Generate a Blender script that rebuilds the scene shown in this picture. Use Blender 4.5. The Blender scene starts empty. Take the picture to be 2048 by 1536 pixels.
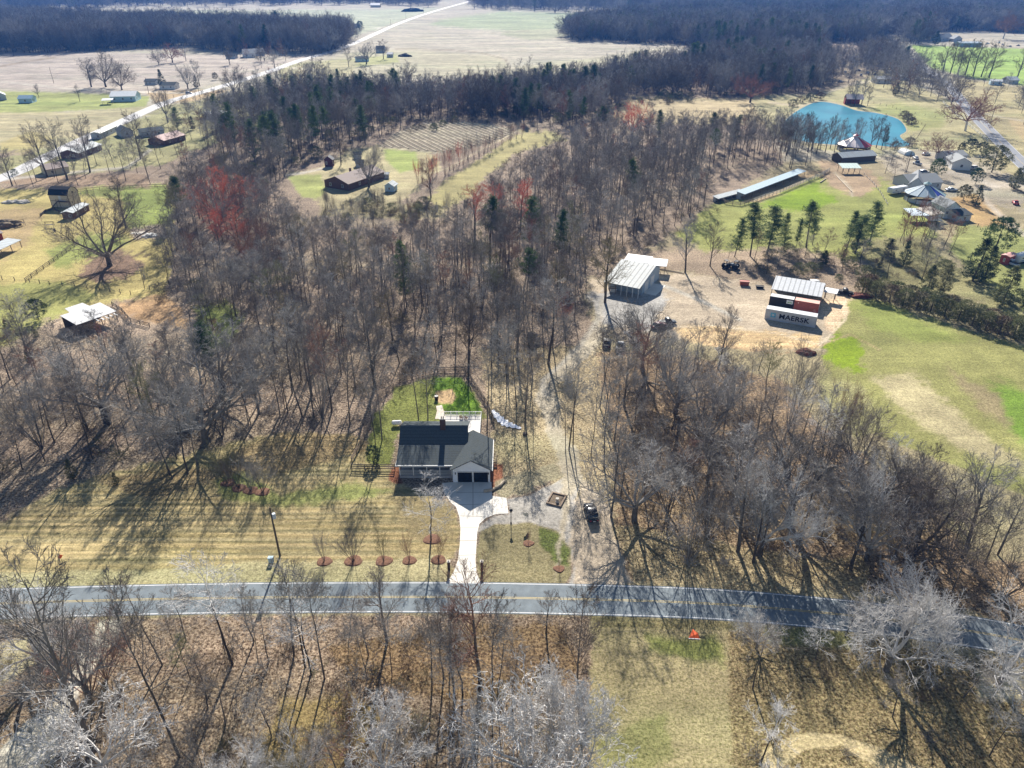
import bpy, bmesh, math, random
import numpy as np
from mathutils import Vector, Matrix, Euler

R = math.radians
scene = bpy.context.scene
COL = scene.collection
# ---------------------------------------------------------------- camera, sky, sun, exposure
CAM_H, F, TH = 77.0, 1441.0, R(29.88)
cam_d = bpy.data.cameras.new('camera'); cam = bpy.data.objects.new('camera', cam_d); COL.objects.link(cam)
cam_d.sensor_width = 36; cam_d.lens = 36 * F / 2048; cam_d.clip_start = 1; cam_d.clip_end = 30000
cam.location = (0, 0, CAM_H); cam.rotation_euler = (math.pi / 2 - TH, 0, 0)
scene.camera = cam
SUN_EL, SUN_AZ = R(33), R(-1)          # sun stands ahead of the camera (+Y)
world = bpy.data.worlds.new('World'); scene.world = world; world.use_nodes = True
nt = world.node_tree; bg = nt.nodes['Background']
sky = nt.nodes.new('ShaderNodeTexSky'); sky.sky_type = 'NISHITA'; sky.sun_disc = False
sky.sun_elevation = SUN_EL; sky.sun_rotation = SUN_AZ
sky.air_density = 1.2; sky.dust_density = 0.3; sky.ozone_density = 2.0
nt.links.new(sky.outputs[0], bg.inputs[0]); bg.inputs[1].default_value = 0.05
sd = bpy.data.lights.new('sun', 'SUN'); sun = bpy.data.objects.new('sun', sd); COL.objects.link(sun)
sd.energy = 5.0; sd.angle = R(0.5); sd.color = (1.0, 0.94, 0.85)
sun.rotation_euler = (R(90) - SUN_EL, 0, math.pi - SUN_AZ)
sun.rotation_euler = Vector((math.sin(SUN_AZ) * math.cos(SUN_EL), math.cos(SUN_AZ) * math.cos(SUN_EL), math.sin(SUN_EL))).to_track_quat('Z', 'Y').to_euler()
scene.view_settings.view_transform = 'Standard'; scene.view_settings.look = 'None'
scene.view_settings.exposure = 1.17; scene.view_settings.gamma = 1

CT, ST = math.cos(TH), math.sin(TH)
def at(px, py, h=0.0):
    """photo pixel -> point of the place at height h"""
    dx = (px - 1024) / F; dy = (py - 768) / F
    d = (dx, CT - dy * ST, -ST - dy * CT)
    t = (h - CAM_H) / d[2]
    return Vector((d[0] * t, d[1] * t, h))
def proj(x, y, z=0.0):
    zz = y * CT + (CAM_H - z) * ST
    return 1024 + F * x / zz, 768 + F * ((CAM_H - z) * CT - y * ST) / zz
def height_for(base, ty):
    p = at(*base); dy = (ty - 768) / F
    return CAM_H - p.y * (ST + dy * CT) / (CT - dy * ST)

# ---------------------------------------------------------------- materials
def new_mat(name):
    m = bpy.data.materials.new(name); m.use_nodes = True
    return m, m.node_tree, m.node_tree.nodes['Principled BSDF']
def N(t, kind, **kw):
    n = t.nodes.new(kind)
    for k, v in kw.items():
        if hasattr(n, k): setattr(n, k, v)
    return n
def mixc(t, a, b, fac, mode='MIX'):
    n = t.nodes.new('ShaderNodeMix'); n.data_type = 'RGBA'; n.blend_type = mode
    for s, v in ((0, fac), (6, a), (7, b)):
        if hasattr(v, 'is_linked') or hasattr(v, 'links'): t.links.new(v, n.inputs[s])
        elif s == 0: n.inputs[0].default_value = v
        else: n.inputs[s].default_value = (*v[:3], 1)
    return n.outputs[2]
def mapr(t, v, a, b, c, d):
    n = t.nodes.new('ShaderNodeMapRange'); t.links.new(v, n.inputs[0])
    for i, x in zip((1, 2, 3, 4), (a, b, c, d)): n.inputs[i].default_value = x
    return n.outputs[0]
def noise(t, co, scale, detail=3, rough=0.6):
    n = t.nodes.new('ShaderNodeTexNoise'); n.inputs['Scale'].default_value = scale
    n.inputs['Detail'].default_value = detail; n.inputs['Roughness'].default_value = rough
    t.links.new(co, n.inputs['Vector']); return n.outputs[0]
MATS = {}
def mat(name, col, rough=0.8, metal=0.0, var=0.15, scale=1.5, stripes=None, spec=0.3, bump=0.0, dirt=None):
    if name in MATS: return MATS[name]
    m, t, b = new_mat(name)
    co = N(t, 'ShaderNodeTexCoord').outputs['Object']
    n1 = noise(t, co, scale, 4, 0.65)
    f = mapr(t, n1, 0.3, 0.7, 1 - var, 1 + var)
    c = mixc(t, (col[0], col[1], col[2]), f, 1.0, 'MULTIPLY')
    if dirt:
        n2 = noise(t, co, scale * 0.5, 5, 0.7)
        c = mixc(t, c, dirt, mapr(t, n2, 0.5, 0.72, 0, 0.8))
    if stripes:
        axis, sc, amt = stripes
        sp = N(t, 'ShaderNodeSeparateXYZ'); t.links.new(co, sp.inputs[0])
        mt = N(t, 'ShaderNodeMath', operation='SINE'); mu = N(t, 'ShaderNodeMath', operation='MULTIPLY')
        t.links.new(sp.outputs['XYZ'.index(axis)], mu.inputs[0]); mu.inputs[1].default_value = sc; t.links.new(mu.outputs[0], mt.inputs[0])
        c = mixc(t, c, mapr(t, mt.outputs[0], 0.55, 0.95, 1, 1 - amt), 1.0, 'MULTIPLY')
    t.links.new(c, b.inputs['Base Color'])
    b.inputs['Roughness'].default_value = rough; b.inputs['Metallic'].default_value = metal
    b.inputs['Specular IOR Level'].default_value = spec
    if bump:
        bp = N(t, 'ShaderNodeBump'); bp.inputs['Strength'].default_value = bump; t.links.new(n1, bp.inputs['Height'])
        t.links.new(bp.outputs[0], b.inputs['Normal'])
    MATS[name] = m
    return m
def ramp_mat(name, stops, rough=0.9, var=0.25, scale=0.6, trans=0.0):
    """colour picked per copy (Object Info random) and mottled by a world-size noise"""
    m, t, b = new_mat(name)
    oi = N(t, 'ShaderNodeObjectInfo'); cr = N(t, 'ShaderNodeValToRGB'); cr.color_ramp.interpolation = 'LINEAR'
    e = cr.color_ramp.elements
    while len(e) < len(stops): e.new(0.5)
    for i, (p, c) in enumerate(stops): e[i].position = p; e[i].color = (*c, 1)
    t.links.new(oi.outputs['Random'], cr.inputs[0])
    co = N(t, 'ShaderNodeTexCoord').outputs['Object']
    f = mapr(t, noise(t, co, scale, 2), 0.3, 0.7, 1 - var, 1 + var)
    c = mixc(t, cr.outputs[0], f, 1.0, 'MULTIPLY')
    t.links.new(c, b.inputs['Base Color']); b.inputs['Roughness'].default_value = rough
    b.inputs['Specular IOR Level'].default_value = 0.2
    if trans:
        tr = N(t, 'ShaderNodeBsdfTranslucent'); t.links.new(c, tr.inputs[0])
        mx = N(t, 'ShaderNodeMixShader'); mx.inputs[0].default_value = trans
        t.links.new(b.outputs[0], mx.inputs[1]); t.links.new(tr.outputs[0], mx.inputs[2])
        t.links.new(mx.outputs[0], t.nodes['Material Output'].inputs[0])
    MATS[name] = m
    return m

# ---------------------------------------------------------------- mesh helpers
class MB:
    def __init__(s): s.v = []; s.f = []
    def add(s, vs, fs):
        o = len(s.v); s.v += [tuple(v) for v in vs]; s.f += [tuple(i + o for i in f) for f in fs]; return s
    def box(s, x0, x1, y0, y1, z0, z1):
        return s.add([(x0, y0, z0), (x1, y0, z0), (x1, y1, z0), (x0, y1, z0), (x0, y0, z1), (x1, y0, z1), (x1, y1, z1), (x0, y1, z1)],
                     [(3, 2, 1, 0), (4, 5, 6, 7), (0, 1, 5, 4), (1, 2, 6, 5), (2, 3, 7, 6), (3, 0, 4, 7)])
    def hexa(s, lo, hi):
        n = len(lo)
        return s.add(list(lo) + list(hi), [tuple(range(n))[::-1], tuple(range(n, 2 * n))] + [(i, (i + 1) % n, n + (i + 1) % n, n + i) for i in range(n)])
    def slab(s, pts, th):
        """a thick sheet from a planar outline, thickened downwards"""
        return s.hexa([(p[0], p[1], p[2] - th) for p in pts], pts)
    def tube(s, path, rads, n=6):
        rings = []
        for i, p in enumerate(path):
            p = Vector(p)
            a = Vector(path[max(0, i - 1)]); b = Vector(path[min(len(path) - 1, i + 1)])
            d = (b - a).normalized() if (b - a).length > 1e-6 else Vector((0, 0, 1))
            u = d.orthogonal().normalized(); w = d.cross(u)
            rings.append([tuple(p + (u * math.cos(k * 2 * math.pi / n) + w * math.sin(k * 2 * math.pi / n)) * rads[i]) for k in range(n)])
        vs = [q for r in rings for q in r]; fs = []
        for i in range(len(path) - 1):
            for k in range(n):
                a = i * n + k; b = i * n + (k + 1) % n
                fs.append((a, b, b + n, a + n))
        fs.append(tuple(range(n))[::-1]); fs.append(tuple(range(len(vs) - n, len(vs))))
        return s.add(vs, fs)
    def cone(s, c, r0, r1, z0, z1, n=12):
        return s.tube([(c[0], c[1], z0), (c[0], c[1], z1)], [r0, r1], n)
    def mesh(s, name, m=None):
        me = bpy.data.meshes.new(name); me.from_pydata(s.v, [], s.f); me.update()
        if m: me.materials.append(m)
        return me
    def build(s, name, m, parent=None, smooth=False, bevel=0):
        me = s.mesh(name, m)
        o = bpy.data.objects.new(name, me); COL.objects.link(o)
        if bevel:
            md = o.modifiers.new('b', 'BEVEL'); md.width = bevel; md.segments = 2; md.limit_method = 'ANGLE'
        if smooth: me.polygons.foreach_set('use_smooth', [True] * len(me.polygons))
        if parent: o.parent = parent
        return o
def tag(o, label=None, cat=None, group=None, kind=None):
    if label: o['label'] = label
    if cat: o['category'] = cat
    if group: o['group'] = group
    if kind: o['kind'] = kind
    return o
def empty(name, loc, rz=0, label=None, cat=None, group=None, scale=1):
    o = bpy.data.objects.new(name, None); COL.objects.link(o)
    o.location = loc; o.rotation_euler = (0, 0, rz); o.scale = (scale,) * 3
    o.empty_display_size = 0.5
    return tag(o, label, cat, group)
def link(name, me, parent=None, loc=(0, 0, 0), rot=(0, 0, 0), scale=(1, 1, 1)):
    o = bpy.data.objects.new(name, me); COL.objects.link(o)
    o.location = loc; o.rotation_euler = rot; o.scale = scale
    if parent: o.parent = parent
    return o

# ---------------------------------------------------------------- polygons in the plan, noise
def inside(poly, u, v):
    res = np.zeros(u.shape, bool); n = len(poly)
    for i in range(n):
        x0, y0 = poly[i]; x1, y1 = poly[(i + 1) % n]
        if y0 == y1: continue
        c = ((y0 > v) != (y1 > v)) & (u < (x1 - x0) * (v - y0) / (y1 - y0) + x0)
        res ^= c
    return res
def edge_dist(poly, u, v, closed=True):
    d = np.full(u.shape, 1e9); n = len(poly)
    for i in range(n if closed else n - 1):
        x0, y0 = poly[i]; x1, y1 = poly[(i + 1) % n]
        dx, dy = x1 - x0, y1 - y0; L = dx * dx + dy * dy + 1e-9
        t = np.clip(((u - x0) * dx + (v - y0) * dy) / L, 0, 1)
        d = np.minimum(d, np.hypot(u - x0 - t * dx, v - y0 - t * dy))
    return d
def vnoise(x, y, seed=0):
    xi = np.floor(x).astype(np.int64); yi = np.floor(y).astype(np.int64); xf = x - xi; yf = y - yi
    xf = xf * xf * (3 - 2 * xf); yf = yf * yf * (3 - 2 * yf)
    def h(a, b):
        n = (a * 374761393 + b * 668265263 + seed * 1442695) & 0x7fffffff
        n = ((n ^ (n >> 13)) * 1274126177) & 0x7fffffff
        return ((n ^ (n >> 16)) & 0xffff) / 65535.0
    return (h(xi, yi) * (1 - xf) + h(xi + 1, yi) * xf) * (1 - yf) + (h(xi, yi + 1) * (1 - xf) + h(xi + 1, yi + 1) * xf) * yf
def fbm(x, y, seed=0):
    return (vnoise(x, y, seed) * 0.5 + vnoise(x * 2.1, y * 2.1, seed + 1) * 0.3 + vnoise(x * 4.3, y * 4.3, seed + 2) * 0.2) * 2 - 1
# ---------------------------------------------------------------- ground sheet
LEAF = (0.335, 0.265, 0.20); STRAW = (0.46, 0.375, 0.235); DRY = (0.30, 0.255, 0.125); OLIVE = (0.20, 0.20, 0.07)
GREEN = (0.18, 0.21, 0.04); BRIGHT = (0.16, 0.24, 0.02); GRAVEL = (0.36, 0.345, 0.32); DIRT = (0.46, 0.36, 0.25)
PALE = (0.35, 0.315, 0.245); FGREEN = (0.26, 0.29, 0.17); RUST = (0.34, 0.255, 0.185); TAN = (0.44, 0.33, 0.19); YEL = (0.40, 0.33, 0.135)
PLOW = (0.20, 0.165, 0.115)
# colour, leaf speckle, stripes, tufts
ZONES = [  # (outline in the photo's plan, colour, (speckle, stripe, tuft), edge softness, ragged edge)
 # far country
 ([(-700,420),(-700,-58),(2900,-58),(2900,300),(1100,330)], PALE, (.2,0,.1), 10, 3),
 ([(-700,80),(-700,30),(40,42),(300,36),(700,30),(760,60),(700,62),(450,45),(200,35)], FGREEN, (.1,0,.2), 6, 3),
 ([(20,25),(250,22),(560,20),(800,18),(880,15),(700,75),(600,62),(400,48),(150,45),(30,40)], (0.33,0.34,0.24), (.1,.0,.2), 6, 3),
 ([(880,40),(1000,22),(1250,28),(1240,60),(1060,62),(940,58),(860,50)], FGREEN, (.1,0,.2), 8, 3),
 ([(1010,62),(1140,58),(1150,72),(1060,80),(1000,70)], (0.28,0.28,0.18), (.1,0,.2), 6, 3),
 ([(-700,100),(0,108),(110,98),(320,108),(480,108),(560,112),(640,110),(590,130),(520,148),(400,175),(300,188),(0,176),(-700,160)], (0.37,0.32,0.27), (.3,.0,.1), 5, 3),
 ([(700,105),(820,98),(1000,112),(1020,135),(1100,125),(1330,96),(1150,150),(600,160),(620,130)], (0.35,0.32,0.22), (.2,.0,.2), 8, 3),
 ([(560,128),(700,118),(790,108),(800,125),(640,140),(560,150)], (0.30,0.30,0.13), (.1,0,.2), 4, 2),
 ([(-700,182),(0,182),(140,186),(300,192),(290,215),(130,222),(0,240),(-700,240)], (0.27,0.29,0.10), (.2,0,.2), 4, 2),
 ([(-700,235),(130,224),(300,212),(330,210),(200,262),(90,315),(0,340),(-700,400)], (0.33,0.30,0.19), (.2,.6,.1), 5, 2),
 ([(0,285),(60,262),(110,275),(60,310),(0,325)], (0.35,0.30,0.14), (.1,.3,.1), 8, 2),
 ([(290,182),(400,180),(460,180),(380,205),(310,205)], TAN, (.3,0,.1), 6, 2),
 ([(560,140),(600,125),(720,120),(700,150),(560,165)], (0.33,0.30,0.17), (.2,0,.2), 8, 3),
 # woodland floor
 ([(-700,320),(200,300),(560,170),(1000,175),(1250,170),(1560,180),(1560,330),(1440,400),(1320,480),(1180,560),(1180,1170),(-700,1190)], LEAF, (1,0,.3), 16, 8),
 ([(1150,55),(1300,82),(1480,102),(1330,135),(1250,165),(1200,200),(1560,215),(1760,190),(1780,80),(1400,45)], LEAF, (1,0,.3), 8, 4),
 ([(1600,120),(1780,120),(1760,170),(1620,180)], (0.33,0.27,0.19), (1,0,.3), 8, 4),
 # upper left yards along the side road
 ([(0,320),(150,285),(330,215),(450,190),(540,180),(560,230),(440,280),(330,330),(150,350),(0,370)], (0.32,0.30,0.15), (.5,0,.3), 8, 5),
 # left pasture
 ([(-700,385),(0,380),(170,375),(330,368),(350,400),(345,470),(345,545),(330,590),(240,600),(100,640),(0,690),(-700,800)], YEL, (.25,0,.4), 6, 4),
 ([(-700,420),(90,415),(60,480),(0,520),(-700,540)], (0.36,0.27,0.14), (.2,0,.3), 14, 6),
 ([(130,385),(200,372),(330,368),(345,390),(340,450),(270,455),(260,400)], (0.25,0.27,0.085), (.3,0,.6), 8, 4),
 ([(240,380),(330,372),(340,450),(255,455)], (0.22,0.26,0.07), (.3,0,.7), 10, 4),
 ([(-100,575),(120,560),(200,590),(170,610),(0,690),(-100,720)], (0.30,0.29,0.10), (.2,0,.4), 14, 6),
 ([(80,500),(170,470),(260,470),(250,500),(120,540)], (0.24,0.26,0.08), (.2,0,.5), 16, 6),
 ([(180,520),(245,500),(290,530),(260,560),(190,565),(155,550)], (0.25,0.17,0.12), (.7,0,.3), 8, 5),
 ([(262,455),(325,452),(330,475),(270,478)], (0.36,0.30,0.24), (.7,0,.2), 6, 4),
 ([(235,605),(330,585),(380,640),(380,680),(300,690),(240,650)], (0.40,0.26,0.14), (.4,0,.3), 10, 6),
 ([(80,640),(250,630),(380,660),(500,700),(480,760),(300,740),(100,720)], (0.42,0.33,0.25), (.8,0,.2), 16, 8),
 ([(390,610),(460,600),(490,640),(460,700),(400,690)], (0.18,0.21,0.06), (.5,0,.5), 12, 6),
 ([(300,375),(0,368),(0,352),(300,350)], (0.30,0.22,0.15), (.7,0,.2), 6, 4),
 # brick house clearing, meadow, plot of vines
 ([(570,345),(640,335),(700,300),(760,290),(860,300),(880,330),(830,390),(780,410),(640,400),(600,390)], (0.38,0.33,0.19), (.3,0,.2), 6, 4),
 ([(575,352),(640,348),(652,380),(640,398),(600,392)], (0.28,0.30,0.10), (.2,0,.4), 6, 3),
 ([(770,298),(830,302),(840,335),(800,345),(770,320)], (0.27,0.31,0.09), (.2,0,.3), 6, 3),
 ([(755,295),(800,262),(860,243),(940,243),(1030,258),(1030,270),(985,285),(900,308),(840,303)], PLOW, (.4,0,.1), 3, 1),
 ([(850,395),(935,330),(1040,262),(1110,262),(1130,280),(1030,310),(980,350),(930,400),(880,420)], (0.33,0.29,0.13), (.2,0,.4), 8, 4),
 ([(630,395),(760,400),(900,415),(890,440),(640,430)], (0.30,0.26,0.15), (.6,0,.4), 10, 5),
 ([(1200,215),(1260,195),(1480,195),(1560,200),(1620,205),(1560,245),(1400,250),(1230,240)], (0.42,0.34,0.20), (.4,0,.4), 8, 5),
 # pond surroundings, right pastures
 ([(1500,190),(1620,190),(1700,170),(1760,140),(1900,200),(2000,300),(1900,330),(1780,310),(1640,300),(1540,270)], (0.37,0.33,0.18), (.3,0,.4), 10, 4),
 ([(1735,215),(1800,205),(1900,225),(1880,260),(1820,262),(1760,235)], (0.28,0.28,0.11), (.2,0,.3), 12, 4),
 ([(1820,90),(2900,125),(2900,220),(2048,172),(1940,155),(1860,135)], (0.24,0.34,0.08), (.1,.3,.1), 3, 1),
 ([(1790,88),(1900,82),(2048,96),(2900,130),(2048,92),(1850,70)], (0.44,0.38,0.28), (.3,0,.1), 5, 3),
 ([(1900,150),(2048,175),(2900,240),(2900,420),(2048,420),(1990,290)], (0.36,0.31,0.17), (.4,0,.3), 8, 4),
 ([(2020,240),(2200,260),(2200,330),(2060,300)], (0.40,0.31,0.17), (.2,0,.3), 8, 4),
 ([(1440,400),(1520,390),(1640,335),(1700,330),(1790,370),(1850,420),(1880,470),(1700,520),(1560,500),(1420,510),(1350,470)], (0.28,0.29,0.09), (.3,0,.6), 10, 5),
 ([(1520,412),(1560,392),(1640,360),(1640,380),(1680,400),(1630,425),(1570,420)], (0.19,0.27,0.02), (.1,0,.4), 8, 5),
 ([(1470,396),(1610,338),(1650,342),(1520,405)], TAN, (.5,0,.2), 4, 3),
 ([(1640,320),(1740,340),(1760,370),(1720,395),(1660,375),(1640,345)], (0.38,0.28,0.18), (.5,0,.2), 8, 5),
 ([(1760,300),(1900,300),(2048,360),(2048,420),(1960,400),(1850,390),(1780,350)], (0.38,0.33,0.25), (.5,0,.2), 8, 5),
 ([(1900,395),(1960,385),(2000,420),(2020,450),(1960,455),(1925,430)], (0.42,0.28,0.13), (.2,0,.3), 5, 3),
 ([(1920,450),(2048,460),(2900,560),(2900,640),(2048,620),(1960,560),(1900,500)], (0.27,0.28,0.10), (.3,0,.5), 8, 4),
 ([(1180,500),(1420,500),(1560,495),(1720,520),(1740,580),(1640,590),(1480,560),(1330,540),(1200,560)], (0.36,0.28,0.20), (.7,0,.2), 10, 6),
 ([(1700,480),(1850,470),(1920,540),(2048,600),(2048,640),(1900,590),(1760,560)], (0.27,0.25,0.12), (.6,0,.4), 10, 6),
 # yard with the container stack
 ([(1180,560),(1240,550),(1330,545),(1480,560),(1560,575),(1650,575),(1700,590),(1690,640),(1640,700),(1500,700),(1400,680),(1330,670),(1250,690),(1200,650)], (0.43,0.355,0.26), (.3,0,.1), 7, 5),
 ([(1330,655),(1400,648),(1480,655),(1560,665),(1640,670),(1640,695),(1500,700),(1400,690)], (0.55,0.41,0.23), (.4,.2,.1), 6, 4),
 ([(1180,590),(1300,560),(1340,600),(1290,660),(1210,650)], GRAVEL, (.2,0,.1), 12, 6),
 ([(1640,600),(1700,590),(1715,660),(1680,680),(1650,660)], (0.58,0.45,0.31), (.4,.4,.1), 6, 5),
 # big green field on the right
 ([(1660,680),(1700,610),(1720,590),(1900,650),(2048,690),(2900,860),(2900,1200),(2048,990),(1900,930),(1760,870),(1690,800),(1640,720)], (0.265,0.255,0.095), (.2,0,.7), 6, 5),
 ([(1650,690),(1670,665),(1720,680),(1720,745),(1680,735),(1645,715)], (0.20,0.27,0.02), (.1,0,.4), 9, 8),
 ([(1700,600),(1760,610),(1950,680),(1860,690),(1750,660)], (0.23,0.25,0.07), (.1,0,.6), 22, 8),
 ([(1740,760),(1830,745),(1960,860),(2100,960),(1980,930),(1850,860)], (0.42,0.36,0.21), (.2,0,.6), 22, 8),
 ([(1890,735),(2100,850),(2100,900),(1960,820)], (0.27,0.22,0.12), (.3,0,.6), 20, 8),
 ([(1980,760),(2300,860),(2300,990),(2040,880)], (0.17,0.26,0.04), (.2,0,.6), 22, 8),
 ([(1640,740),(1720,770),(1780,850),(1720,880),(1640,800)], (0.31,0.29,0.14), (.4,0,.6), 14, 6),
 # strip beside the lane
 ([(960,700),(1230,690),(1240,900),(1270,1150),(1100,960),(985,965),(985,860)], STRAW, (.8,0,.5), 10, 6),
 ([(1200,700),(1350,700),(1560,760),(1700,900),(1850,1000),(1940,1120),(2900,1200),(2900,1330),(2048,1250),(1900,1215),(1740,1185),(1500,1165),(1250,1165),(1230,1000)], (0.34,0.25,0.16), (1,0,.4), 12, 8),
 ([(1230,1050),(1450,1090),(1740,1120),(1740,1185),(1270,1165)], (0.42,0.34,0.20), (.8,0,.5), 12, 8),
 # front lawn and garden
 ([(-700,1100),(0,1040),(160,960),(420,900),(560,860),(700,870),(760,900),(790,960),(900,1000),(920,1060),(905,1168),(-700,1200)], (0.33,0.28,0.155), (.2,.8,.4), 12, 6),
 ([(420,930),(480,935),(560,990),(700,960),(780,985),(600,1010),(440,1000)], (0.24,0.25,0.09), (.2,.3,.5), 14, 6),
 ([(180,960),(420,930),(560,860),(700,870),(760,900),(620,930),(460,950),(300,1000)], (0.30,0.235,0.13), (.6,.5,.4), 14, 6),
 ([(560,1120),(900,1115),(905,1168),(400,1166),(-700,1190),(-700,1155),(300,1140)], (0.46,0.40,0.23), (.4,0,.5), 6, 5),
 ([(780,985),(900,1005),(905,1080),(840,1080),(800,1050)], (0.32,0.26,0.14), (.3,.2,.5), 10, 5),
 ([(745,830),(800,780),(860,755),(930,755),(975,830),(960,845),(800,850),(780,920),(760,935),(730,920)], (0.20,0.22,0.06), (.6,0,.7), 7, 5),
 ([(870,755),(925,755),(965,820),(950,835),(900,830),(870,800)], (0.12,0.21,0.02), (.2,0,.6), 5, 3),
 ([(875,782),(905,778),(913,795),(905,808),(880,808),(868,796)], (0.43,0.30,0.165), (.3,0,.3), 3, 2),
 ([(965,1050),(1060,1045),(1120,1065),(1143,1100),(1142,1150),(1130,1166),(958,1166),(952,1100)], (0.30,0.26,0.145), (.3,.1,.6), 3, 2),
 ([(1075,1055),(1120,1068),(1140,1100),(1135,1130),(1105,1120),(1080,1085)], (0.15,0.18,0.05), (.6,0,.7), 5, 4),
 ([(945,960),(985,925),(1005,930),(1008,960),(990,982),(980,978)], (0.26,0.11,0.06), (.6,0,.2), 2, 1),
 ([(783,935),(800,930),(805,968),(785,965),(776,958)], (0.26,0.11,0.06), (.6,0,.2), 2, 1),
 # gravel and lane
 ([(952,1068),(962,1048),(985,1032),(1018,1028),(1014,998),(1060,990),(1110,965),(1140,945),(1165,950),(1150,1000),(1175,1060),(1215,1100),(1250,1168),(1138,1168),(1148,1130),(1140,1095),(1115,1062),(1060,1045),(990,1048)], (0.38,0.355,0.315), (.15,0,.1), 3, 2),
 ([(1150,1000),(1165,955),(1215,1010),(1235,1080),(1262,1168),(1150,1168),(1150,1130),(1140,1080)], (0.48,0.40,0.30), (.15,0,.1), 8, 5),
 ([(985,965),(1110,920),(1125,950),(1060,985),(1000,995)], (0.34,0.30,0.20), (.5,0,.5), 5, 4),
 ([(1113,1160),(1125,950),(1105,900),(1090,850),(1070,800),(1080,760),(1110,745),(1115,790),(1120,850),(1150,900),(1165,960),(1140,990)], (0.43,0.375,0.28), (.25,0,.1), 8, 4),
 ([(1090,760),(1150,700),(1190,640),(1220,650),(1190,700),(1120,770)], (0.43,0.375,0.28), (.25,0,.1), 8, 4),
 # south of the road
 ([(-700,1236),(0,1240),(400,1232),(900,1228),(1180,1232),(1190,1300),(1200,1800),(-900,1800)], RUST, (1,0,.3), 8, 5),
 ([(560,1400),(700,1380),(760,1440),(720,1540),(560,1700),(480,1600),(520,1480)], (0.33,0.235,0.11), (.5,0,.5), 22, 10),
 ([(640,1290),(900,1250),(1130,1250),(1170,1340),(1100,1420),(900,1400),(700,1360)], (0.27,0.185,0.105), (1,0,.5), 16, 8),
 ([(-100,1290),(60,1280),(80,1330),(0,1380),(-100,1390)], (0.50,0.43,0.27), (.4,0,.3), 14, 6),
 ([(1190,1240),(1480,1240),(1500,1290),(1480,1400),(1470,1560),(1500,1800),(1170,1800)], (0.36,0.295,0.165), (.2,0,.9), 8, 5),
 ([(1300,1270),(1440,1280),(1460,1330),(1380,1320),(1310,1300)], (0.21,0.22,0.07), (.3,0,.8), 26, 8),
 ([(1200,1480),(1330,1430),(1360,1500),(1290,1560),(1220,1600)], (0.27,0.25,0.11), (.2,0,.9), 26, 8),
 ([(1470,1250),(1700,1270),(2048,1330),(2900,1420),(2900,1800),(1480,1800),(1465,1400)], (0.31,0.24,0.13), (.9,0,.9), 12, 8),
 ([(1530,1250),(1700,1262),(1720,1300),(1540,1290)], (0.20,0.19,0.08), (.5,0,.8), 10, 6),
 ([(1960,1340),(2150,1360),(2150,1420),(1960,1400)], (0.50,0.43,0.28), (.4,0,.4), 14, 6),
 ([(1500,1600),(1530,1500),(1600,1470),(1680,1470),(1760,1500),(1840,1540),(1900,1620),(1820,1620),(1760,1540),(1680,1495),(1610,1500),(1560,1540),(1550,1640)], (0.50,0.40,0.24), (.3,.2,.5), 6, 4),
 ([(1180,1232),(1500,1246),(1480,1262),(1190,1256)], (0.24,0.21,0.11), (.5,.3,.7), 4, 3),
 ([(0,1500),(60,1440),(130,1370),(170,1290),(200,1240),(250,1236),(225,1290),(180,1350),(120,1460),(110,1560),(100,1700),(-60,1700)], (0.52,0.46,0.39), (.2,0,.1), 6, 3),
]
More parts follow.
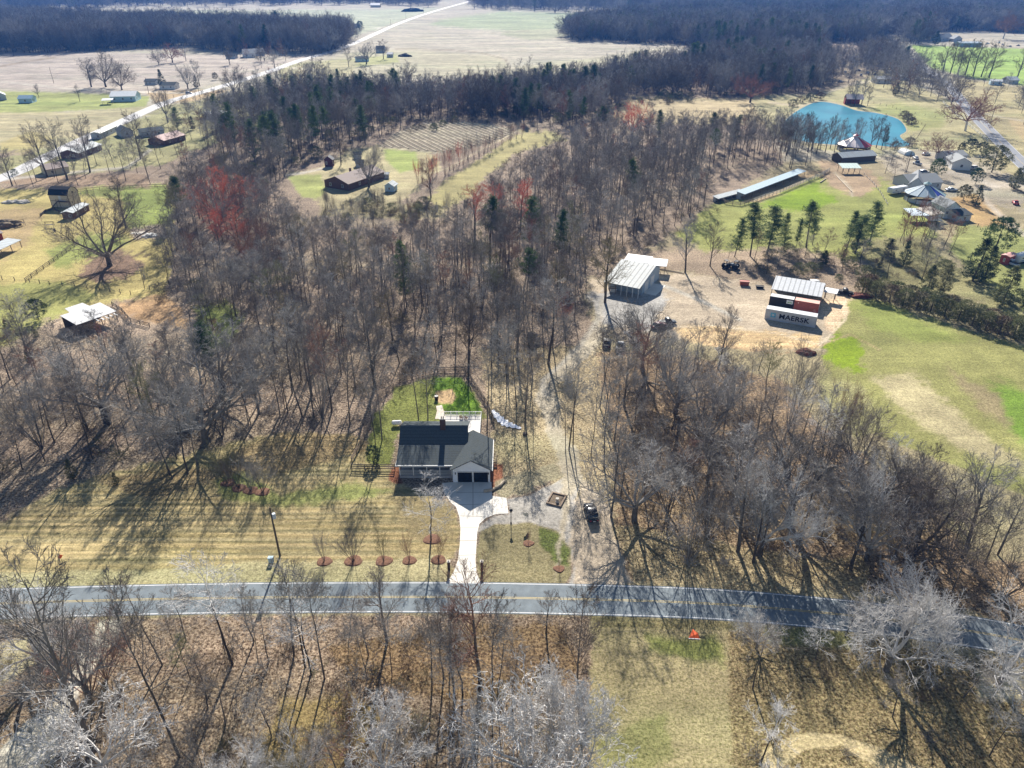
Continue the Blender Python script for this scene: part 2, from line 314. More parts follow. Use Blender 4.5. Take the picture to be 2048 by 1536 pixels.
LINES = [  # tracks and ribbons: (polyline, half width px, colour)
 ([(0,163),(70,170),(140,178),(300,184),(400,188)], 2.2, (0.50,0.47,0.40)),
 ([(300,300),(255,335),(140,345),(0,360)], 5, (0.45,0.42,0.36)),
 ([(575,350),(610,345),(640,338),(660,336)], 4.5, (0.46,0.42,0.37)),
 ([(630,140),(560,133),(470,122),(450,118)], 1.5, (0.5,0.46,0.38)),
 ([(700,92),(760,56),(715,54)], 1.0, (0.5,0.47,0.4)),
 ([(860,262),(900,253),(1000,256),(1028,266)], 1.2, (0.50,0.44,0.32)),
 ([(852,247),(880,262),(960,268),(990,272),(970,278),(900,276),(800,264),(785,270),(820,278),(920,292)], 1.4, (0.50,0.44,0.32)),
 ([(850,248),(940,246),(1020,258),(1025,268)], 1.2, (0.50,0.44,0.32)),
 ([(760,294),(830,300),(900,310)], 1.3, (0.50,0.44,0.32)),
 ([(1044,258),(960,300),(900,335),(850,350)], 2.0, (0.46,0.40,0.27)),
 ([(790,98),(900,100),(960,105),(1010,118),(1020,135)], 1.5, (0.22,0.17,0.11)),
 ([(740,72),(860,74),(960,68),(1040,62),(1120,60)], 0.9, (0.27,0.24,0.16)),
 ([(960,105),(1100,100),(1200,98),(1350,97)], 1.0, (0.27,0.24,0.17)),
 ([(0,133),(60,122),(110,115)], 2.5, (0.23,0.18,0.12)),
 ([(2048,372),(1990,372),(1960,385),(1980,410),(2010,440),(2048,470)], 7, (0.48,0.42,0.34)),
 ([(1990,372),(1940,352),(1900,345)], 7, (0.46,0.41,0.34)),
 ([(1540,205),(1600,212),(1640,204)], 4, (0.48,0.40,0.28)),
 ([(1640,190),(1700,168),(1760,160)], 4, (0.50,0.44,0.33)),
 ([(1960,225),(2010,236),(2100,250)], 2.5, (0.48,0.42,0.32)),
 ([(1670,345),(1700,375),(1705,392)], 3, (0.46,0.40,0.30)),
 ([(1640,120),(1700,112),(1760,105)], 2.5, (0.45,0.38,0.28)),
 ([(1090,790),(1085,760),(1120,730),(1160,690),(1195,640),(1205,600)], 6, (0.40,0.37,0.31)),
 ([(1350,655),(1420,650),(1560,668),(1640,690),(1690,640),(1690,600)], 3, (0.60,0.50,0.36)),
 ([(1400,680),(1430,660),(1500,672),(1600,690),(1520,700),(1420,690),(1400,680)], 2, (0.42,0.28,0.16)),
 ([(1380,668),(1440,692),(1560,708),(1650,690)], 1.5, (0.42,0.28,0.16)),
 ([(1640,692),(1700,668),(1760,700)], 1.6, (0.44,0.31,0.18)),
 ([(1300,560),(1400,600),(1480,640)], 5, (0.40,0.38,0.33)),
 ([(240,515),(265,502)], 3, (0.17,0.12,0.08)), ([(259,517),(290,502)], 3, (0.17,0.12,0.08)), ([(290,512),(302,508)], 4, (0.17,0.12,0.08)),
 ([(252,530),(280,533)], 2, (0.17,0.12,0.08)),
 ([(1200,1262),(1480,1268)], 1.5, (0.17,0.15,0.09)),
]
def ground_grid():
    rows = [-600.0, -200.0, 0.0, 20.0] + [at(1024, py).y for py in np.arange(1800, 420, -3.0)] + [at(1024, py).y for py in np.arange(420, -40, -2.0)] + [at(1024, -48).y, 20000.0]
    rows = sorted(rows)
    cols = [-9000, -3500, -1500] + list(np.arange(-480, 2530, 4.0)) + [3500, 5500, 11000]
    Y = np.array(rows)[:, None]; U = np.array(cols)[None, :]
    X = (U - 1024) / F * (np.maximum(Y, 30) * CT + CAM_H * ST); Y = np.broadcast_to(Y, X.shape)
    return X, Y
gx, gy = ground_grid()
nr, nc = gx.shape
zz = np.maximum(gy, 30) * CT + CAM_H * ST
gu = 1024 + F * gx / zz; gv = 768 + F * (CAM_H * CT - np.maximum(gy, 30) * ST) / zz
gcol = np.zeros(gx.shape + (3,)) + np.array((0.33, 0.28, 0.17)); gtex = np.zeros(gx.shape + (3,)) + np.array((.5, 0, .3))
j1 = fbm(gx / 4, gy / 4, 3); j2 = fbm(gx / 4 + 50, gy / 4 + 9, 7); j3 = fbm(gx / 22, gy / 22, 11); j4 = fbm(gx / 1.3, gy / 1.3, 13); j5 = fbm(gx / 1.3, gy / 1.3, 17)
for poly, c, tx, soft, rag in ZONES:
    xs = [p[0] for p in poly]; ys = [p[1] for p in poly]; m = soft + rag * 3 + 5
    sel = (gu > min(xs) - m) & (gu < max(xs) + m) & (gv > min(ys) - m) & (gv < max(ys) + m)
    if not sel.any(): continue
    rg = rag * (1.7 if rag >= 4 else 1.0); u = gu[sel] + rg * (j1[sel] + j3[sel] + j4[sel]); v = gv[sel] + rg * (j2[sel] + 0.6 * j3[sel] + j5[sel]) * 0.8
    d = edge_dist(poly, u, v); w = np.where(inside(poly, u, v), 0.5 + d / soft, 0.5 - d / soft)
    w = np.clip(w, 0, 1); w = w * w * (3 - 2 * w); w = w[:, None]
    gcol[sel] = gcol[sel] * (1 - w) + np.array(c) * w; gtex[sel] = gtex[sel] * (1 - w) + np.array(tx) * w
for poly, hw, c in LINES:
    xs = [p[0] for p in poly]; ys = [p[1] for p in poly]; m = hw * 2 + 5
    sel = (gu > min(xs) - m) & (gu < max(xs) + m) & (gv > min(ys) - m) & (gv < max(ys) + m)
    d = edge_dist([(x, y * 2.0) for x, y in poly], gu[sel], gv[sel] * 2.0, False) + j1[sel] * hw * 0.4
    w = np.clip(1.3 - d / (hw * 1.2), 0, 1)[:, None]
    gcol[sel] = gcol[sel] * (1 - w * 0.85) + np.array(c) * w * 0.85
big = fbm(gx / 35, gy / 35, 21)[..., None]; bigg = fbm(gx / 60, gy / 18, 31)
gcol = gcol * (1 + 0.13 * big)
green_patch = np.clip(bigg, 0, 1)[..., None] * 0.35
gcol = gcol * (1 - green_patch * np.array((0.45, 0.15, 0.4)))
def make_ground():
    n = nr * nc; co = np.zeros((n, 3)); co[:, 0] = gx.ravel(); co[:, 1] = gy.ravel()
    idx = np.arange(n).reshape(nr, nc)
    q = np.stack([idx[:-1, :-1], idx[:-1, 1:], idx[1:, 1:], idx[1:, :-1]], -1).reshape(-1, 4)
    me = bpy.data.meshes.new('ground'); me.vertices.add(n); me.vertices.foreach_set('co', co.ravel())
    me.loops.add(q.size); me.loops.foreach_set('vertex_index', q.ravel().astype(np.int32))
    me.polygons.add(len(q)); me.polygons.foreach_set('loop_start', (np.arange(len(q)) * 4).astype(np.int32))
    me.update(calc_edges=True)
    for nm, arr in (('soil', gcol), ('cover', gtex)):
        a = me.attributes.new(nm, 'FLOAT_COLOR', 'POINT')
        d = np.ones((n, 4)); d[:, :3] = arr.reshape(-1, 3); a.data.foreach_set('color', d.ravel())
    m, t, b = new_mat('ground_cover')
    co = N(t, 'ShaderNodeTexCoord').outputs['Object']
    a1 = N(t, 'ShaderNodeAttribute', attribute_name='soil'); a2 = N(t, 'ShaderNodeAttribute', attribute_name='cover')
    sp = N(t, 'ShaderNodeSeparateColor'); t.links.new(a2.outputs['Color'], sp.inputs[0])
    def mul(x, y):
        n = N(t, 'ShaderNodeMath', operation='MULTIPLY')
        for i, q in enumerate((x, y)):
            if isinstance(q, (int, float)): n.inputs[i].default_value = q
            else: t.links.new(q, n.inputs[i])
        return n.outputs[0]
    c = a1.outputs['Color']
    c = mixc(t, c, mapr(t, noise(t, co, 0.12, 5, 0.65), 0.3, 0.7, 0.78, 1.22), 1.0, 'MULTIPLY')
    c = mixc(t, c, mapr(t, noise(t, co, 1.3, 4, 0.7), 0.3, 0.7, 0.72, 1.28), 1.0, 'MULTIPLY')
    # leaf litter: dark and rusty flecks
    vn = noise(t, co, 2.6, 5, 0.85); lf = mapr(t, vn, 0.42, 0.56, 1, 0)
    c = mixc(t, c, mixc(t, c, (0.20, 0.15, 0.12), 1.0, 'MULTIPLY'), mul(lf, mul(sp.outputs[0], 1.0)))
    vh = mapr(t, noise(t, co, 3.7, 4, 0.8), 0.54, 0.66, 0, 1)
    c = mixc(t, c, mixc(t, c, (1.9, 1.75, 1.6), 1.0, 'MULTIPLY'), mul(vh, mul(sp.outputs[0], 0.55)))
    # tufts of grass
    tf = mapr(t, noise(t, co, 3.2, 3, 0.8), 0.40, 0.52, 1, 0)
    c = mixc(t, c, mixc(t, c, (0.36, 0.42, 0.26), 1.0, 'MULTIPLY'), mul(tf, mul(sp.outputs[2], 0.9)))
    # mown or driven bands along x
    mp = N(t, 'ShaderNodeMapping'); mp.inputs['Scale'].default_value = (0.025, 0.9, 1); mp.inputs['Rotation'].default_value = (0, 0, R(3)); t.links.new(co, mp.inputs[0])
    st = mapr(t, noise(t, mp.outputs[0], 1.0, 2, 0.5), 0.42, 0.6, 0, 1)
    c = mixc(t, c, mixc(t, c, (1.5, 1.38, 1.3), 1.0, 'MULTIPLY'), mul(st, sp.outputs[1]))
    mp2 = N(t, 'ShaderNodeMapping'); mp2.inputs['Scale'].default_value = (0.02, 0.65, 1); mp2.inputs['Rotation'].default_value = (0, 0, R(-2)); t.links.new(co, mp2.inputs[0])
    st2 = mapr(t, noise(t, mp2.outputs[0], 1.7, 2, 0.5), 0.5, 0.62, 0, 1)
    c = mixc(t, c, mixc(t, c, (0.60, 0.62, 0.55), 1.0, 'MULTIPLY'), mul(st2, sp.outputs[1]))
    wv = N(t, 'ShaderNodeTexWave', wave_type='BANDS', bands_direction='Y'); wv.inputs['Scale'].default_value = 0.24; wv.inputs['Distortion'].default_value = 1.6; wv.inputs['Detail'].default_value = 2; wv.inputs['Detail Scale'].default_value = .6
    mp5 = N(t, 'ShaderNodeMapping'); mp5.inputs['Rotation'].default_value = (0, 0, R(-1.5)); mp5.inputs['Scale'].default_value = (.35, 1, 1); t.links.new(co, mp5.inputs[0]); t.links.new(mp5.outputs[0], wv.inputs['Vector'])
    c = mixc(t, c, mixc(t, c, mixc(t, (0.70, 0.70, 0.62), (1.25, 1.2, 1.15), wv.outputs['Fac']), 1.0, 'MULTIPLY'), mul(sp.outputs[1], .8))
    # field-scale drainage streaks
    mp3 = N(t, 'ShaderNodeMapping'); mp3.inputs['Scale'].default_value = (0.012, 0.045, 1); mp3.inputs['Rotation'].default_value = (0, 0, R(-12)); t.links.new(co, mp3.inputs[0])
    st3 = mapr(t, noise(t, mp3.outputs[0], 1.0, 6, 0.7), 0.3, 0.7, 0.66, 1.3)
    c = mixc(t, c, st3, 1.0, 'MULTIPLY')
    mp4 = N(t, 'ShaderNodeMapping'); mp4.inputs['Scale'].default_value = (0.018, 0.14, 1); mp4.inputs['Rotation'].default_value = (0, 0, R(8)); t.links.new(co, mp4.inputs[0])
    st4 = mapr(t, noise(t, mp4.outputs[0], 1.0, 5, 0.75), 0.52, 0.68, 1.0, 1.3)
    c = mixc(t, c, st4, 1.0, 'MULTIPLY')
    t.links.new(c, b.inputs['Base Color']); b.inputs['Roughness'].default_value = 0.95; b.inputs['Specular IOR Level'].default_value = 0.1
    bp = N(t, 'ShaderNodeBump'); bp.inputs['Strength'].default_value = 0.7; bp.inputs['Distance'].default_value = 0.25
    t.links.new(vn, bp.inputs['Height']); t.links.new(bp.outputs[0], b.inputs['Normal'])
    me.materials.append(m)
    o = bpy.data.objects.new('ground', me); COL.objects.link(o)
    return tag(o, 'wide rolling ground of dry grass, leaf litter and pale fields', 'ground', kind='structure')
make_ground()

def smooth_line(pts, k=8):
    P = [Vector(p) for p in pts]; out = []
    for i in range(len(P) - 1):
        a, b, c, d = P[max(0, i - 1)], P[i], P[i + 1], P[min(len(P) - 1, i + 2)]
        for j in range(k):
            t = j / k
            out.append(0.5 * ((2 * b) + (c - a) * t + (2 * a - 5 * b + 4 * c - d) * t * t + (3 * b - a - 3 * c + d) * t ** 3))
    out.append(P[-1]); return out
def offset(line, d):
    out = []
    for i, p in enumerate(line):
        t = (line[min(len(line) - 1, i + 1)] - line[max(0, i - 1)]); n = Vector((-t.y, t.x, 0)).normalized()
        out.append(p + n * d)
    return out
def ribbon(line, a, b, z, th=0.0):
    L, Rr = offset(line, a), offset(line, b); mb = MB(); n = len(line)
    mb.add([(p.x, p.y, z) for p in L] + [(p.x, p.y, z) for p in Rr], [(n + i, n + i + 1, i + 1, i) for i in range(n - 1)])
    return mb
asphalt = mat('asphalt', (0.165, 0.19, 0.205), 0.9, var=0.2, scale=0.5, spec=0.15, bump=0.05)
asphalt_far = mat('glare_pale_asphalt', (0.42, 0.41, 0.40), 0.8, var=0.08, scale=0.2, spec=0.5)  # sun glare on the far road is put into this pale base colour
white_line = mat('white_road_paint', (0.6, 0.6, 0.6), 0.8, var=0.15, spec=0.1)
yellow_line = mat('yellow_road_paint', (0.50, 0.37, 0.12), 0.6, var=0.08)
def road(label, cpts, w, z=0.02, m=asphalt, lines=True, cat='road'):
    ln = smooth_line(cpts)
    r = ribbon(ln, w / 2 + 0.25, -w / 2 - 0.25, z).build('road', m); tag(r, label, cat, kind='structure')
    if lines:
        for s in (1, -1):
            ribbon(ln, s * (w / 2) + 0.07, s * (w / 2) - 0.07, z + 0.005).build('edge_line', white_line, r)
            ribbon(ln, s * 0.12 + 0.04, s * 0.12 - 0.04, z + 0.005).build('centre_line', yellow_line, r)
    return r, ln
TOPL = [(-420, 1200), (0, 1181), (400, 1168.5), (700, 1166.5), (1000, 1168), (1380, 1179), (1650, 1199), (1850, 1222), (2048, 1257), (2300, 1320)]
BOTL = [(-420, 1256), (0, 1234.5), (400, 1226.5), (700, 1223), (1000, 1224), (1380, 1233), (1650, 1254), (1850, 1278), (2048, 1308), (2300, 1372)]
mid = []
for a, b in zip(TOPL, BOTL):
    p = at(*a); x = p.x
    q = at(*b); mid.append(((p.x + q.x * 1.0) / 2, (p.y + q.y) / 2, 0))
ws = np.mean([(at(*a) - at(*b)).length for a, b in list(zip(TOPL, BOTL))[2:6]])
ROAD, ROAD_LN = road('two lane grey asphalt road with double yellow line running past the front lawn', mid, ws, 0.02)
for s in (1,):
    pass
def road_px(label, pts, w, z, m, lines): return road(label, [tuple(at(*p)) for p in pts], w, z, m, lines)
road_px('pale sunlit road climbing from the left edge through the far fields', [(-300, 455), (0, 357), (85, 318), (200, 264), (330, 206), (420, 180), (530, 146), (600, 121), (700, 90), (800, 46), (870, 22), (945, 1), (1010, -18)], 8.5, 0.06, asphalt_far, False)
road_px('two lane road curving past the pond at the right edge', [(2300, 560), (2048, 330), (1985, 268), (1950, 232), (1925, 205), (1895, 170), (1840, 130), (1800, 100), (1775, 70), (1765, 50)], 7.0, 0.05, mat('grey_asphalt', (0.22, 0.225, 0.24), 0.85, var=0.1, scale=0.3, spec=0.15), True)
# pond
def sheet(name, pts, z, m, label, cat, kind='structure', smooth=True, k=6):
    P = [tuple(at(*p)) for p in pts]
    if smooth: P = [tuple(p) for p in smooth_line(P + [P[0]], k)][:-1]
    bm = bmesh.new(); vs = [bm.verts.new((p[0], p[1], z)) for p in P]; f = bm.faces.new(vs); bmesh.ops.triangulate(bm, faces=[f]); bmesh.ops.recalc_face_normals(bm, faces=bm.faces)
    for f in bm.faces:
        if f.normal.z < 0: f.normal_flip()
    me = bpy.data.meshes.new(name); bm.to_mesh(me); me.materials.append(m)
    o = bpy.data.objects.new(name, me); COL.objects.link(o)
    return tag(o, label, cat, kind=kind)
wm, wt, wb = new_mat('pond_water')
wco = N(wt, 'ShaderNodeTexCoord').outputs['Object']
wt.links.new(mixc(wt, (0.012, 0.13, 0.20), (0.03, 0.22, 0.29), mapr(wt, noise(wt, wco, 0.03, 3), 0.3, 0.7, 0, 1)), wb.inputs['Base Color'])
wb.inputs['Roughness'].default_value = 0.3; wb.inputs['Specular IOR Level'].default_value = 0.22
wbp = N(wt, 'ShaderNodeBump'); wbp.inputs['Strength'].default_value = 0.25; wbp.inputs['Distance'].default_value = 0.1
wt.links.new(noise(wt, wco, 0.9, 4), wbp.inputs['Height']); wt.links.new(wbp.outputs[0], wb.inputs['Normal'])
POND = [(1562, 262), (1570, 242), (1598, 220), (1636, 204), (1680, 210), (1712, 221), (1750, 226), (1790, 236), (1806, 248), (1812, 262), (1800, 271), (1806, 280), (1820, 290), (1790, 294), (1730, 289), (1680, 290), (1620, 285), (1578, 276)]
sheet('bank', [(x + (x - 1690) * 0.025, y + (y - 250) * 0.07) for x, y in POND], 0.05, mat('bank_sand', (0.29, 0.25, 0.15), 0.95, var=0.25, scale=0.4), 'bare sandy bank ringing the turquoise pond', 'bank')
sheet('pond_water', POND, 0.09, wm, 'turquoise farm pond beyond the right hand woods', 'pond')
# driveway slabs
conc = mat('concrete', (0.63, 0.60, 0.54), 0.85, var=0.10, scale=0.5, dirt=(0.50, 0.46, 0.39))
dw = sheet('driveway', [(912, 964), (983, 964), (984, 992), (1013, 996), (1017, 1027), (990, 1029), (972, 1036), (959, 1048), (954.5, 1065), (953, 1090), (951, 1122), (953, 1145), (962, 1166), (893, 1166), (907, 1145), (916, 1120), (919.5, 1090), (921, 1060), (919, 1035), (912, 1014), (900, 1004)], 0.035, conc, 'pale concrete driveway flaring from the road to the garage doors', 'driveway', smooth=False)
seam = MB()
def seam_px(a, b):
    p, q = at(*a), at(*b); d = (q - p).normalized(); n = Vector((-d.y, d.x, 0)) * 0.045
    seam.add([(p + n)[:2] + (0.04,), (q + n)[:2] + (0.04,), (q - n)[:2] + (0.04,), (p - n)[:2] + (0.04,)], [(0, 3, 2, 1)])
for a, b in (((908, 1145), (953, 1143)), ((917, 1111), (952, 1110)), ((919.6, 1082), (953, 1081)), ((921, 1056), (955, 1056)), ((920, 1032), (972, 1034)), ((914, 1010), (984, 1008)), ((984, 996), (985, 1029)), ((946, 966), (946, 1031)), ((913, 985), (984, 985))): seam_px(a, b)
seam.build('slab_joint', mat('joint', (0.25, 0.22, 0.18), 0.9), dw)
sheet('footpath', [(884, 966), (912, 964), (900, 1003), (888, 985)], 0.03, conc, 'short concrete walk from the porch to the driveway', 'path', smooth=False)
sheet('path', [(872, 812), (884, 810), (890, 832), (880, 838), (870, 838), (874, 822)], 0.03, mat('flagstone', (0.50, 0.44, 0.37), 0.9, var=0.35, scale=1.6), 'flagstone path between the back deck and the dirt circle', 'path', smooth=False)
# ---------------------------------------------------------------- plants
bark = ramp_mat('bark', [(0, (0.06, 0.05, 0.042)), (0.6, (0.10, 0.086, 0.072)), (1, (0.17, 0.15, 0.13))], 0.95, 0.35, 1.5)
twig = ramp_mat('twigs', [(0, (0.12, 0.108, 0.098)), (0.3, (0.20, 0.185, 0.168)), (0.65, (0.35, 0.335, 0.315)), (0.9, (0.17, 0.14, 0.115)), (1, (0.12, 0.095, 0.075))], 0.9, 0.3, 0.35)
twig_pale = ramp_mat('pale_twigs', [(0, (0.46, 0.445, 0.43)), (1, (0.62, 0.60, 0.58))], 0.85, 0.2, 0.5)
twig_red = ramp_mat('budding_red_twigs', [(0, (0.62, 0.18, 0.115)), (1, (0.50, 0.19, 0.12))], 0.9, 0.3, 0.5)
twig_rose = ramp_mat('rosy_twigs', [(0, (0.26, 0.125, 0.095)), (1, (0.24, 0.155, 0.105))], 0.9, 0.3, 0.5)
twig_olive = ramp_mat('olive_twigs', [(0, (0.17, 0.18, 0.08)), (1, (0.22, 0.17, 0.10))], 0.9, 0.3, 0.5)
needle = ramp_mat('pine_needles', [(0, (0.035, 0.075, 0.025)), (0.5, (0.06, 0.11, 0.03)), (1, (0.09, 0.14, 0.035))], 0.7, 0.35, 0.8, 0.15)
cedarm = ramp_mat('cedar_foliage', [(0, (0.03, 0.055, 0.022)), (0.6, (0.06, 0.085, 0.03)), (1, (0.12, 0.11, 0.04))], 0.8, 0.35, 0.9, 0.1)
hedgem = ramp_mat('hedge_foliage', [(0, (0.10, 0.12, 0.05)), (1, (0.17, 0.17, 0.075))], 0.8, 0.4, 1.2, 0.1)
brushm = ramp_mat('brush_stems', [(0, (0.13, 0.085, 0.055)), (0.5, (0.19, 0.15, 0.10)), (1, (0.12, 0.125, 0.06))], 0.95, 0.3, 0.8)

class TreeGen:
    def __init__(s, seed): s.r = random.Random(seed); s.tv = []; s.tf = []; s.cv = []; s.cf = []
    def tube(s, path, r0, r1, n, crown=True):
        V, Fc = (s.cv, s.cf) if crown else (s.tv, s.tf); o = len(V); m = len(path)
        for i, p in enumerate(path):
            d = (path[min(m - 1, i + 1)] - path[max(0, i - 1)]); d.normalize()
            u = d.orthogonal(); u.normalize(); w = d.cross(u); r = r0 + (r1 - r0) * i / (m - 1)
            for k in range(n):
                a = 2 * math.pi * k / n; q = p + (u * math.cos(a) + w * math.sin(a)) * r; V.append((q.x, q.y, q.z))
        for i in range(m - 1):
            for k in range(n):
                a = o + i * n + k; b = o + i * n + (k + 1) % n; Fc.append((a, b, b + n, a + n))
    def sliver(s, p, q, w):
        d = (q - p); u = Vector((s.r.uniform(-1, 1), s.r.uniform(-1, 1), s.r.uniform(-1, 1))).cross(d)
        if u.length < 1e-6: return
        u.normalize(); o = len(s.cv); a = p + u * w / 2; b = p - u * w / 2
        s.cv += [(a.x, a.y, a.z), (b.x, b.y, b.z), (q.x, q.y, q.z)]; s.cf.append((o, o + 1, o + 2))
    def path(s, p, d, L, n, wob, up):
        pts = [p.copy()]; d = d.normalized()
        for i in range(n):
            d = (d + Vector((s.r.gauss(0, wob), s.r.gauss(0, wob), s.r.gauss(0, wob) + up))).normalized()
            pts.append(pts[-1] + d * (L / n))
        return pts
    def side(s, d, ang):
        u = d.orthogonal().normalized(); w = d.cross(u); a = s.r.uniform(0, 2 * math.pi)
        return (d * math.cos(ang) + (u * math.cos(a) + w * math.sin(a)) * math.sin(ang)).normalized()
    def branch(s, p, d, L, r, lvl, cnt, tw, gn, up):
        rr = s.r
        if lvl >= len(cnt):
            s.sliver(p, p + (d + Vector((0, 0, up))).normalized() * L, tw); return
        last = lvl == len(cnt) - 1
        n = 3 if lvl > 1 else 4
        pts = s.path(p, d, L, n, gn, up * 0.5)
        s.tube(pts, max(r, tw * 0.6), max(r * 0.3, tw * 0.35), 4 if lvl <= 1 else 3)
        k = cnt[lvl]
        for i in range(k):
            t = (i + 0.5 + rr.uniform(-0.4, 0.4)) / k; t = 0.18 + 0.82 * t; f = min(t * n, n - 1e-3); j = int(f)
            q = pts[j].lerp(pts[j + 1], f - j); dd = (pts[j + 1] - pts[j]).normalized()
            s.branch(q, s.side(dd, rr.uniform(0.45, 0.95)), L * rr.uniform(0.42, 0.62) * (1.15 - 0.45 * t), max(r * 0.5 * (1 - 0.5 * t), tw * 0.6), lvl + 1, cnt, tw, gn * 1.2, up)
        s.sliver(pts[-1], pts[-1] + dd * L * 0.3, tw)
def bare_tree(seed, H=18, spread=3.6, base=0.45, limbs=15, cnt=(6, 5, 4), tw=0.03, tr=0.2, style='tall', wob=0.03, gn=0.12, up=0.10, nf=6):
    g = TreeGen(seed); r = g.r
    if style == 'tall':
        tp = g.path(Vector((0, 0, -0.3)), Vector((r.gauss(0, .03), r.gauss(0, .03), 1)), H * 0.93, 9, wob, 0.03)
        g.tube(tp[:7], tr, tr * 0.45, nf, False); g.tube(tp[6:], tr * 0.45, tr * 0.1, 4)
        for i in range(limbs):
            t = base + (1 - base) * (i + r.random()) / limbs * 0.97; f = min(t * 9, 8.999); j = int(f)
            q = tp[j].lerp(tp[j + 1], f - j); prof = 1.0 - 0.55 * ((t - base) / (1 - base)) ** 1.3
            a = r.uniform(0, 6.283); el = r.uniform(0.35, 0.95)
            d = Vector((math.cos(a) * math.cos(el), math.sin(a) * math.cos(el), math.sin(el)))
            g.branch(q, d, spread * prof * r.uniform(0.75, 1.2), tr * 0.33 * prof, 0, cnt, tw, gn, up)
    elif style == 'spread':   # open grown: trunk forks into heavy limbs
        fh = H * base
        tp = g.path(Vector((0, 0, -0.3)), Vector((r.gauss(0, .04), r.gauss(0, .04), 1)), fh + 0.3, 4, wob, 0.03)
        g.tube(tp, tr * 1.15, tr * 0.85, nf + 2, False)
        for i in range(limbs):
            a = 6.283 * i / limbs * 1.0 + r.uniform(-.35, .35); el = r.uniform(0.45, 1.25)
            d = Vector((math.cos(a) * math.cos(el), math.sin(a) * math.cos(el), math.sin(el)))
            L = (spread * math.cos(el) + (H - fh) * math.sin(el)) * r.uniform(0.8, 1.0)
            q = tp[-1].lerp(tp[-2], r.uniform(0, 0.5))
            pts = g.path(q, d, L, 6, gn, up * 0.4); g.tube(pts, tr * 0.5, tr * 0.07, 5)
            for k in range(cnt[0] + 3):
                t = 0.25 + 0.75 * (k + r.random()) / (cnt[0] + 3); f = min(t * 6, 5.999); j = int(f)
                qq = pts[j].lerp(pts[j + 1], f - j); dd = (pts[j + 1] - pts[j]).normalized()
                g.branch(qq, g.side(dd, r.uniform(0.4, 0.95)), L * 0.42 * (1.25 - 0.65 * t) * r.uniform(.8, 1.15), tr * 0.2 * (1.1 - t * .6), 0, cnt[1:], tw, gn * 1.3, up)
    elif style == 'vase':     # many stems from the ground
        for i in range(limbs):
            a = r.uniform(0, 6.283); el = r.uniform(0.95, 1.45)
            d = Vector((math.cos(a) * math.cos(el), math.sin(a) * math.cos(el), math.sin(el)))
            L = H * r.uniform(0.75, 1.0); pts = g.path(Vector((d.x * .1, d.y * .1, -0.1)), d, L, 5, gn * 0.6, 0.02)
            g.tube(pts, tr * 0.35, tr * 0.08, 4, i > limbs // 2)
            for k in range(cnt[0]):
                t = 0.35 + 0.65 * (k + r.random()) / cnt[0]; f = min(t * 5, 4.999); j = int(f)
                qq = pts[j].lerp(pts[j + 1], f - j); dd = (pts[j + 1] - pts[j]).normalized()
                g.branch(qq, g.side(dd, r.uniform(0.25, 0.6)), L * 0.38 * (1.2 - 0.6 * t), tr * 0.1, 1, (0,) + cnt[1:], tw, gn, up)
    return g
def clump(g, c, R_, n, ln, w, flat=1.0):
    r = g.r
    for _ in range(n):
        d = Vector((r.gauss(0, 1), r.gauss(0, 1), r.gauss(0, 1) * flat)).normalized()
        p = c + d * R_ * r.uniform(0.1, 0.8)
        e = (d + Vector((r.gauss(0, .5), r.gauss(0, .5), r.gauss(0, .5) + .3))).normalized()
        g.sliver(p, p + e * ln * r.uniform(.7, 1.3), w)
def pine_tree(seed, H=17, base=0.5, spread=3.3, whorls=24, cl=30, tr=0.2):
    g = TreeGen(seed); r = g.r
    tp = g.path(Vector((0, 0, -0.3)), Vector((r.gauss(0, .03), r.gauss(0, .03), 1)), H, 8, 0.02, 0.02)
    g.tube(tp, tr, tr * 0.15, 6, False)
    for i in range(whorls):
        t = base + (1 - base) * (i + r.random()) / whorls; f = min(t * 8, 7.999); j = int(f); q = tp[j].lerp(tp[j + 1], f - j)
        prof = (1.0 - 0.72 * ((t - base) / (1 - base)) ** 1.2) * (0.6 + 0.4 * min(1, (t - base) / 0.1))
        for b in range(3):
            a = r.uniform(0, 6.283); L = spread * prof * r.uniform(0.55, 1.25)
            d = Vector((math.cos(a), math.sin(a), r.uniform(0.0, 0.5)))
            pts = g.path(q, d, L, 3, 0.12, 0.08); g.tube(pts, 0.05, 0.015, 3)
            for k in range(3):
                c = pts[1 + k] if k < 3 else pts[-1]
                c = c + Vector((r.gauss(0, .2), r.gauss(0, .2), r.gauss(0, .15)))
                clump(g, c, 0.75, cl, 0.42, 0.10, 0.6)
    clump(g, tp[-1], 0.5, cl * 2, 0.34, 0.07)
    return g
def cedar_tree(seed, H=8, spread=2.4, n=190, cl=22, base=0.08, round_=False, lf=0.30, lw=0.10):
    g = TreeGen(seed); r = g.r
    tp = g.path(Vector((0, 0, -0.2)), Vector((0, 0, 1)), H * 0.85, 4, 0.02, 0); g.tube(tp, 0.16, 0.05, 5, False)
    lob = [(r.uniform(0, 6.28), r.uniform(.1, .9), r.uniform(.75, 1.25)) for _ in range(7)]
    for i in range(n):
        t = r.random() ** (0.8 if round_ else 1.35); a = r.uniform(0, 6.283)
        prof = math.sin(math.pi * min(1, 0.12 + 0.86 * t)) ** 0.6 if round_ else (1 - t) ** 0.75 * min(1, 0.45 + t * 3)
        k = 1.0
        for la, lt, lk in lob:
            if abs(math.sin((a - la) / 2)) < 0.35 and abs(t - lt) < 0.2: k = lk
        rad = spread * prof * k * (r.random() ** 0.35)
        c = Vector((math.cos(a) * rad, math.sin(a) * rad, H * (base + (1 - base) * t)))
        clump(g, c, 0.42, cl, lf, lw, 0.7)
    return g
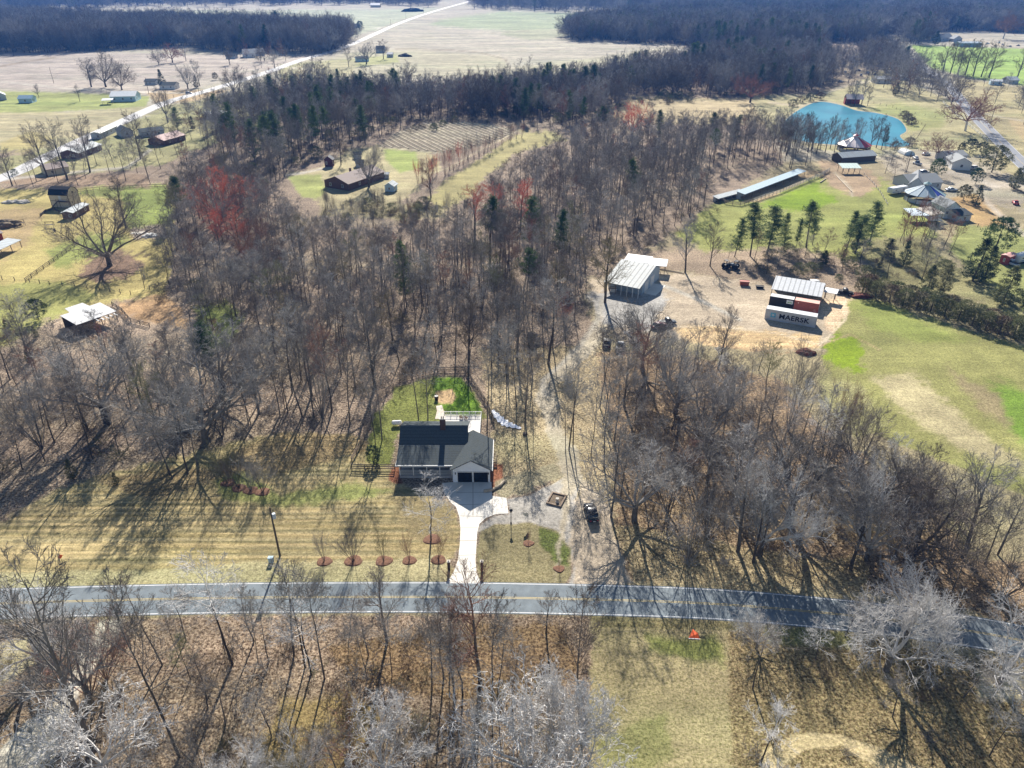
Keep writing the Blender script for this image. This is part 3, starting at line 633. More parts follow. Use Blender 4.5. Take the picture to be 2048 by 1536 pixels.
def brush_clump(seed, H=2.2, n=14, tw=0.03):
    g = TreeGen(seed); r = g.r
    for i in range(n):
        a = r.uniform(0, 6.283); el = r.uniform(0.4, 1.4); d = Vector((math.cos(a) * math.cos(el), math.sin(a) * math.cos(el), math.sin(el)))
        p = Vector((r.gauss(0, .5), r.gauss(0, .5), 0)); g.branch(p, d, H * r.uniform(.5, 1), 0.02, 1, (0, 5, 4), tw, 0.15, 0.05)
    return g
def meshes(g, name, trunk_mat, crown_mat):
    out = []
    for nm, v, f, m in (('trunk', g.tv, g.tf, trunk_mat), ('crown', g.cv, g.cf, crown_mat)):
        me = bpy.data.meshes.new(nm); me.from_pydata(v, [], f); me.update(); me.materials.append(m); out.append(me)
    return out
def joined(g, name, trunk_mat, crown_mat):
    me = bpy.data.meshes.new(name); o = len(g.tv)
    me.from_pydata(g.tv + g.cv, [], g.tf + [tuple(i + o for i in f) for f in g.cf]); me.update()
    me.materials.append(trunk_mat); me.materials.append(crown_mat)
    mi = [0] * len(g.tf) + [1] * len(g.cf); me.polygons.foreach_set('material_index', mi); return me
def recol(pair, m):
    c = pair[1].copy(); c.materials[0] = m; return [pair[0], c]

TALL = [(bare_tree(10 + i, H=18, spread=4.3 + .4 * (i % 3), base=[.38, .48, .3, .42, .52, .4][i], limbs=[16, 14, 18, 15, 13, 16][i], cnt=(6, 5, 5), tw=0.03, wob=0.035, tr=0.155)) for i in range(6)]
TALLM = [meshes(g, 't', bark, twig) for g in TALL]
SPREAD = [bare_tree(40 + i, H=16, spread=7.5, base=[.16, .22, .28, .2][i], limbs=[9, 8, 7, 8][i], cnt=(8, 6, 5, 3), tw=0.028, style='spread', tr=0.52, gn=0.16, up=0.08) for i in range(4)]
SPREADM = [meshes(g, 's', bark, twig) for g in SPREAD]
CROWN = [bare_tree(50 + i, H=14, spread=7.0, base=.3, limbs=10, cnt=(8, 5, 3, 3), tw=0.06, style='spread', tr=0.38, gn=0.2, up=0.1) for i in range(3)]
CROWNM = [meshes(g, 'cr', twig_pale, twig_pale) for g in CROWN]
VASE = [bare_tree(60 + i, H=6.6, limbs=12, cnt=(7, 5, 4), tw=0.016, style='vase', tr=0.12, gn=0.08, up=0.08) for i in range(2)]
VASEM = [meshes(g, 'v', bark, twig) for g in VASE]
OVAL = [bare_tree(70 + i, H=14, spread=4.8, base=.2, limbs=20, cnt=(6, 5, 5), tw=0.028, tr=0.26, up=0.2) for i in range(2)]
OVALM = [meshes(g, 'o', bark, twig) for g in OVAL]
PINEM = [meshes(pine_tree(80 + i, base=[.45, .6, .35, .2][i], whorls=[22, 16, 26, 30][i], spread=[3.5, 3.8, 3.0, 4.0][i]), 'p', bark, needle) for i in range(4)]
CEDM = [meshes(cedar_tree(90 + i), 'c', bark, cedarm) for i in range(3)]
ROUNDM = [meshes(cedar_tree(95 + i, H=7, spread=3.6, n=220, base=0.12, round_=True, lf=.34, lw=.13), 'r', bark, needle) for i in range(2)]
BUSHM = [meshes(cedar_tree(100 + i, H=3, spread=2.0, n=100, cl=20, base=0.02, round_=True, lf=.26, lw=.08), 'b', bark, hedgem) for i in range(2)]
BRUSHG = [brush_clump(110 + i) for i in range(3)]
BRUSHM = [meshes(g, 'brush', bark, brushm)[1] for g in BRUSHG]
LOWT = [joined(bare_tree(120 + i, H=18, spread=5.0, base=.14, limbs=18, cnt=(6, 5), tw=0.085, tr=0.2, nf=4), 'far_bare', bark, twig) for i in range(3)]
LOWS = [joined(bare_tree(125 + i, H=18, spread=7.0, base=.1, limbs=10, cnt=(6, 5, 5), tw=0.09, style='spread', tr=.3, gn=.14, up=.06, nf=4), 'far_round', bark, twig) for i in range(3)]
LOWTR = LOWT[0].copy(); LOWTR.materials[1] = twig_rose
LOWTRED = LOWT[1].copy(); LOWTRED.materials[1] = twig_red
LOWP = [joined(pine_tree(130 + i, whorls=12, cl=9, base=[.4, .25][i]), 'far_pine', bark, needle) for i in range(2)]
def fatten(me, k): return me
KINDS = {'tall': (TALLM, 18.0, 'bare_tree'), 'spread': (SPREADM, 16.0, 'spreading_tree'), 'forest': (TALLM, 18.0, 'bare_tree'), 'crown': (CROWNM, 14.0, 'sycamore_tree'), 'vase': (VASEM, 6.6, 'crape_myrtle'), 'oval': (OVALM, 14.0, 'shade_tree'),
         'pine': (PINEM, 17.0, 'pine_tree'), 'cedar': (CEDM, 8.0, 'cedar_tree'), 'round': (ROUNDM, 7.0, 'evergreen_tree'), 'bush': (BUSHM, 3.0, 'bush')}
_rc = {}
TR = random.Random(5)
def plant(kind, loc, h, label, cat='tree', group=None, m=None, var=None, name=None, wid=1.0):
    ms, H0, nm = KINDS[kind]; i = TR.randrange(len(ms)) if var is None else var % len(ms)
    pair = ms[i]
    if m is not None:
        key = (kind, i, m.name)
        if key not in _rc: _rc[key] = recol(pair, m)
        pair = _rc[key]
    s = h / H0
    e = empty(name or nm, (loc[0], loc[1], 0), TR.uniform(0, 6.28), label, cat, group); e.rotation_euler = (TR.gauss(0, .035), TR.gauss(0, .035), e.rotation_euler.z); e.scale = (s * wid, s * wid, s)
    link('trunk', pair[0], e); link('crown', pair[1], e)
    return e
# ---------------------------------------------------------------- buildings
white = mat('white_paint', (0.62, 0.62, 0.61), 0.6, var=0.05)
vinyl = mat('shade_tinted_siding', (0.78, 0.82, 0.86), 0.6, var=0.04, stripes=('Z', 40, .12))  # white siding; the blue of its shaded gable is mixed into the colour
shingle = mat('grey_shingles', (0.078, 0.09, 0.094), 0.95, var=0.22, scale=5, stripes=('Y', 12, .2), spec=0.05)
shingle_brown = mat('brown_shingles', (0.30, 0.245, 0.22), 0.9, var=0.14, scale=3)
shingle_grey = mat('light_grey_shingles', (0.27, 0.28, 0.28), 0.9, var=0.12, scale=3)
glass = mat('dark_glass', (0.03, 0.04, 0.05), 0.1, var=0.0, spec=0.6)
black = mat('black_paint', (0.012, 0.012, 0.014), 0.5, var=0.1)
brick = mat('red_brick', (0.13, 0.075, 0.06), 0.9, var=0.25, scale=5)
tin = mat('sheet_metal_roof', (0.44, 0.46, 0.47), 0.7, metal=0.0, var=0.14, stripes=('X', 5, .35), dirt=(0.40, 0.37, 0.33))
tin_old = mat('weathered_metal_roof', (0.40, 0.44, 0.45), 0.7, metal=0.0, var=0.2, stripes=('X', 5, .35), dirt=(0.30, 0.25, 0.22))
wood = mat('weathered_wood', (0.24, 0.18, 0.13), 0.9, var=0.25, scale=3)
darkwood = mat('dark_fence_wood', (0.10, 0.08, 0.06), 0.9, var=0.25, scale=3)
tanwall = mat('tan_siding', (0.58, 0.50, 0.36), 0.8, var=0.05)
greywall = mat('grey_siding', (0.42, 0.44, 0.46), 0.8, var=0.06)
bluewall = mat('light_blue_siding', (0.42, 0.56, 0.66), 0.7, var=0.05)
redwall = mat('red_siding', (0.28, 0.06, 0.05), 0.8, var=0.12)
stone = mat('pale_stone', (0.50, 0.46, 0.40), 0.9, var=0.3, scale=2, bump=.3)
rubber = mat('tyre_rubber', (0.02, 0.02, 0.02), 0.9, var=0)
chrome = mat('bright_metal', (0.5, 0.5, 0.52), 0.35, metal=0.8, var=0.02)
lampglass = mat('lamp_lens', (0.75, 0.75, 0.72), 0.2, var=0)
redlens = mat('red_lens', (0.35, 0.02, 0.02), 0.3, var=0)
FOOT = []   # plan circles kept free of random trees
def keep(p, r): FOOT.append((p[0], p[1], r))

def window(parent, c, w, h, fm=white, n=(0, -1), name='window', gm=glass):
    """c = centre on the wall face, n = outward normal in the local plan"""
    a = math.atan2(n[1], n[0]) + math.pi / 2
    o = bpy.data.objects.new(name, None)
    mb = MB(); t = 0.09
    for x0, x1, z0, z1 in ((-w / 2, w / 2, h / 2 - t, h / 2), (-w / 2, w / 2, -h / 2, -h / 2 + t), (-w / 2, -w / 2 + t, -h / 2 + t, h / 2 - t), (w / 2 - t, w / 2, -h / 2 + t, h / 2 - t)):
        mb.box(x0, x1, -0.06, 0.0, z0, z1)
    mb.box(-0.03, 0.03, -0.05, 0.0, -h / 2 + t, h / 2 - t)
    f = mb.build(name, fm, parent); f.location = c; f.rotation_euler = (0, 0, a)
    MB().box(-w / 2 + t, w / 2 - t, -0.03, 0.002, -h / 2 + t, h / 2 - t).build('pane', gm, f)
    return f
def door(parent, c, w, h, m=white, n=(0, -1), name='door'):
    a = math.atan2(n[1], n[0]) + math.pi / 2
    mb = MB().box(-w / 2, w / 2, -0.05, 0.0, 0, h)
    for k in range(2): mb.box(-w / 2 + .12, w / 2 - .12, -0.07, -0.051, .15 + k * h / 2, h / 2 - .1 + k * h / 2)
    d = mb.build(name, m, parent); d.location = c; d.rotation_euler = (0, 0, a)
    MB().box(w / 2 - .14, w / 2 - .08, -0.13, -0.06, h * .45, h * .5).build('handle', chrome, d)
    return d
def gable_wall(w, d, h, rh, axis='x', th=0.0):
    """closed gable body centred on the origin, ridge along axis"""
    mb = MB(); x, y = w / 2, d / 2
    if axis == 'x':
        vs = [(-x, -y, 0), (x, -y, 0), (x, y, 0), (-x, y, 0), (-x, -y, h), (x, -y, h), (x, y, h), (-x, y, h), (-x, 0, h + rh), (x, 0, h + rh)]
        fs = [(0, 1, 5, 4), (2, 3, 7, 6), (1, 2, 6, 9, 5), (3, 0, 4, 8, 7), (4, 5, 9, 8), (6, 7, 8, 9), (3, 2, 1, 0)]
    else:
        vs = [(-x, -y, 0), (x, -y, 0), (x, y, 0), (-x, y, 0), (-x, -y, h), (x, -y, h), (x, y, h), (-x, y, h), (0, -y, h + rh), (0, y, h + rh)]
        fs = [(0, 1, 5, 8, 4), (2, 3, 7, 9, 6), (1, 2, 6, 5), (3, 0, 4, 7), (4, 8, 9, 7), (8, 5, 6, 9), (3, 2, 1, 0)]
    return mb.add(vs, fs)
def gable_roof(w, d, h, rh, axis='x', ov=0.4, th=0.14, lift=0.03):
    mb = MB(); x, y = w / 2, d / 2
    if axis == 'x':
        s = rh / y; ze = h - ov * s + lift; zr = h + rh + lift; X = x + ov; Y = y + ov
        mb.slab([(-X, -Y, ze + th), (X, -Y, ze + th), (X, 0, zr + th), (-X, 0, zr + th)], th)
        mb.slab([(X, Y, ze + th), (-X, Y, ze + th), (-X, 0.001, zr + th), (X, 0.001, zr + th)], th)
    else:
        s = rh / x; ze = h - ov * s + lift; zr = h + rh + lift; X = x + ov; Y = y + ov
        mb.slab([(-X, Y, ze + th), (-X, -Y, ze + th), (0, -Y, zr + th), (0, Y, zr + th)], th)
        mb.slab([(X, -Y, ze + th), (X, Y, ze + th), (0.001, Y, zr + th), (0.001, -Y, zr + th)], th)
    return mb
def frame2(pL, pR, depth, h=0.0, hL=None):
    a, b = at(*pL, h), at(*pR, h); v = (b - a); v.z = 0; w = v.length; ang = math.atan2(v.y, v.x)
    n = Vector((-math.sin(ang), math.cos(ang), 0)); c = (a + b) / 2 + n * depth / 2; c.z = 0
    return c, ang, w
def house(name, label, pL, pR, depth, h=2.7, rh=1.6, axis='x', wm=white, rm=shingle_grey, wins=3, dr=True, chim=None, cat='house', group=None, ov=0.4, side='r', eave=False, wid=None):
    """a small gabled building; its camera-side foot runs from pixel pL to pixel pR of the photo"""
    c, ang, w = frame2(pL, pR, depth, h if eave else 0)
    if wid: w = wid
    e = empty(name, c, ang, label, cat, group); keep(c, max(w, depth) * 0.62 + 1)
    gable_wall(w, depth, h, rh, axis).build('wall', wm, e)
    gable_roof(w, depth, h, rh, axis, ov).build('roof', rm, e)
    ww = min(1.1, w / 5); wh = min(1.3, h * .45); n = wins + (1 if dr else 0)
    for i in range(n):
        x = -w / 2 + w * (i + 0.5) / n
        if dr and i == n // 2: door(e, (x, -depth / 2, 0.05), min(1.0, w / 4), min(2.1, h * .8), wm if wm is not white else greywall)
        else: window(e, (x, -depth / 2, h * .55), ww, wh)
    if wins:
        for s in (1, -1): window(e, (s * w / 2, -depth * .2, h * .55), min(1.0, depth / 4), wh, n=(s, 0))
    if chim is not None:
        x, y = chim; MB().box(x - .35, x + .35, y - .35, y + .35, h, h + rh + 1.0).box(x - .42, x + .42, y - .42, y + .42, h + rh + 1.0, h + rh + 1.12).build('chimney', brick, e)
    return e
def open_shed(name, label, pL, pR, depth, h=2.8, dz=0.6, rm=tin, cat='shed', posts=4, eave=True, wm=None, group=None, back=True, gable=0):
    c, ang, w = frame2(pL, pR, depth, h if eave else 0)
    e = empty(name, c, ang, label, cat, group); keep(c, max(w, depth) * 0.62 + 1)
    x, y = w / 2, depth / 2
    r = MB()
    if gable:
        r = gable_roof(w, depth, h, gable, 'x', 0.25, 0.1)
    else:
        r.slab([(-x - .3, -y - .3, h), (x + .3, -y - .3, h), (x + .3, y + .3, h + dz), (-x - .3, y + .3, h + dz)], 0.1)
    r.build('roof', rm, e)
    for i in range(posts):
        px = -x + .15 + (w - .3) * i / (posts - 1)
        for py, ph in ((-y + .1, h - .12), (y - .1, (h if gable else h + dz) - .14)):
            if py > 0 and back and wm: continue
            MB().box(px - .08, px + .08, py - .08, py + .08, 0, ph).build('post', wood, e)
    if wm:
        MB().box(-x, x, y - .12, y, 0, h - .15 + (0 if gable else dz * .95)).build('wall', wm, e)
        MB().box(-x, -x + .12, -y + depth * .45, y - .13, 0, h - .15 + (0 if gable else dz * .4)).build('wall', wm, e)
    return e
def round_pen(label, pc, rad, he, ha, cols, n=12):
    c = at(*pc); e = empty('round_pen', c, 0.2, label, 'barn'); keep(c, rad + 2)
    P = lambda k, r, z: (r * math.cos(2 * math.pi * k / n), r * math.sin(2 * math.pi * k / n), z)
    by = {}
    for k in range(n):
        m = cols[k % len(cols)]; by.setdefault(m.name, (m, MB()))[1].slab([P(k, rad, he), P(k + 1, rad, he), P(k + 1, .9, ha), P(k, .9, ha)], 0.08)
    for m, mb in by.values(): mb.build('roof', m, e)
    rb = MB()
    for k in range(n): rb.tube([P(k, rad, he + .05), P(k, .9, ha + .05)], [.09, .07], 4)
    rb.build('roof_rib', white, e)
    MB().tube([(0, 0, ha - .1), (0, 0, ha + .5)], [.85, .85], n).build('cupola', white, e)
    cu = MB(); cu.tube([(0, 0, ha + .5), (0, 0, ha + 1.3)], [1.5, .08], n); cu.build('cupola_roof', cols[0], e)
    w = MB()
    for k in range(n): a, b = P(k, rad - .5, 0), P(k + 1, rad - .5, 0); w.add([a, b, (b[0], b[1], 1.5), (a[0], a[1], 1.5)], [(0, 1, 2, 3)])
    w.build('fence_wall', greywall, e)
    for k in range(n):
        a = P(k, rad - .45, 0); MB().box(a[0] - .09, a[0] + .09, a[1] - .09, a[1] + .09, 0, he - .02).build('post', wood, e)
    return e

def loft(secs, n=10, power=3.2):
    """closed body through stations (x, half width, z low, z high), superellipse sections"""
    vs = []; fs = []
    for x, hw, z0, z1 in secs:
        cz, hz = (z0 + z1) / 2, (z1 - z0) / 2
        for k in range(n * 2):
            a = math.pi * (k + .5) / n; ca, sa = math.cos(a), math.sin(a)
            vs.append((x, hw * math.copysign(abs(ca) ** (2 / power), ca), cz + hz * math.copysign(abs(sa) ** (2 / power), sa)))
    m = n * 2
    for i in range(len(secs) - 1):
        for k in range(m): fs.append((i * m + k, i * m + (k + 1) % m, (i + 1) * m + (k + 1) % m, (i + 1) * m + k))
    fs.append(tuple(range(m))[::-1]); fs.append(tuple(range(len(vs) - m, len(vs))))
    return MB().add(vs, fs)
def car(label, loc, rz, paint, kind='sedan', cat='car', name='parked_car', s=1.0, group=None):
    e = empty(name, (loc[0], loc[1], 0.0), rz, label, cat, group, s); keep(loc, 3.5)
    body = loft([(-2.3, .70, .45, .80), (-2.2, .84, .33, .92), (-1.5, .90, .26, .98), (0, .92, .25, .97), (1.3, .90, .26, .93), (2.0, .84, .3, .84), (2.3, .62, .4, .68)])
    body.build('body', paint, e, True)
    if kind == 'sedan': cab = [(-1.75, .60, .9, .97), (-1.15, .70, .9, 1.36), (-.3, .72, .9, 1.45), (.45, .70, .9, 1.38), (1.15, .66, .88, .95)]
    elif kind == 'suv': cab = [(-2.15, .70, .9, 1.05), (-1.95, .76, .9, 1.6), (-.3, .78, .9, 1.68), (.5, .76, .9, 1.58), (1.15, .72, .88, .97)]
    else: cab = [(-.55, .76, .9, .95), (-.45, .76, .9, 1.65), (.3, .77, .9, 1.7), (.65, .75, .9, 1.6), (1.15, .72, .88, .97)]
    loft(cab).build('glasshouse', glass, e, True)
    rf = [(x, hw - .03, z1 - .07, z1 + .025) for x, hw, z0, z1 in cab if z1 > 1.3]
    loft(rf, 6, 2.6).build('roof', paint, e, True)
    if kind == 'pickup': MB().box(-2.15, -.65, -.7, .7, .97, 1.0).build('load_bed', black, e)
    for x in (-1.4, 1.4):
        for y in (-.82, .82):
            w = MB(); w.tube([(x, y - .11, .33), (x, y + .11, .33)], [.34, .34], 14); wo = w.build('wheel', rubber, e)
            MB().tube([(x, y + math.copysign(.112, y), .33), (x, y + math.copysign(.125, y), .33)], [.2, .18], 10).build('rim', chrome, wo)
    for y in (-.6, .6):
        MB().box(2.13, 2.24, y - .14, y + .14, .60, .70).build('headlight', lampglass, e)
        MB().box(-2.32, -2.25, y - .14, y + .14, .66, .80).build('tail_light', redlens, e)
    MB().box(-2.36, -2.3, -.22, .22, .52, .64).build('number_plate', white, e)
    for y in (-.98, .98): MB().box(.62, .78, y - .09, y + .09, .93, 1.05).build('mirror', paint, e)
    return e
def fence(label, pts, step=2.6, h=1.2, rails=3, m=wood, px=True, cat='fence', pr=.07, group=None, maxp=90, wire=False):
    P = [at(*p) if px else Vector(p) for p in pts]; e = empty('fence', P[0], 0, label, cat, group); o = P[0]
    pm = MB().box(-pr, pr, -pr, pr, 0, h).mesh('post', m); rb = MB(); n = 0
    seg = sum((P[i + 1] - P[i]).length for i in range(len(P) - 1)); step = max(step, seg / maxp)
    last = None
    for i in range(len(P) - 1):
        L = (P[i + 1] - P[i]).length; k = max(1, round(L / step))
        for j in range(k + (1 if i == len(P) - 2 else 0)):
            q = P[i].lerp(P[i + 1], j / k) - o; hh = 1 + TR.uniform(-.08, .1)
            link('post', pm, e, (q.x, q.y, 0), (TR.gauss(0, .02), TR.gauss(0, .02), TR.uniform(0, .2)), (1, 1, hh))
        d = (P[i + 1] - P[i]).normalized(); a, b = P[i] - o, P[i + 1] - o
        t = .015 if wire else .035; hw = .008 if wire else .07; nn = Vector((-d.y, d.x, 0)) * (pr + .02)
        for r in range(rails):
            z = h * (.28 + .64 * r / max(1, rails - 1)); tt = nn.normalized() * t
            rb.hexa([(a + nn - tt)[:2] + (z - hw,), (b + nn - tt)[:2] + (z - hw,), (b + nn + tt)[:2] + (z - hw,), (a + nn + tt)[:2] + (z - hw,)],
                    [(a + nn - tt)[:2] + (z + hw,), (b + nn - tt)[:2] + (z + hw,), (b + nn + tt)[:2] + (z + hw,), (a + nn + tt)[:2] + (z + hw,)])
    if rails: rb.build('rail', m, e)
    return e
def utility_pole(label, p, h=9.5, arm=True, group=None, can=False, lean=0):
    loc = at(*p); e = empty('utility_pole', loc, 0.3, label, 'pole', group)
    e.rotation_euler = (0, lean, 0.3)
    MB().tube([(0, 0, -.2), (0, 0, h)], [.17, .11], 8).build('pole', darkwood, e)
    if arm: MB().box(-1.1, 1.1, -.06, .06, h - .7, h - .58).build('crossarm', wood, e)
    if can:
        MB().tube([(.35, 0, h - 2.1), (.35, 0, h - 1.2)], [.25, .25], 10).build('transformer', mat('transformer_grey', (.5, .56, .6), .5), e)
    return e
def pile(name, label, p, r, h, m, cat, n=26, sq=0.6, seed=1, flat=False):
    """a heap: one lumpy mound of material"""
    c = at(*p); rn = random.Random(seed); g = bmesh.new()
    bmesh.ops.create_icosphere(g, subdivisions=4, radius=1)
    for v in g.verts:
        x, y, z = v.co; k = 1 + .35 * (vnoise(np.array([x * 2.5 + seed]), np.array([y * 2.5 + z * 2]), seed)[0] - .5) + .3 * (vnoise(np.array([x * 6 + seed]), np.array([y * 6 + z * 5]), seed + 4)[0] - .5)
        v.co = (x * r * k, y * r * sq * k, max(-.1, z * h * k * (1 - .25 * abs(x))))
    me = bpy.data.meshes.new(name); g.to_mesh(me); me.materials.append(m)
    o = bpy.data.objects.new(name, me); COL.objects.link(o); o.location = c; o.rotation_euler = (0, 0, rn.uniform(-.3, .3))
    return tag(o, label, cat)

# ---------------------------------------------------------------- the house with the garage
def main_house():
    e = empty('ranch_house', (0, 0, 0), 0, 'white sided house with dark grey shingle roof, brick chimney and two car garage', 'house')
    keep((-12, 107), 12)
    xl, xr = -19.6, -8.2; yf, yb = 103.4, 112.2
    MB().box(xl, xr, yf, yb, 0, 3.3).add([(xl, yf, 3.3), (xl, 105.3, 3.85), (xl, 108.4, 5.9), (xl, yb, 4.1), (xl, yb, 3.3), (xr, yf, 3.3), (xr, 105.3, 3.85), (xr, 108.4, 5.9), (xr, yb, 4.1), (xr, yb, 3.3)],
        [(0, 1, 2, 3, 4), (5, 9, 8, 7, 6), (0, 5, 6, 1), (1, 6, 7, 2), (2, 7, 8, 3), (3, 8, 9, 4)]).build('wall', vinyl, e)
    X0, X1 = xl - .45, xr + .35; th = .16
    r = MB(); r.slab([(X0, 100.7, 2.95), (X1, 100.7, 2.95), (X1, 105.3, 4.12), (X0, 105.3, 4.12)], th)
    r.slab([(X0, 105.301, 4.12), (X1, 105.301, 4.12), (X1, 108.4, 6.18), (X0, 108.4, 6.18)], th)
    r.slab([(X1, 112.9, 4.15), (X0, 112.9, 4.15), (X0, 108.402, 6.18), (X1, 108.402, 6.18)], th)
    roof = r.build('roof', shingle, e)
    ch = MB().box(-12.85, -11.9, 107.6, 108.5, 5.2, 7.9).build('chimney', mat('chimney_brick', (.09, .055, .045), .9, var=.3, scale=4), roof)  # brick colour darkened to carry the shadow on its near face
    MB().box(-12.92, -11.83, 107.53, 108.57, 7.9, 8.02).box(-12.65, -12.45, 107.95, 108.25, 8.02, 8.35).box(-12.3, -12.1, 107.95, 108.25, 8.02, 8.35).build('chimney_cap', stone, roof)
    MB().box(X0 - .03, X1, 100.58, 100.7, 2.72, 2.98).box(X0 - .12, X0 - .005, 100.58, 105.3, 2.75, 2.86).build('gutter', white, e)
    # porch
    MB().box(xl, -10.4, 101.0, 103.4, 0, .55).build('porch_floor', mat('porch_boards', (.33, .33, .33), .8, stripes=('Y', 40, .3)), e)
    for x in (-19.5, -17.15, -14.8, -12.55, -10.45): MB().box(x - .08, x + .08, 101.05, 101.21, .55, 2.85).build('porch_post', white, e)
    rl = MB()
    for z in (.75, 1.45): rl.box(-19.4, -10.5, 101.1, 101.17, z, z + .07)
    for k in range(60): x = -19.3 + k * .148; rl.box(x, x + .035, 101.115, 101.155, .82, 1.45)
    rl.build('porch_railing', white, e)
    MB().box(-10.35, -9.2, 100.2, 101.2, 0, .2).box(-10.35, -9.2, 100.55, 101.2, .2, .38).build('porch_step', conc, e)
    for x in (-18.2, -16.0, -12.3): window(e, (x, yf, 1.75), 1.1, 1.35)
    door(e, (-14.3, yf, .56), 1.0, 2.1, mat('pale_door', (.62, .66, .70), .6))
    for y in (105.6, 110): window(e, (xl, y, 2.0), .9, 1.2, n=(-1, 0))
    # garage wing
    gl, gr, gf, gb = -10.2, -3.85, 99.85, 108.6; gxm = (gl + gr) / 2
    MB().hexa([(gl, gf, 0), (gr, gf, 0), (gr, gb, 0), (gl, gb, 0)], [(gl, gf, 2.75), (gr, gf, 2.75), (gr, gb, 2.75), (gl, gb, 2.75)]).add(
        [(gl, gf, 2.75), (gr, gf, 2.75), (gxm, gf, 4.5), (gl, gb, 2.75), (gr, gb, 2.75), (gxm, gb, 4.5)], [(0, 1, 2), (4, 3, 5), (0, 2, 5, 3), (1, 4, 5, 2)]).build('garage_wall', vinyl, e)
    g = MB(); L, Rr = gl - .45, gr + .45; F0, B0 = gf - .35, gb + .3; ze, zr = 2.62, 4.68
    g.slab([(L, B0, ze + th), (L, F0, ze + th), (gxm, F0, zr + th), (gxm, B0, zr + th)], th)
    g.slab([(Rr, F0, ze + th), (Rr, B0, ze + th), (gxm + .002, B0, zr + th), (gxm + .002, F0, zr + th)], th)
    g.build('garage_roof', shingle, e)
    MB().box(Rr - .02, Rr + .1, F0, B0, 2.6, 2.74).box(gr + .005, gr + .08, F0 + .4, F0 + .48, 0, 2.6).build('gutter', white, e)
    for x0 in (-9.35, -6.6):
        d = MB().box(x0, x0 + 2.45, gf - .035, gf - .01, .02, 2.1).build('garage_door', mat('garage_black', (.006, .006, .008), .35, var=0), e)
        MB().box(x0 - .1, x0, gf - .08, gf, 0, 2.2).box(x0 + 2.45, x0 + 2.55, gf - .08, gf, 0, 2.2).box(x0 - .1, x0 + 2.55, gf - .08, gf - .002, 2.201, 2.32).build('door_frame', white, d)
        s = MB()
        for k in range(1, 4): s.box(x0, x0 + 2.45, gf - .045, gf - .036, .02 + k * .52, .04 + k * .52)
        s.build('panel_line', mat('dark_line', (.03, .03, .03), .5, var=0), d)
    for x in (-9.75, -6.75 + .01, -4.05 + .0):
        if x != -6.74: MB().box(x - .07, x + .07, gf - .16, gf - .01, 1.75, 2.1).build('wall_lantern', black, e)
    window(e, (gr, 104, 1.5), .9, 1.1, n=(1, 0))
    # rear deck
    dk = MB().box(-8.1, -6.0, 108.95, 119.8, .85, 1.0).box(-13.4, -8.101, 113.2, 119.8, .85, 1.0).build('deck', mat('pale_deck_boards', (.55, .53, .50), .8, var=.08, stripes=('X', 40, .2)), e)
    pr = MB()
    for x in (-13.3, -12.0, -10.8, -9.6, -8.4, -7.2, -6.05): pr.box(x - .06, x + .06, 119.7, 119.82, 0, 2.0)
    for y in (117.5, 115, 113, 111, 109.1): pr.box(-6.1, -6.0, y - .05, y + .05, 0, 2.0)
    for z in (1.15, 1.9): pr.box(-13.3, -6.0, 119.72, 119.78, z, z + .09).box(-6.08, -6.03, 109.1, 119.69, z, z + .09)
    for k in range(46): x = -13.2 + k * .152; pr.box(x, x + .03, 119.73, 119.76, 1.2, 1.9)
    pr.build('railing', white, dk)
    st = MB()
    for k in range(5): st.box(-5.98 + k * .28, -5.7 + k * .28, 112.6, 113.9, .8 - k * .17, .85 - k * .17)
    for y in (112.55, 113.9): st.slab([(-5.98, y, 1.9), (-5.98, y + .06, 1.9), (-4.2, y + .06, .95), (-4.2, y, .95)], .08).box(-4.26, -4.18, y, y + .06, 0, .95)
    st.build('stairs', wood, dk)
    ss = MB()
    for k in range(5): ss.box(-3.8, -2.7, 104.9 - k * .3, 105.2 - k * .3, .8 - k * .17, .85 - k * .17)
    for k in range(3): ss.box(-2.75, -2.67, 105.2 - k * .75, 105.28 - k * .75, 0, 1.75 - k * .4)
    ss.slab([(-2.75, 103.6, .95), (-2.67, 103.6, .95), (-2.67, 105.3, 1.8), (-2.75, 105.3, 1.8)], .08)
    ss.build('side_steps', darkwood, e)
    for x, y in ((-9.9, 118.6), (-8.9, 118.4)):
        c = empty('patio_chair', (x, y, 1.0), 2.8, 'small dark patio chair, %s of the two on the back deck' % ('left' if x < -9.5 else 'right'), 'chair')
        MB().box(-.28, .28, -.28, .28, .38, .44).build('seat', wood, c); MB().box(-.28, .28, .24, .3, .45, .95).build('backrest', wood, c)
        for sx in (-.25, .25):
            for sy in (-.25, .25): MB().box(sx - .03, sx + .03, sy - .03, sy + .03, 0, .38).build('leg', wood, c)
main_house()
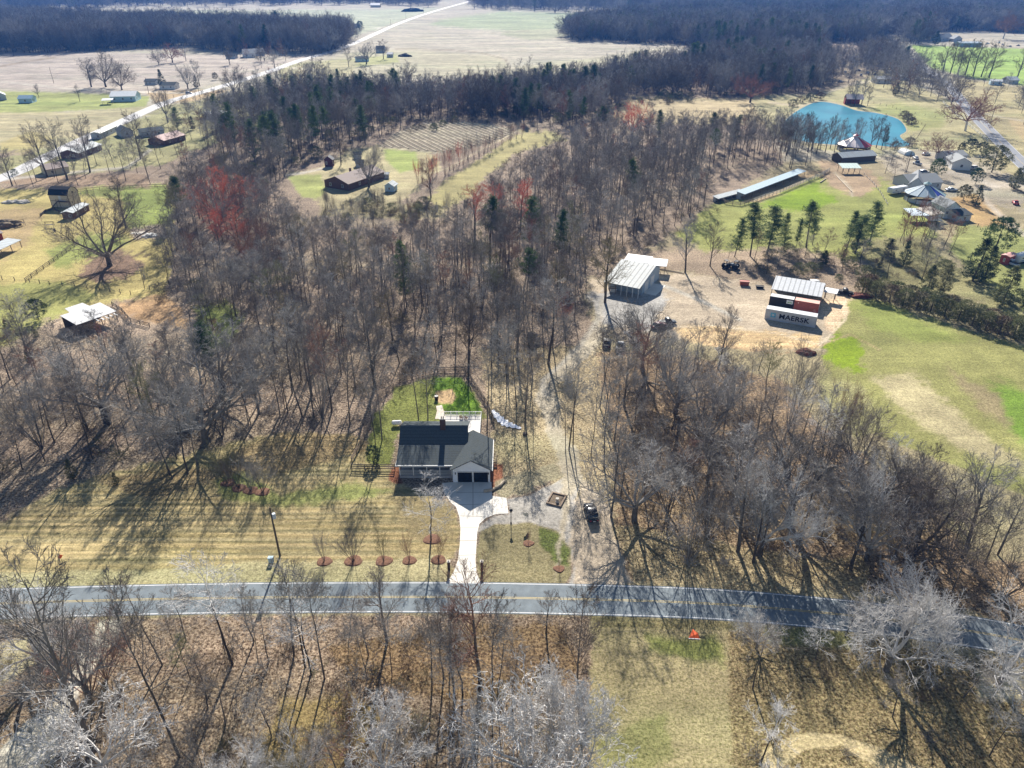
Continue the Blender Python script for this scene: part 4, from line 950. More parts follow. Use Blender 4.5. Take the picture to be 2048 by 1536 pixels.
# ---------------------------------------------------------------- garden and lane in front
for x, y in ((215, 1260), (190, 1310), (160, 1370), (130, 1420), (100, 1480), (60, 1530), (1000, 1010), (1060, 1000), (1120, 970)): keep(at(x, y), 2.6)
for x, y in ((1140, 990), (1150, 930), (1125, 870), (1100, 800), (1095, 760), (1160, 690), (1200, 640), (1190, 1060), (1200, 1120)): keep(at(x, y), 3)
car('black estate car parked on the gravel lane', at(1182, 1030), R(97), mat('car_black', (.012, .013, .018), .25, var=0, spec=.6), 'suv', s=1.0)
car('white pickup truck on the wooded lane below the metal barn', at(1240, 697), R(75), white, 'pickup', cat='pickup truck', name='pickup_truck')
car('dark car half hidden by branches on the wooded lane', at(1213, 690), R(80), black, 'sedan')
def post_lamp():
    p = at(1022, 1047); e = empty('lamp_post', p, 0, 'black lamp post standing on the gravel beside the driveway', 'lamp post')
    MB().tube([(0, 0, 0), (0, 0, .25), (0, 0, .3), (0, 0, 2.3)], [.14, .12, .06, .05], 8).build('pole', black, e)
    MB().tube([(0, 0, 2.3), (0, 0, 2.35), (0, 0, 2.75)], [.1, .17, .24], 6).build('lantern', mat('lantern_glass', (.05, .05, .05), .2, var=0), e)
    MB().tube([(0, 0, 2.75), (0, 0, 3.0)], [.32, .04], 6).build('lamp_cap', black, e)
post_lamp()
def flag():
    p = at(1056, 1048); e = empty('garden_flag', p, .2, 'white flag on a thin pole at the edge of the gravel', 'flag')
    MB().tube([(0, 0, 0), (0, 0, 2.2), (-.5, 0, 2.6)], [.025, .02, .015], 5).build('pole', black, e)
    mb = MB(); n = 6; vs = []
    for i in range(n + 1):
        y = math.sin(i * 1.3) * .08; vs += [(-.05 - i * .13, y, 2.2 + i * .05), (-.05 - i * .12, y + .05, 1.35 + i * .10)]
    mb.add(vs, [(2 * i, 2 * i + 1, 2 * i + 3, 2 * i + 2) for i in range(n)]); mb.build('cloth', white, e)
flag()
def planter():
    p = at(1113, 1000); e = empty('planter_frame', p, R(-22), 'timber framed square bed on the gravel turning circle', 'planter')
    b = MB()
    for x0, x1, y0, y1 in ((-1.3, 1.3, 1.35, 1.6), (-1.3, 1.3, -1.6, -1.35), (-1.3, -1.08, -1.34, 1.34), (1.08, 1.3, -1.34, 1.34)): b.box(x0, x1, y0, y1, 0, .28)
    b.build('timber', wood, e); MB().box(-1.07, 1.07, -1.33, 1.33, 0, .1).build('soil', mat('bed_soil', (.13, .10, .07), .95, var=.3, scale=3), e)
    s = empty('tree_stump', p + Vector((.1, -.6, .1)), 0, 'pale tree stump inside the timber framed bed', 'stump')
    MB().tube([(0, 0, 0), (0, 0, .2), (0, 0, .6)], [.36, .26, .24], 9).build('trunk', stone, s)
    MB().tube([(0, 0, .6), (0, 0, .75)], [.3, .3], 9).build('cap', stone, s)
planter()
mulch = mat('red_mulch', (0.155, 0.08, 0.048), 0.95, var=.4, scale=5, bump=.6)
def mulch_ring(p, r, label):
    c = at(*p); mb = MB(); n = 20; vs = [(0, 0, .12)]
    for ring, (rr, z) in enumerate(((.55, .13), (.85, .10), (1.0, .01))):
        for k in range(n): a = 2 * math.pi * k / n; q = .88 * rr * r * (1 + .07 * math.sin(3 * a + p[0]) + TR.uniform(-.04, .04)); vs.append((q * math.cos(a), q * math.sin(a) * .9, z + TR.uniform(-.02, .02)))
    fs = [(0, 1 + k, 1 + (k + 1) % n) for k in range(n)]
    for ring in range(2): fs += [(1 + ring * n + k, 1 + (ring + 1) * n + k, 1 + (ring + 1) * n + (k + 1) % n, 1 + ring * n + (k + 1) % n) for k in range(n)]
    o = mb.add(vs, fs).build('mulch_ring', mulch); o.location = c; tag(o, label, 'mulch bed', 'rust coloured mulch rings on the front lawn'); keep(c, 1.5)
ORD = ['leftmost', 'second from the left', 'third from the left', 'fourth from the left', 'fifth from the left']
for i, (x, y, r, h, m, w) in enumerate([(649, 1123, 1.35, 5.4, None, .6), (707, 1122, 1.55, 6.6, None, .85), (768, 1122, 1.5, 5.4, twig_olive, .6), (819, 1121, 1.25, 5.2, twig_rose, .5), (877, 1120, 1.35, 5.6, twig_rose, .5)]):
    mulch_ring((x, y), r, 'rust mulch ring, %s of the five beside the road' % ORD[i])
    plant('vase', at(x, y), h, 'slim bare garden tree in the %s roadside mulch ring' % ORD[i], 'tree', 'young trees in mulch rings by the road', m, wid=w, name='garden_tree')
for i, (x, y, h) in enumerate([(456, 966, 7.2), (478, 976, 6.6), (501, 981, 6.8), (525, 984, 7.2)]):
    mulch_ring((x, y), 1.45, 'rust mulch ring, %s of four at the lawn corner' % ORD[i])
    plant('vase', at(x, y), h, 'bare multi stemmed tree, %s of four at the lawn corner' % ORD[i], 'tree', 'crape myrtles in a row', twig_olive if i == 0 else twig, wid=.85)
mulch_ring((864, 1079), 1.55, 'rust mulch ring under the tall lone lawn tree')
mulch_ring((1057, 1087), 1.0, 'small mulch ring in the middle of the grass island')
mulch_ring((1118, 1138), 1.0, 'small mulch ring near the lane mouth on the grass island')
plant('tall', at(862, 1080), height_for((862, 1080), 945), 'tall lone bare tree in front of the porch', 'tree', None, twig_pale, var=2, name='lawn_tree', wid=1.35)
for (x, y), l, hh in (((1057, 1092), 'thin sapling stake in the middle mulch ring of the grass island', 3.0), ((1118, 1138), 'short young sapling in the mulch ring near the lane mouth', 2.0)):
    plant('vase', at(x, y), hh, l, 'sapling', None, twig_rose, name='sapling', wid=.3)
for (x, y), l in (((898, 1139), 'dark brick gate pillar left of the driveway'), ((964, 1139), 'dark brick gate pillar right of the driveway')):
    p = at(x, y); e = empty('gate_pillar', p, 0, l, 'pillar', 'gate pillars flanking the driveway'); MB().box(-.2, .2, -.2, .2, 0, 1.6).build('shaft', mat('dark_brick', (.06, .04, .035), .9, var=.3, scale=4), e)
    MB().box(-.26, .26, -.26, .26, 1.6, 1.7).tube([(0, 0, 1.7), (0, 0, 1.85)], [.12, .08], 8).build('cap', stone, e)
p = at(873, 800); e = empty('rubbish_bin', p, .4, 'dark barrel bin on the dirt circle behind the house', 'bin')
MB().tube([(0, 0, 0), (0, 0, .9)], [.33, .42], 12).build('body', black, e); MB().tube([(0, 0, .9), (0, 0, 1.0)], [.46, .4], 12).build('lid', black, e)
# plastic sheeting on the slope
def sheeting():
    line = [at(x, y) for x, y in ((984, 822), (996, 835), (1010, 847), (1026, 853), (1042, 858))]; mb = MB(); vs = []; nn = 7; L = smooth_line([tuple(p) for p in line], 5)
    for i, q in enumerate(L):
        w = .35 + .75 * math.sin(math.pi * min(1, i / len(L) + .08)) ; w = max(.25, w * (1 + .3 * math.sin(i * 2.1)))
        for k in range(nn): s = k / (nn - 1) - .5; vs.append((q.x + s * w * .9, q.y + s * w * 1.4, .05 + .16 * abs(math.sin(i * 1.9 + k * 2.3))))
    fs = [(i * nn + k, i * nn + k + 1, (i + 1) * nn + k + 1, (i + 1) * nn + k) for i in range(len(L) - 1) for k in range(nn - 1)]
    tag(mb.add(vs, fs).build('plastic_sheet', mat('white_plastic', (.85, .86, .9), .35, var=.04)), 'crumpled white plastic sheeting lying on the straw slope', 'sheeting')
sheeting()
tag(MB().tube([at(968, 984) + Vector((0, 0, .2)), at(985, 981) + Vector((0, 0, .2)), at(1000, 973) + Vector((0, 0, .2)), at(1009, 963) + Vector((0, 0, .2))], [.28, .26, .26, .24], 8).build('log_edging', mat('pale_log', (.42, .35, .26), .9, var=.3, scale=3)), 'curved log edging round the red mulch beside the garage', 'log')
p = at(794, 851) + Vector((0, 0, .0)); e = empty('propane_tank', p, .1, 'small white gas tank at the left corner of the house', 'tank')
MB().tube([(-1.0, 0, .7), (-.8, 0, .7), (.8, 0, .7), (1.0, 0, .7)], [.15, .45, .45, .15], 12).build('body', white, e); MB().box(-.6, -.5, -.3, .3, 0, .4).build('foot', black, e); MB().box(.5, .6, -.3, .3, 0, .4).build('foot', black, e)
p = at(1050, 869); e = empty('stump', p, 0, 'dark cut stump on the straw ground right of the white sheeting', 'stump'); MB().tube([(0, 0, 0), (0, 0, .4)], [.5, .42], 10).build('trunk', darkwood, e)
fence('dark board fence running up the left side of the back yard', [(704, 926), (722, 893), (742, 850), (758, 800), (800, 765), (868, 745)], 2.4, 1.3, 3, wood)
fence('wooden fence along the right side of the back yard down to the deck', [(868, 745), (930, 745), (950, 775), (975, 815), (988, 848)], 2.4, 1.3, 3, darkwood)
fence('short rail fence with gate joining the house to the left yard fence', [(704, 940), (730, 941), (760, 941), (790, 941)], 2.0, 1.3, 3, darkwood)
utility_pole('lone utility pole leaning on the left part of the front lawn', (560, 1112), 9.4, False, None, True)
p = at(543, 1124); e = empty('utility_box', p, 0, 'pale blue utility box beside the lawn pole', 'utility box'); MB().box(-.35, .35, -.25, .25, 0, .9).build('body', bluewall, e); MB().box(-.38, .38, -.28, .28, .9, .98).build('lid', bluewall, e)
orange = mat('orange_fabric', (.75, .11, .02), .6, var=.05)
def tri_sign(loc, label, r, rz, size, lean):
    e = empty('warning_sign', loc, rz, label, 'road sign'); e.rotation_euler = (lean, 0, rz)
    z = 1.0 + size * .7 if lean == 0 else .12 + size * .7
    d = size * .707
    MB().hexa([(0, -.02, z - d), (d, -.02, z), (0, -.02, z + d), (-d, -.02, z)][::-1], [(0, .02, z - d), (d, .02, z), (0, .02, z + d), (-d, .02, z)][::-1]).build('sign_face', orange, e)
    MB().tube([(0, .05, 0), (0, .05, z + d)], [.03, .03], 6).box(-.5, .5, .03, .09, .02, .08).build('stand', black, e)
    return e
tri_sign(at(126, 1127), 'small orange roadside sign at the left end of the lawn', 1, 0.9, .55, 0)
def fallen_sign():
    e = empty('folded_warning_sign', at(1388, 1273), R(-4), 'orange triangular road work sign lying on the grass south of the road', 'road sign', scale=.68)
    MB().hexa([(-1.15, -.5, .05), (1.0, -.55, .05), (.75, .35, .5), (-.1, 1.3, .55)], [(-1.15, -.5, .10), (1.0, -.55, .10), (.75, .35, .55), (-.1, 1.3, .60)]).build('sign_face', orange, e)
    MB().box(-1.15, 1.0, -.68, -.52, .03, .10).build('border', white, e)
    MB().tube([(.8, 0, .15), (2.3, -.35, .1)], [.07, .05], 6).tube([(.8, .2, .2), (2.1, .1, .1)], [.05, .04], 6).build('stand', black, e)
fallen_sign()

# ---------------------------------------------------------------- container yard and metal barn
def container(label, c, ang, L, hgt, m, roofm, text=None, marks=None):
    e = empty('shipping_container', c, ang, label, 'container'); keep(c, L * .6); w = 2.44
    b = MB().box(-L / 2 + .06, L / 2 - .06, -w / 2 + .05, w / 2 - .05, .12, hgt - .05)
    k = int(L / .28)
    for s in (-1, 1):
        for i in range(k):
            x = -L / 2 + .16 + i * (L - .32) / k
            b.hexa([(x, s * (w / 2 - .05), .15), (x + .15, s * (w / 2 - .05), .15), (x + .11, s * (w / 2 - .012), .15), (x + .04, s * (w / 2 - .012), .15)][::s], [(x, s * (w / 2 - .05), hgt - .1), (x + .15, s * (w / 2 - .05), hgt - .1), (x + .11, s * (w / 2 - .012), hgt - .1), (x + .04, s * (w / 2 - .012), hgt - .1)][::s])
    b.build('side_panel', m, e)
    MB().box(-L / 2 + .05, L / 2 - .05, -w / 2 + .04, w / 2 - .04, hgt - .048, hgt - .02).build('roof', roofm, e)
    f = MB()
    for sx in (-1, 1):
        for sy in (-1, 1): f.box(min(sx * L / 2, sx * (L / 2 - .14)), max(sx * L / 2, sx * (L / 2 - .14)), min(sy * w / 2, sy * (w / 2 - .14)), max(sy * w / 2, sy * (w / 2 - .14)), 0, hgt)
    for sy in (-1, 1):
        for z0, z1 in ((.0, .14), (hgt - .12, hgt - .001)): f.box(-L / 2 + .141, L / 2 - .141, min(sy * (w / 2 - .003), sy * (w / 2 - .1)), max(sy * (w / 2 - .003), sy * (w / 2 - .1)), z0, z1)
    f.build('frame', m, e)
    dr = MB()
    for y in (-.6, .6): dr.box(L / 2 - .055, L / 2 - .02, y - .55, y + .55, .16, hgt - .14)
    d = dr.build('door', m, e); lb = MB()
    for y in (-.85, -.35, .35, .85): lb.tube([(L / 2 + .01, y, .2), (L / 2 + .01, y, hgt - .2)], [.02, .02], 5)
    lb.build('lock_bar', chrome, d)
    return e
A = Vector(at(1532.5, 638.5)); B = Vector(at(1625.5, 655)); yang = math.atan2((B - A).y, (B - A).x)
ux = Vector((math.cos(yang), math.sin(yang), 0)); uy = Vector((-ux.y, ux.x, 0)); midp = (A + B) / 2
maersk_grey = mat('container_grey', (0.50, 0.53, 0.57), 0.55, var=.07, scale=.8, dirt=(.38, .34, .30))
ctop = mat('bleached_container_roof', (.52, .53, .53), .5, var=.08, scale=.7)
ink = mat('dark_navy_lettering', (.012, .016, .035), .5, var=0)
c1 = container('long grey shipping container lettered MAERSK at the front of the yard', midp + uy * 1.22, yang, 12.19, 2.9, maersk_grey, ctop)
def text_mesh(body, size, m, parent, loc, rot, ext=.01, off=.0, sx=1.0, name='lettering'):
    cu = bpy.data.curves.new(name, 'FONT'); cu.body = body; cu.size = size; cu.extrude = ext; cu.offset = off; cu.align_x = 'LEFT'; cu.space_character = 1.06
    cu.materials.append(m); o = bpy.data.objects.new(name, cu); COL.objects.link(o); o.parent = parent; o.location = loc; o.rotation_euler = rot; o.scale = (sx, 1, 1)
    bpy.context.view_layer.update(); me = bpy.data.meshes.new_from_object(o.evaluated_get(bpy.context.evaluated_depsgraph_get())); bpy.data.objects.remove(o)
    me.materials.clear(); me.materials.append(m); o = link(name, me, parent, loc, rot, (sx, 1, 1)); return o
text_mesh('MAERSK', 1.75, ink, c1, (-2.75, -1.235, .85), (R(90), 0, 0), .012, .045, 1.08)
lg = MB().box(-4.75, -3.55, -1.245, -1.225, .85, 2.05).build('logo_panel', mat('logo_blue', (.10, .42, .62), .5, var=0), c1)
st = MB(); vs = [(-4.15, -1.26, 1.45)]
for k in range(14): a = math.pi * k / 7 + .22; r = .52 if k % 2 == 0 else .17; vs.append((-4.15 + r * math.cos(a), -1.26, 1.45 + r * math.sin(a)))
st.add(vs, [(0, 1 + k, 1 + (k + 1) % 14) for k in range(14)]); st.build('star_emblem', white, lg)
redc = mat('container_red', (0.34, 0.085, 0.06), 0.55, var=.12, dirt=(.25, .10, .07)); redtop = mat('faded_red_roof', (.62, .36, .29), .6, var=.1)
q = at(1635, 627); t = (q - midp).dot(ux); s_ = (q - midp).dot(uy)
c2 = container('short red shipping container behind the lettered grey one', midp + ux * (t - 3.03) + uy * (s_ + 1.22), yang, 6.06, 2.6, redc, redtop)
MB().box(-2.2, -1.9, -1.245, -1.225, 1.9, 2.15).box(1.8, 2.5, -1.245, -1.225, .5, .56).box(1.9, 2.3, -1.245, -1.225, .8, .86).build('marking', mat('pink_paint', (.7, .5, .42), .6, var=0), c2)
c3 = container('black sided shipping container with a bleached roof and white sign left of the red one', midp + ux * (t - 9.25) + uy * (s_ + 1.22), yang, 6.06, 2.6, black, ctop)  # black sides also carry the shade of the open front
sg = MB().box(1.25, 2.85, -1.26, -1.23, 1.3, 2.3).build('sign_panel', white, c3)
cr = MB()
for k in range(5): cr.add([(1.55 + k * .22, -1.27, 1.6), (1.75 + k * .22, -1.27, 1.6), (1.68 + k * .22, -1.27, 1.95 + .08 * (k % 2))], [(0, 1, 2)])
cr.box(1.5, 2.6, -1.275, -1.262, 1.55, 1.62).build('green_emblem', mat('emblem_green', (.10, .25, .05), .6, var=0), sg)
def yard_shed():
    oc = at(1590, 603)
    e = empty('metal_roof_shed', midp + ux * (t - 6.3) + uy * (s_ + 7.6), yang, 'open shed with bright corrugated roof behind the containers', 'shed'); keep(e.location, 8)
    w, d = 12.6, 8.4; rr = MB()
    rr.slab([(-w / 2, -d / 2, 3.3), (w / 2, -d / 2, 3.3), (w / 2, d / 2 - 1.6, 4.7), (-w / 2, d / 2 - 1.6, 4.7)], .1)
    r1 = rr.build('roof', mat('bright_corrugated', (.52, .53, .54), .7, var=.12, stripes=('X', 5, .4)), e)
    MB().slab([(w / 2, d / 2, 4.0), (-w / 2, d / 2, 4.0), (-w / 2, d / 2 - 1.59, 4.7), (w / 2, d / 2 - 1.59, 4.7)], .1).build('rear_slope', tin_old, r1)
    for i in range(5):
        x = -w / 2 + .2 + i * (w - .4) / 4
        for y, h in ((-d / 2 + .1, 3.17), (d / 2 - .1, 3.85)): MB().box(x - .08, x + .08, y - .08, y + .08, 0, h).build('post', wood, e)
    MB().box(-w / 2 + .1, w / 2 - .1, d / 2 - .3, d / 2 - .2, 0, 3.9).build('wall', tin_old, e)
yard_shed()
pile('dirt_pile', 'heap of dark red clay beside the green field', (1611, 706), 2.2, 1.1, mat('red_clay', (.15, .045, .03), .95, var=.5, scale=2.2, bump=1), 'dirt pile', sq=.75, seed=3)
pile('clay_heap', 'low mound of red clay at the top corner of the green field', (1722, 592), 3.4, .9, MATS['red_clay'], 'dirt pile', sq=.6, seed=9)
open_shed('canopy_shelter', 'small white topped canopy shelter right of the bright roofed shed', (1650, 583), (1672, 587), 2.6, 2.6, .2, white, 'shelter', 2)
car('dark pickup parked against the brush right of the canopy shelter', at(1688, 588), R(-20), black, 'pickup', cat='pickup truck', name='pickup_truck')
car('white van parked between the shed and the brush', at(1633, 572), R(-10), white, 'suv', cat='van', name='van')
def crate(label, p, L, w, h, m, rz=0.0, name='skip', cat='skip'):
    c = at(*p); e = empty(name, c, rz, label, cat); t = .08
    MB().hexa([(-L / 2, -w / 2, 0), (L / 2, -w / 2, 0), (L / 2, w / 2, 0), (-L / 2, w / 2, 0)], [(-L / 2 - .2, -w / 2 - .1, h), (L / 2 + .2, -w / 2 - .1, h), (L / 2 + .2, w / 2 + .1, h), (-L / 2 - .2, w / 2 + .1, h)]).build('body', m, e)
    MB().box(-L / 2 - .25, L / 2 + .25, -w / 2 - .16, -w / 2 - .06, h - .05, h + .08).box(-L / 2 - .25, L / 2 + .25, w / 2 + .06, w / 2 + .16, h - .05, h + .08).build('rim', darkwood, e)
    return e
crate('dark red skip at the far side of the yard', (1488, 570), 2.2, 1.4, 1.2, redc, -.2)
crate('black trough lying right of the dark red skip', (1519, 576), 1.8, .8, .6, black, -.2, 'trough', 'trough')
def tractor(label, p, rz, m):
    c = at(*p); e = empty('tractor', c, rz, label, 'tractor'); keep(c, 3)
    MB().box(-.2, 1.7, -.4, .4, .8, 1.5).build('bonnet', m, e); MB().box(-1.3, -.2, -.65, .65, .9, 1.2).build('body', m, e)
    MB().box(-1.2, -.1, -.7, .7, 2.4, 2.5).build('roof', black, e)
    for x in (-1.1, -.2):
        for y in (-.6, .6): MB().box(x - .04, x + .04, y - .04, y + .04, 1.2, 2.4).build('post', black, e)
    for x, r in ((-.9, .75), (1.3, .45)):
        for y in (-.8, .8): MB().tube([(x, y - .18, r), (x, y + .18, r)], [r, r], 14).build('wheel', rubber, e)
tractor('dark tractor standing at the edge of the pines', (1455, 536), .4, black)
tractor('small tractor beside the dark one at the edge of the pines', (1466, 537), 2.6, mat('tractor_blue', (.05, .09, .14), .5))
car('wrecked maroon car among the branches left of the dirt yard', at(1318, 655), R(25), mat('car_maroon', (.14, .06, .06), .5), 'sedan')
car('dark flatbed car beside the wrecked maroon one', at(1334, 648), R(10), mat('car_grey', (.10, .11, .12), .4), 'pickup')
def metal_barn():
    a = at(1207, 563, 3.0); b = at(1279, 577.5, 3.0); v = b - a; ang = math.atan2(v.y, v.x); w = v.length; n = Vector((-math.sin(ang), math.cos(ang), 0)); d = 17.0
    c = (a + b) / 2 + n * d / 2; c.z = 0
    e = empty('metal_barn', c, ang, 'metal roofed barn with two white doors in its end wall', 'barn'); keep(c, 13)
    hw = w / 2; y0 = -d / 2 + 3.0; yr = d / 2 - 4.6
    f = [(y0, 0), (d / 2 - .3, 0), (d / 2 - .3, 3.5), (yr, 5.4), (y0, 3.55)]
    mb = MB(); vs = [(-hw + .3, y, z) for y, z in f] + [(hw - .3, y, z) for y, z in f]
    mb.add(vs, [(4, 3, 2, 1, 0), (5, 6, 7, 8, 9), (0, 5, 9, 4), (1, 2, 7, 6), (2, 3, 8, 7), (3, 4, 9, 8)]).build('wall', mat('blue_grey_metal_wall', (.30, .38, .46), .6, var=.06), e)
    barn_tin = mat('barn_roof_metal', (.44, .46, .45), .7, var=.14, stripes=('X', 4.5, .45), dirt=(.42, .40, .36))
    MB().slab([(-hw, -d / 2, 3.0), (hw, -d / 2, 3.0), (hw, yr, 5.55), (-hw, yr, 5.55)], .1).build('roof', barn_tin, e)
    MB().slab([(hw, d / 2, 3.55), (-hw, d / 2, 3.55), (-hw, yr + .01, 5.55), (hw, yr + .01, 5.55)], .1).build('rear_roof', tin_old, e)
    for i in range(7): x = -hw + .3 + i * (w - .6) / 6; MB().box(x - .08, x + .08, -d / 2 + .1, -d / 2 + .26, 0, 2.9).build('post', white if i > 2 else wood, e)
    for y in (-2.2, 2.4): 
        dd = MB().box(hw - .3, hw - .22, y - 1.4, y + 1.4, 0, 3.0).build('roller_door', white, e); s = MB()
        for k in range(1, 6): s.box(hw - .22, hw - .21, y - 1.4, y + 1.4, k * .5, k * .5 + .03)
        s.build('door_slat', greywall, dd)
    tag(MB().box(hw - .2, hw + 3.2, -4.0, 4.2, .0, .08).build('apron', conc, e))
    return e
metal_barn()
open_shed('carport', 'flat white carport behind the metal barn, left section', (1250, 520), (1297, 526), 5.0, 3.0, .2, mat('white_metal_roof', (.60, .61, .62), .4, var=.03, stripes=('X', 6, .12)), 'carport', 4)
open_shed('carport', 'flat white carport behind the metal barn, right section', (1299, 529), (1331, 532), 5.0, 2.9, .2, MATS['white_metal_roof'], 'carport', 3)
c, a_, w_ = frame2((1222, 578), (1230, 579), 1.5)
crate('white topped cart under the front eave of the metal barn', (1226, 583), 1.4, 1.0, 1.1, white, .1, 'cart', 'cart')
tag(MB().tube([at(1290, 545) + Vector((0, 5, .2)), at(1368, 548) + Vector((0, 0, .2))], [.2, .14], 6).build('fallen_log', MATS['pale_log']), 'long pale log lying right of the carports', 'log')

# ---------------------------------------------------------------- left farmyard
def two_storey():
    c, ang, w = frame2((104.5, 414), (142, 415.5), 6.0); e = empty('gambrel_barn', c, ang, 'two storey tan barn with black gambrel roof and white door', 'barn'); keep(c, 6)
    d = 6.0; x = w / 2; y = d / 2
    prof = [(-y, 0), (y, 0), (y, 4.6), (y * .62, 6.3), (0, 7.0), (-y * .62, 6.3), (-y, 4.6)]
    n = len(prof); vs = [(-x, a, b) for a, b in prof] + [(x, a, b) for a, b in prof]
    MB().add(vs, [tuple(range(n))[::-1], tuple(range(n, 2 * n))] + [(i, (i + 1) % n, n + (i + 1) % n, n + i) for i in range(n)]).build('wall', tanwall, e)
    r = MB(); P = [(-y - .25, 4.5), (-y * .62 - .05, 6.35), (0, 7.1), (y * .62 + .05, 6.35), (y + .25, 4.5)]
    for (a, b), (a2, b2) in zip(P, P[1:]): r.slab([(-x - .2, a, b + .1), (x + .2, a, b + .1), (x + .2, a2, b2 + .1), (-x - .2, a2, b2 + .1)], .1)
    r.build('roof', black, e)
    tr = MB()
    for xx in (-x + .08, x - .08): tr.box(xx - .07, xx + .07, -y - .05, -y - .005, 0, 4.5)
    tr.box(-x + .16, x - .16, -y - .045, -y - .006, 2.4, 2.52).box(x + .005, x + .05, -y, -y + .12, 0, 4.5).box(x + .005, x + .05, y - .12, y, 0, 4.5); tr.build('trim', black, e)
    door(e, (.4, -y, 2.6), .95, 1.95, white); window(e, (x, 0, 5.0), .8, .8, darkwood, (1, 0))
    b = MB().box(-.6, x + .6, -y - 1.3, -y - .06, 2.35, 2.45)
    for xx in (-.55, .8, x + .5): b.box(xx - .05, xx + .05, -y - 1.28, -y - 1.18, 0, 3.3)
    b.box(-.55, x + .55, -y - 1.27, -y - 1.2, 3.2, 3.28); b.build('balcony', darkwood, e)
    sm = MB()
    for k in range(9): sm.box(-.9 - k * .3, -.6 - k * .3, -y - 1.2, -y - .2, 2.15 - k * .25, 2.2 - k * .25)
    sm.build('stairs', darkwood, e)
two_storey()
house('brick_shed', 'low brick shed with pale metal roof below the tan barn', (149, 438.5), (180, 421), 4.0, 2.3, .5, wm=brick, rm=tin_old, wins=2, dr=False, cat='shed')
fence('dark retaining timbers left of the tan barn', [(81, 434), (92, 424), (108, 420), (120, 426)], 1.6, .9, 4, darkwood, cat='retaining wall')
house('farm_shed', 'brown roofed shed cut by the left edge of the picture', (-40, 492), (8, 480), 7.0, 2.4, 1.0, wm=redwall, rm=shingle_brown, wins=1, dr=False, cat='shed')
open_shed('lean_to', 'pale metal lean-to with cluttered shade at the left edge', (-20, 508), (40, 480), 4.0, 2.5, .5, tin_old, 'shed', 4)
pile('brush_heap', 'heap of brown branches and scrap at the left edge', (8, 452), 5.5, 2.2, brushm, 'brush pile', seed=5)
pile('rock_pile', 'pale stone outcrop, left one of the pair near the top fence', (22, 405), 3.2, .9, stone, 'rocks', seed=6)
pile('rock_pile', 'pale stone outcrop, right one of the pair near the top fence', (46, 405), 3.0, .9, stone, 'rocks', seed=8)
pile('rubble_heap', 'heap of white blocks and scrap beside the cross fence', (300, 472), 2.4, .9, mat('white_rubble', (.62, .62, .60), .8, var=.4, scale=3, bump=1), 'rubble', seed=11, sq=.9)
pile('gravel_heap', 'flat patch of pale rubble left of the white scrap heap', (278, 466), 2.6, .25, stone, 'rubble', seed=12)
def swing_set(label, p, rz):
    e = empty('play_frame', at(*p), rz, label, 'play frame'); 
    for x in (-1.3, 1.3):
        for y in (-.8, .8): MB().tube([(x, y, 0), (x, y * .3, 2.0)], [.06, .06], 5).build('leg', darkwood, e)
    MB().tube([(-1.4, 0, 2.0), (1.4, 0, 2.0)], [.07, .07], 6).box(-1.3, 1.3, -.5, .5, 1.0, 1.06).build('deck', darkwood, e)
swing_set('small dark timber play frame on the left pasture', (101, 455), .2)
p = at(110, 463); e = empty('barrel', p, 0, 'dark barrel on the left pasture below the play frame', 'barrel'); MB().tube([(0, 0, 0), (0, 0, .5), (0, 0, 1.0)], [.3, .36, .3], 10).build('body', black, e); MB().tube([(0, 0, 1.0), (0, 0, 1.04)], [.32, .32], 10).build('rim', black, e)
swing_set('dark bench frame on the left pasture near the brush heap', (42, 452), .9)
def white_barn():
    A1, B1 = at(153, 650, 2.8), at(233, 622, 2.8); v = B1 - A1; ang = math.atan2(v.y, v.x); n = Vector((-math.sin(ang), math.cos(ang), 0)); w = v.length; d = 7.5; c = (A1 + B1) / 2 + n * d / 2; c.z = 0
    e = empty('white_roof_barn', c, ang, 'low open barn with bright white metal roof at the left woods edge', 'barn'); keep(c, 10)
    wr = mat('bright_white_roof', (.56, .56, .56), .5, var=.06, stripes=('X', 5, .15), dirt=(.7, .68, .64))
    MB().slab([(-w / 2, -d / 2, 2.8), (w / 2, -d / 2, 2.8), (w / 2, d / 2, 3.3), (-w / 2, d / 2, 3.3)], .1).build('roof', wr, e)
    MB().slab([(-w / 2 + 2.5, d / 2 + .02, 3.1), (w / 2 - 2.5, d / 2 + .02, 3.1), (w / 2 - 2.8, d / 2 + 3.2, 3.4), (-w / 2 + 2.8, d / 2 + 3.2, 3.4)], .1).build('upper_roof', wr, e)
    for i in range(6):
        x = -w / 2 + .3 + i * (w - .6) / 5
        for y, h in ((-d / 2 + .15, 2.7), (d / 2 - .15, 3.15)): MB().box(x - .08, x + .08, y - .08, y + .08, 0, h).build('post', darkwood, e)
    MB().box(-w / 2 + .1, w / 2 - .1, d / 2 - .45, d / 2 - .33, 0, 3.1).build('wall', darkwood, e)
    for k in range(5): MB().box(w / 2 - 5.5 + k * 1.1, w / 2 - 5.2 + k * 1.1, -d / 2 - 2.0, -d / 2 - .02, 2.45, 2.55).build('awning_beam', white, e)
white_barn()
fence('wire fence of thin posts crossing the left pasture below the oak', [(-20, 558), (30, 562), (60, 565), (100, 570), (150, 574), (200, 582), (262, 590), (300, 580), (335, 562)], 3.6, 1.3, 2, darkwood, wire=True)
fence('post and rail fence climbing diagonally across the left pasture', [(52, 565), (75, 548), (100, 530), (125, 512), (158, 488)], 3.0, 1.3, 3, darkwood)
fence('long rail fence along the top of the left pasture', [(148, 386), (200, 380), (260, 377), (335, 374)], 4.5, 1.3, 2, wood)
fence('wire fence between the big oak and the woods', [(255, 454), (290, 455), (345, 452)], 4, 1.2, 2, darkwood, wire=True)
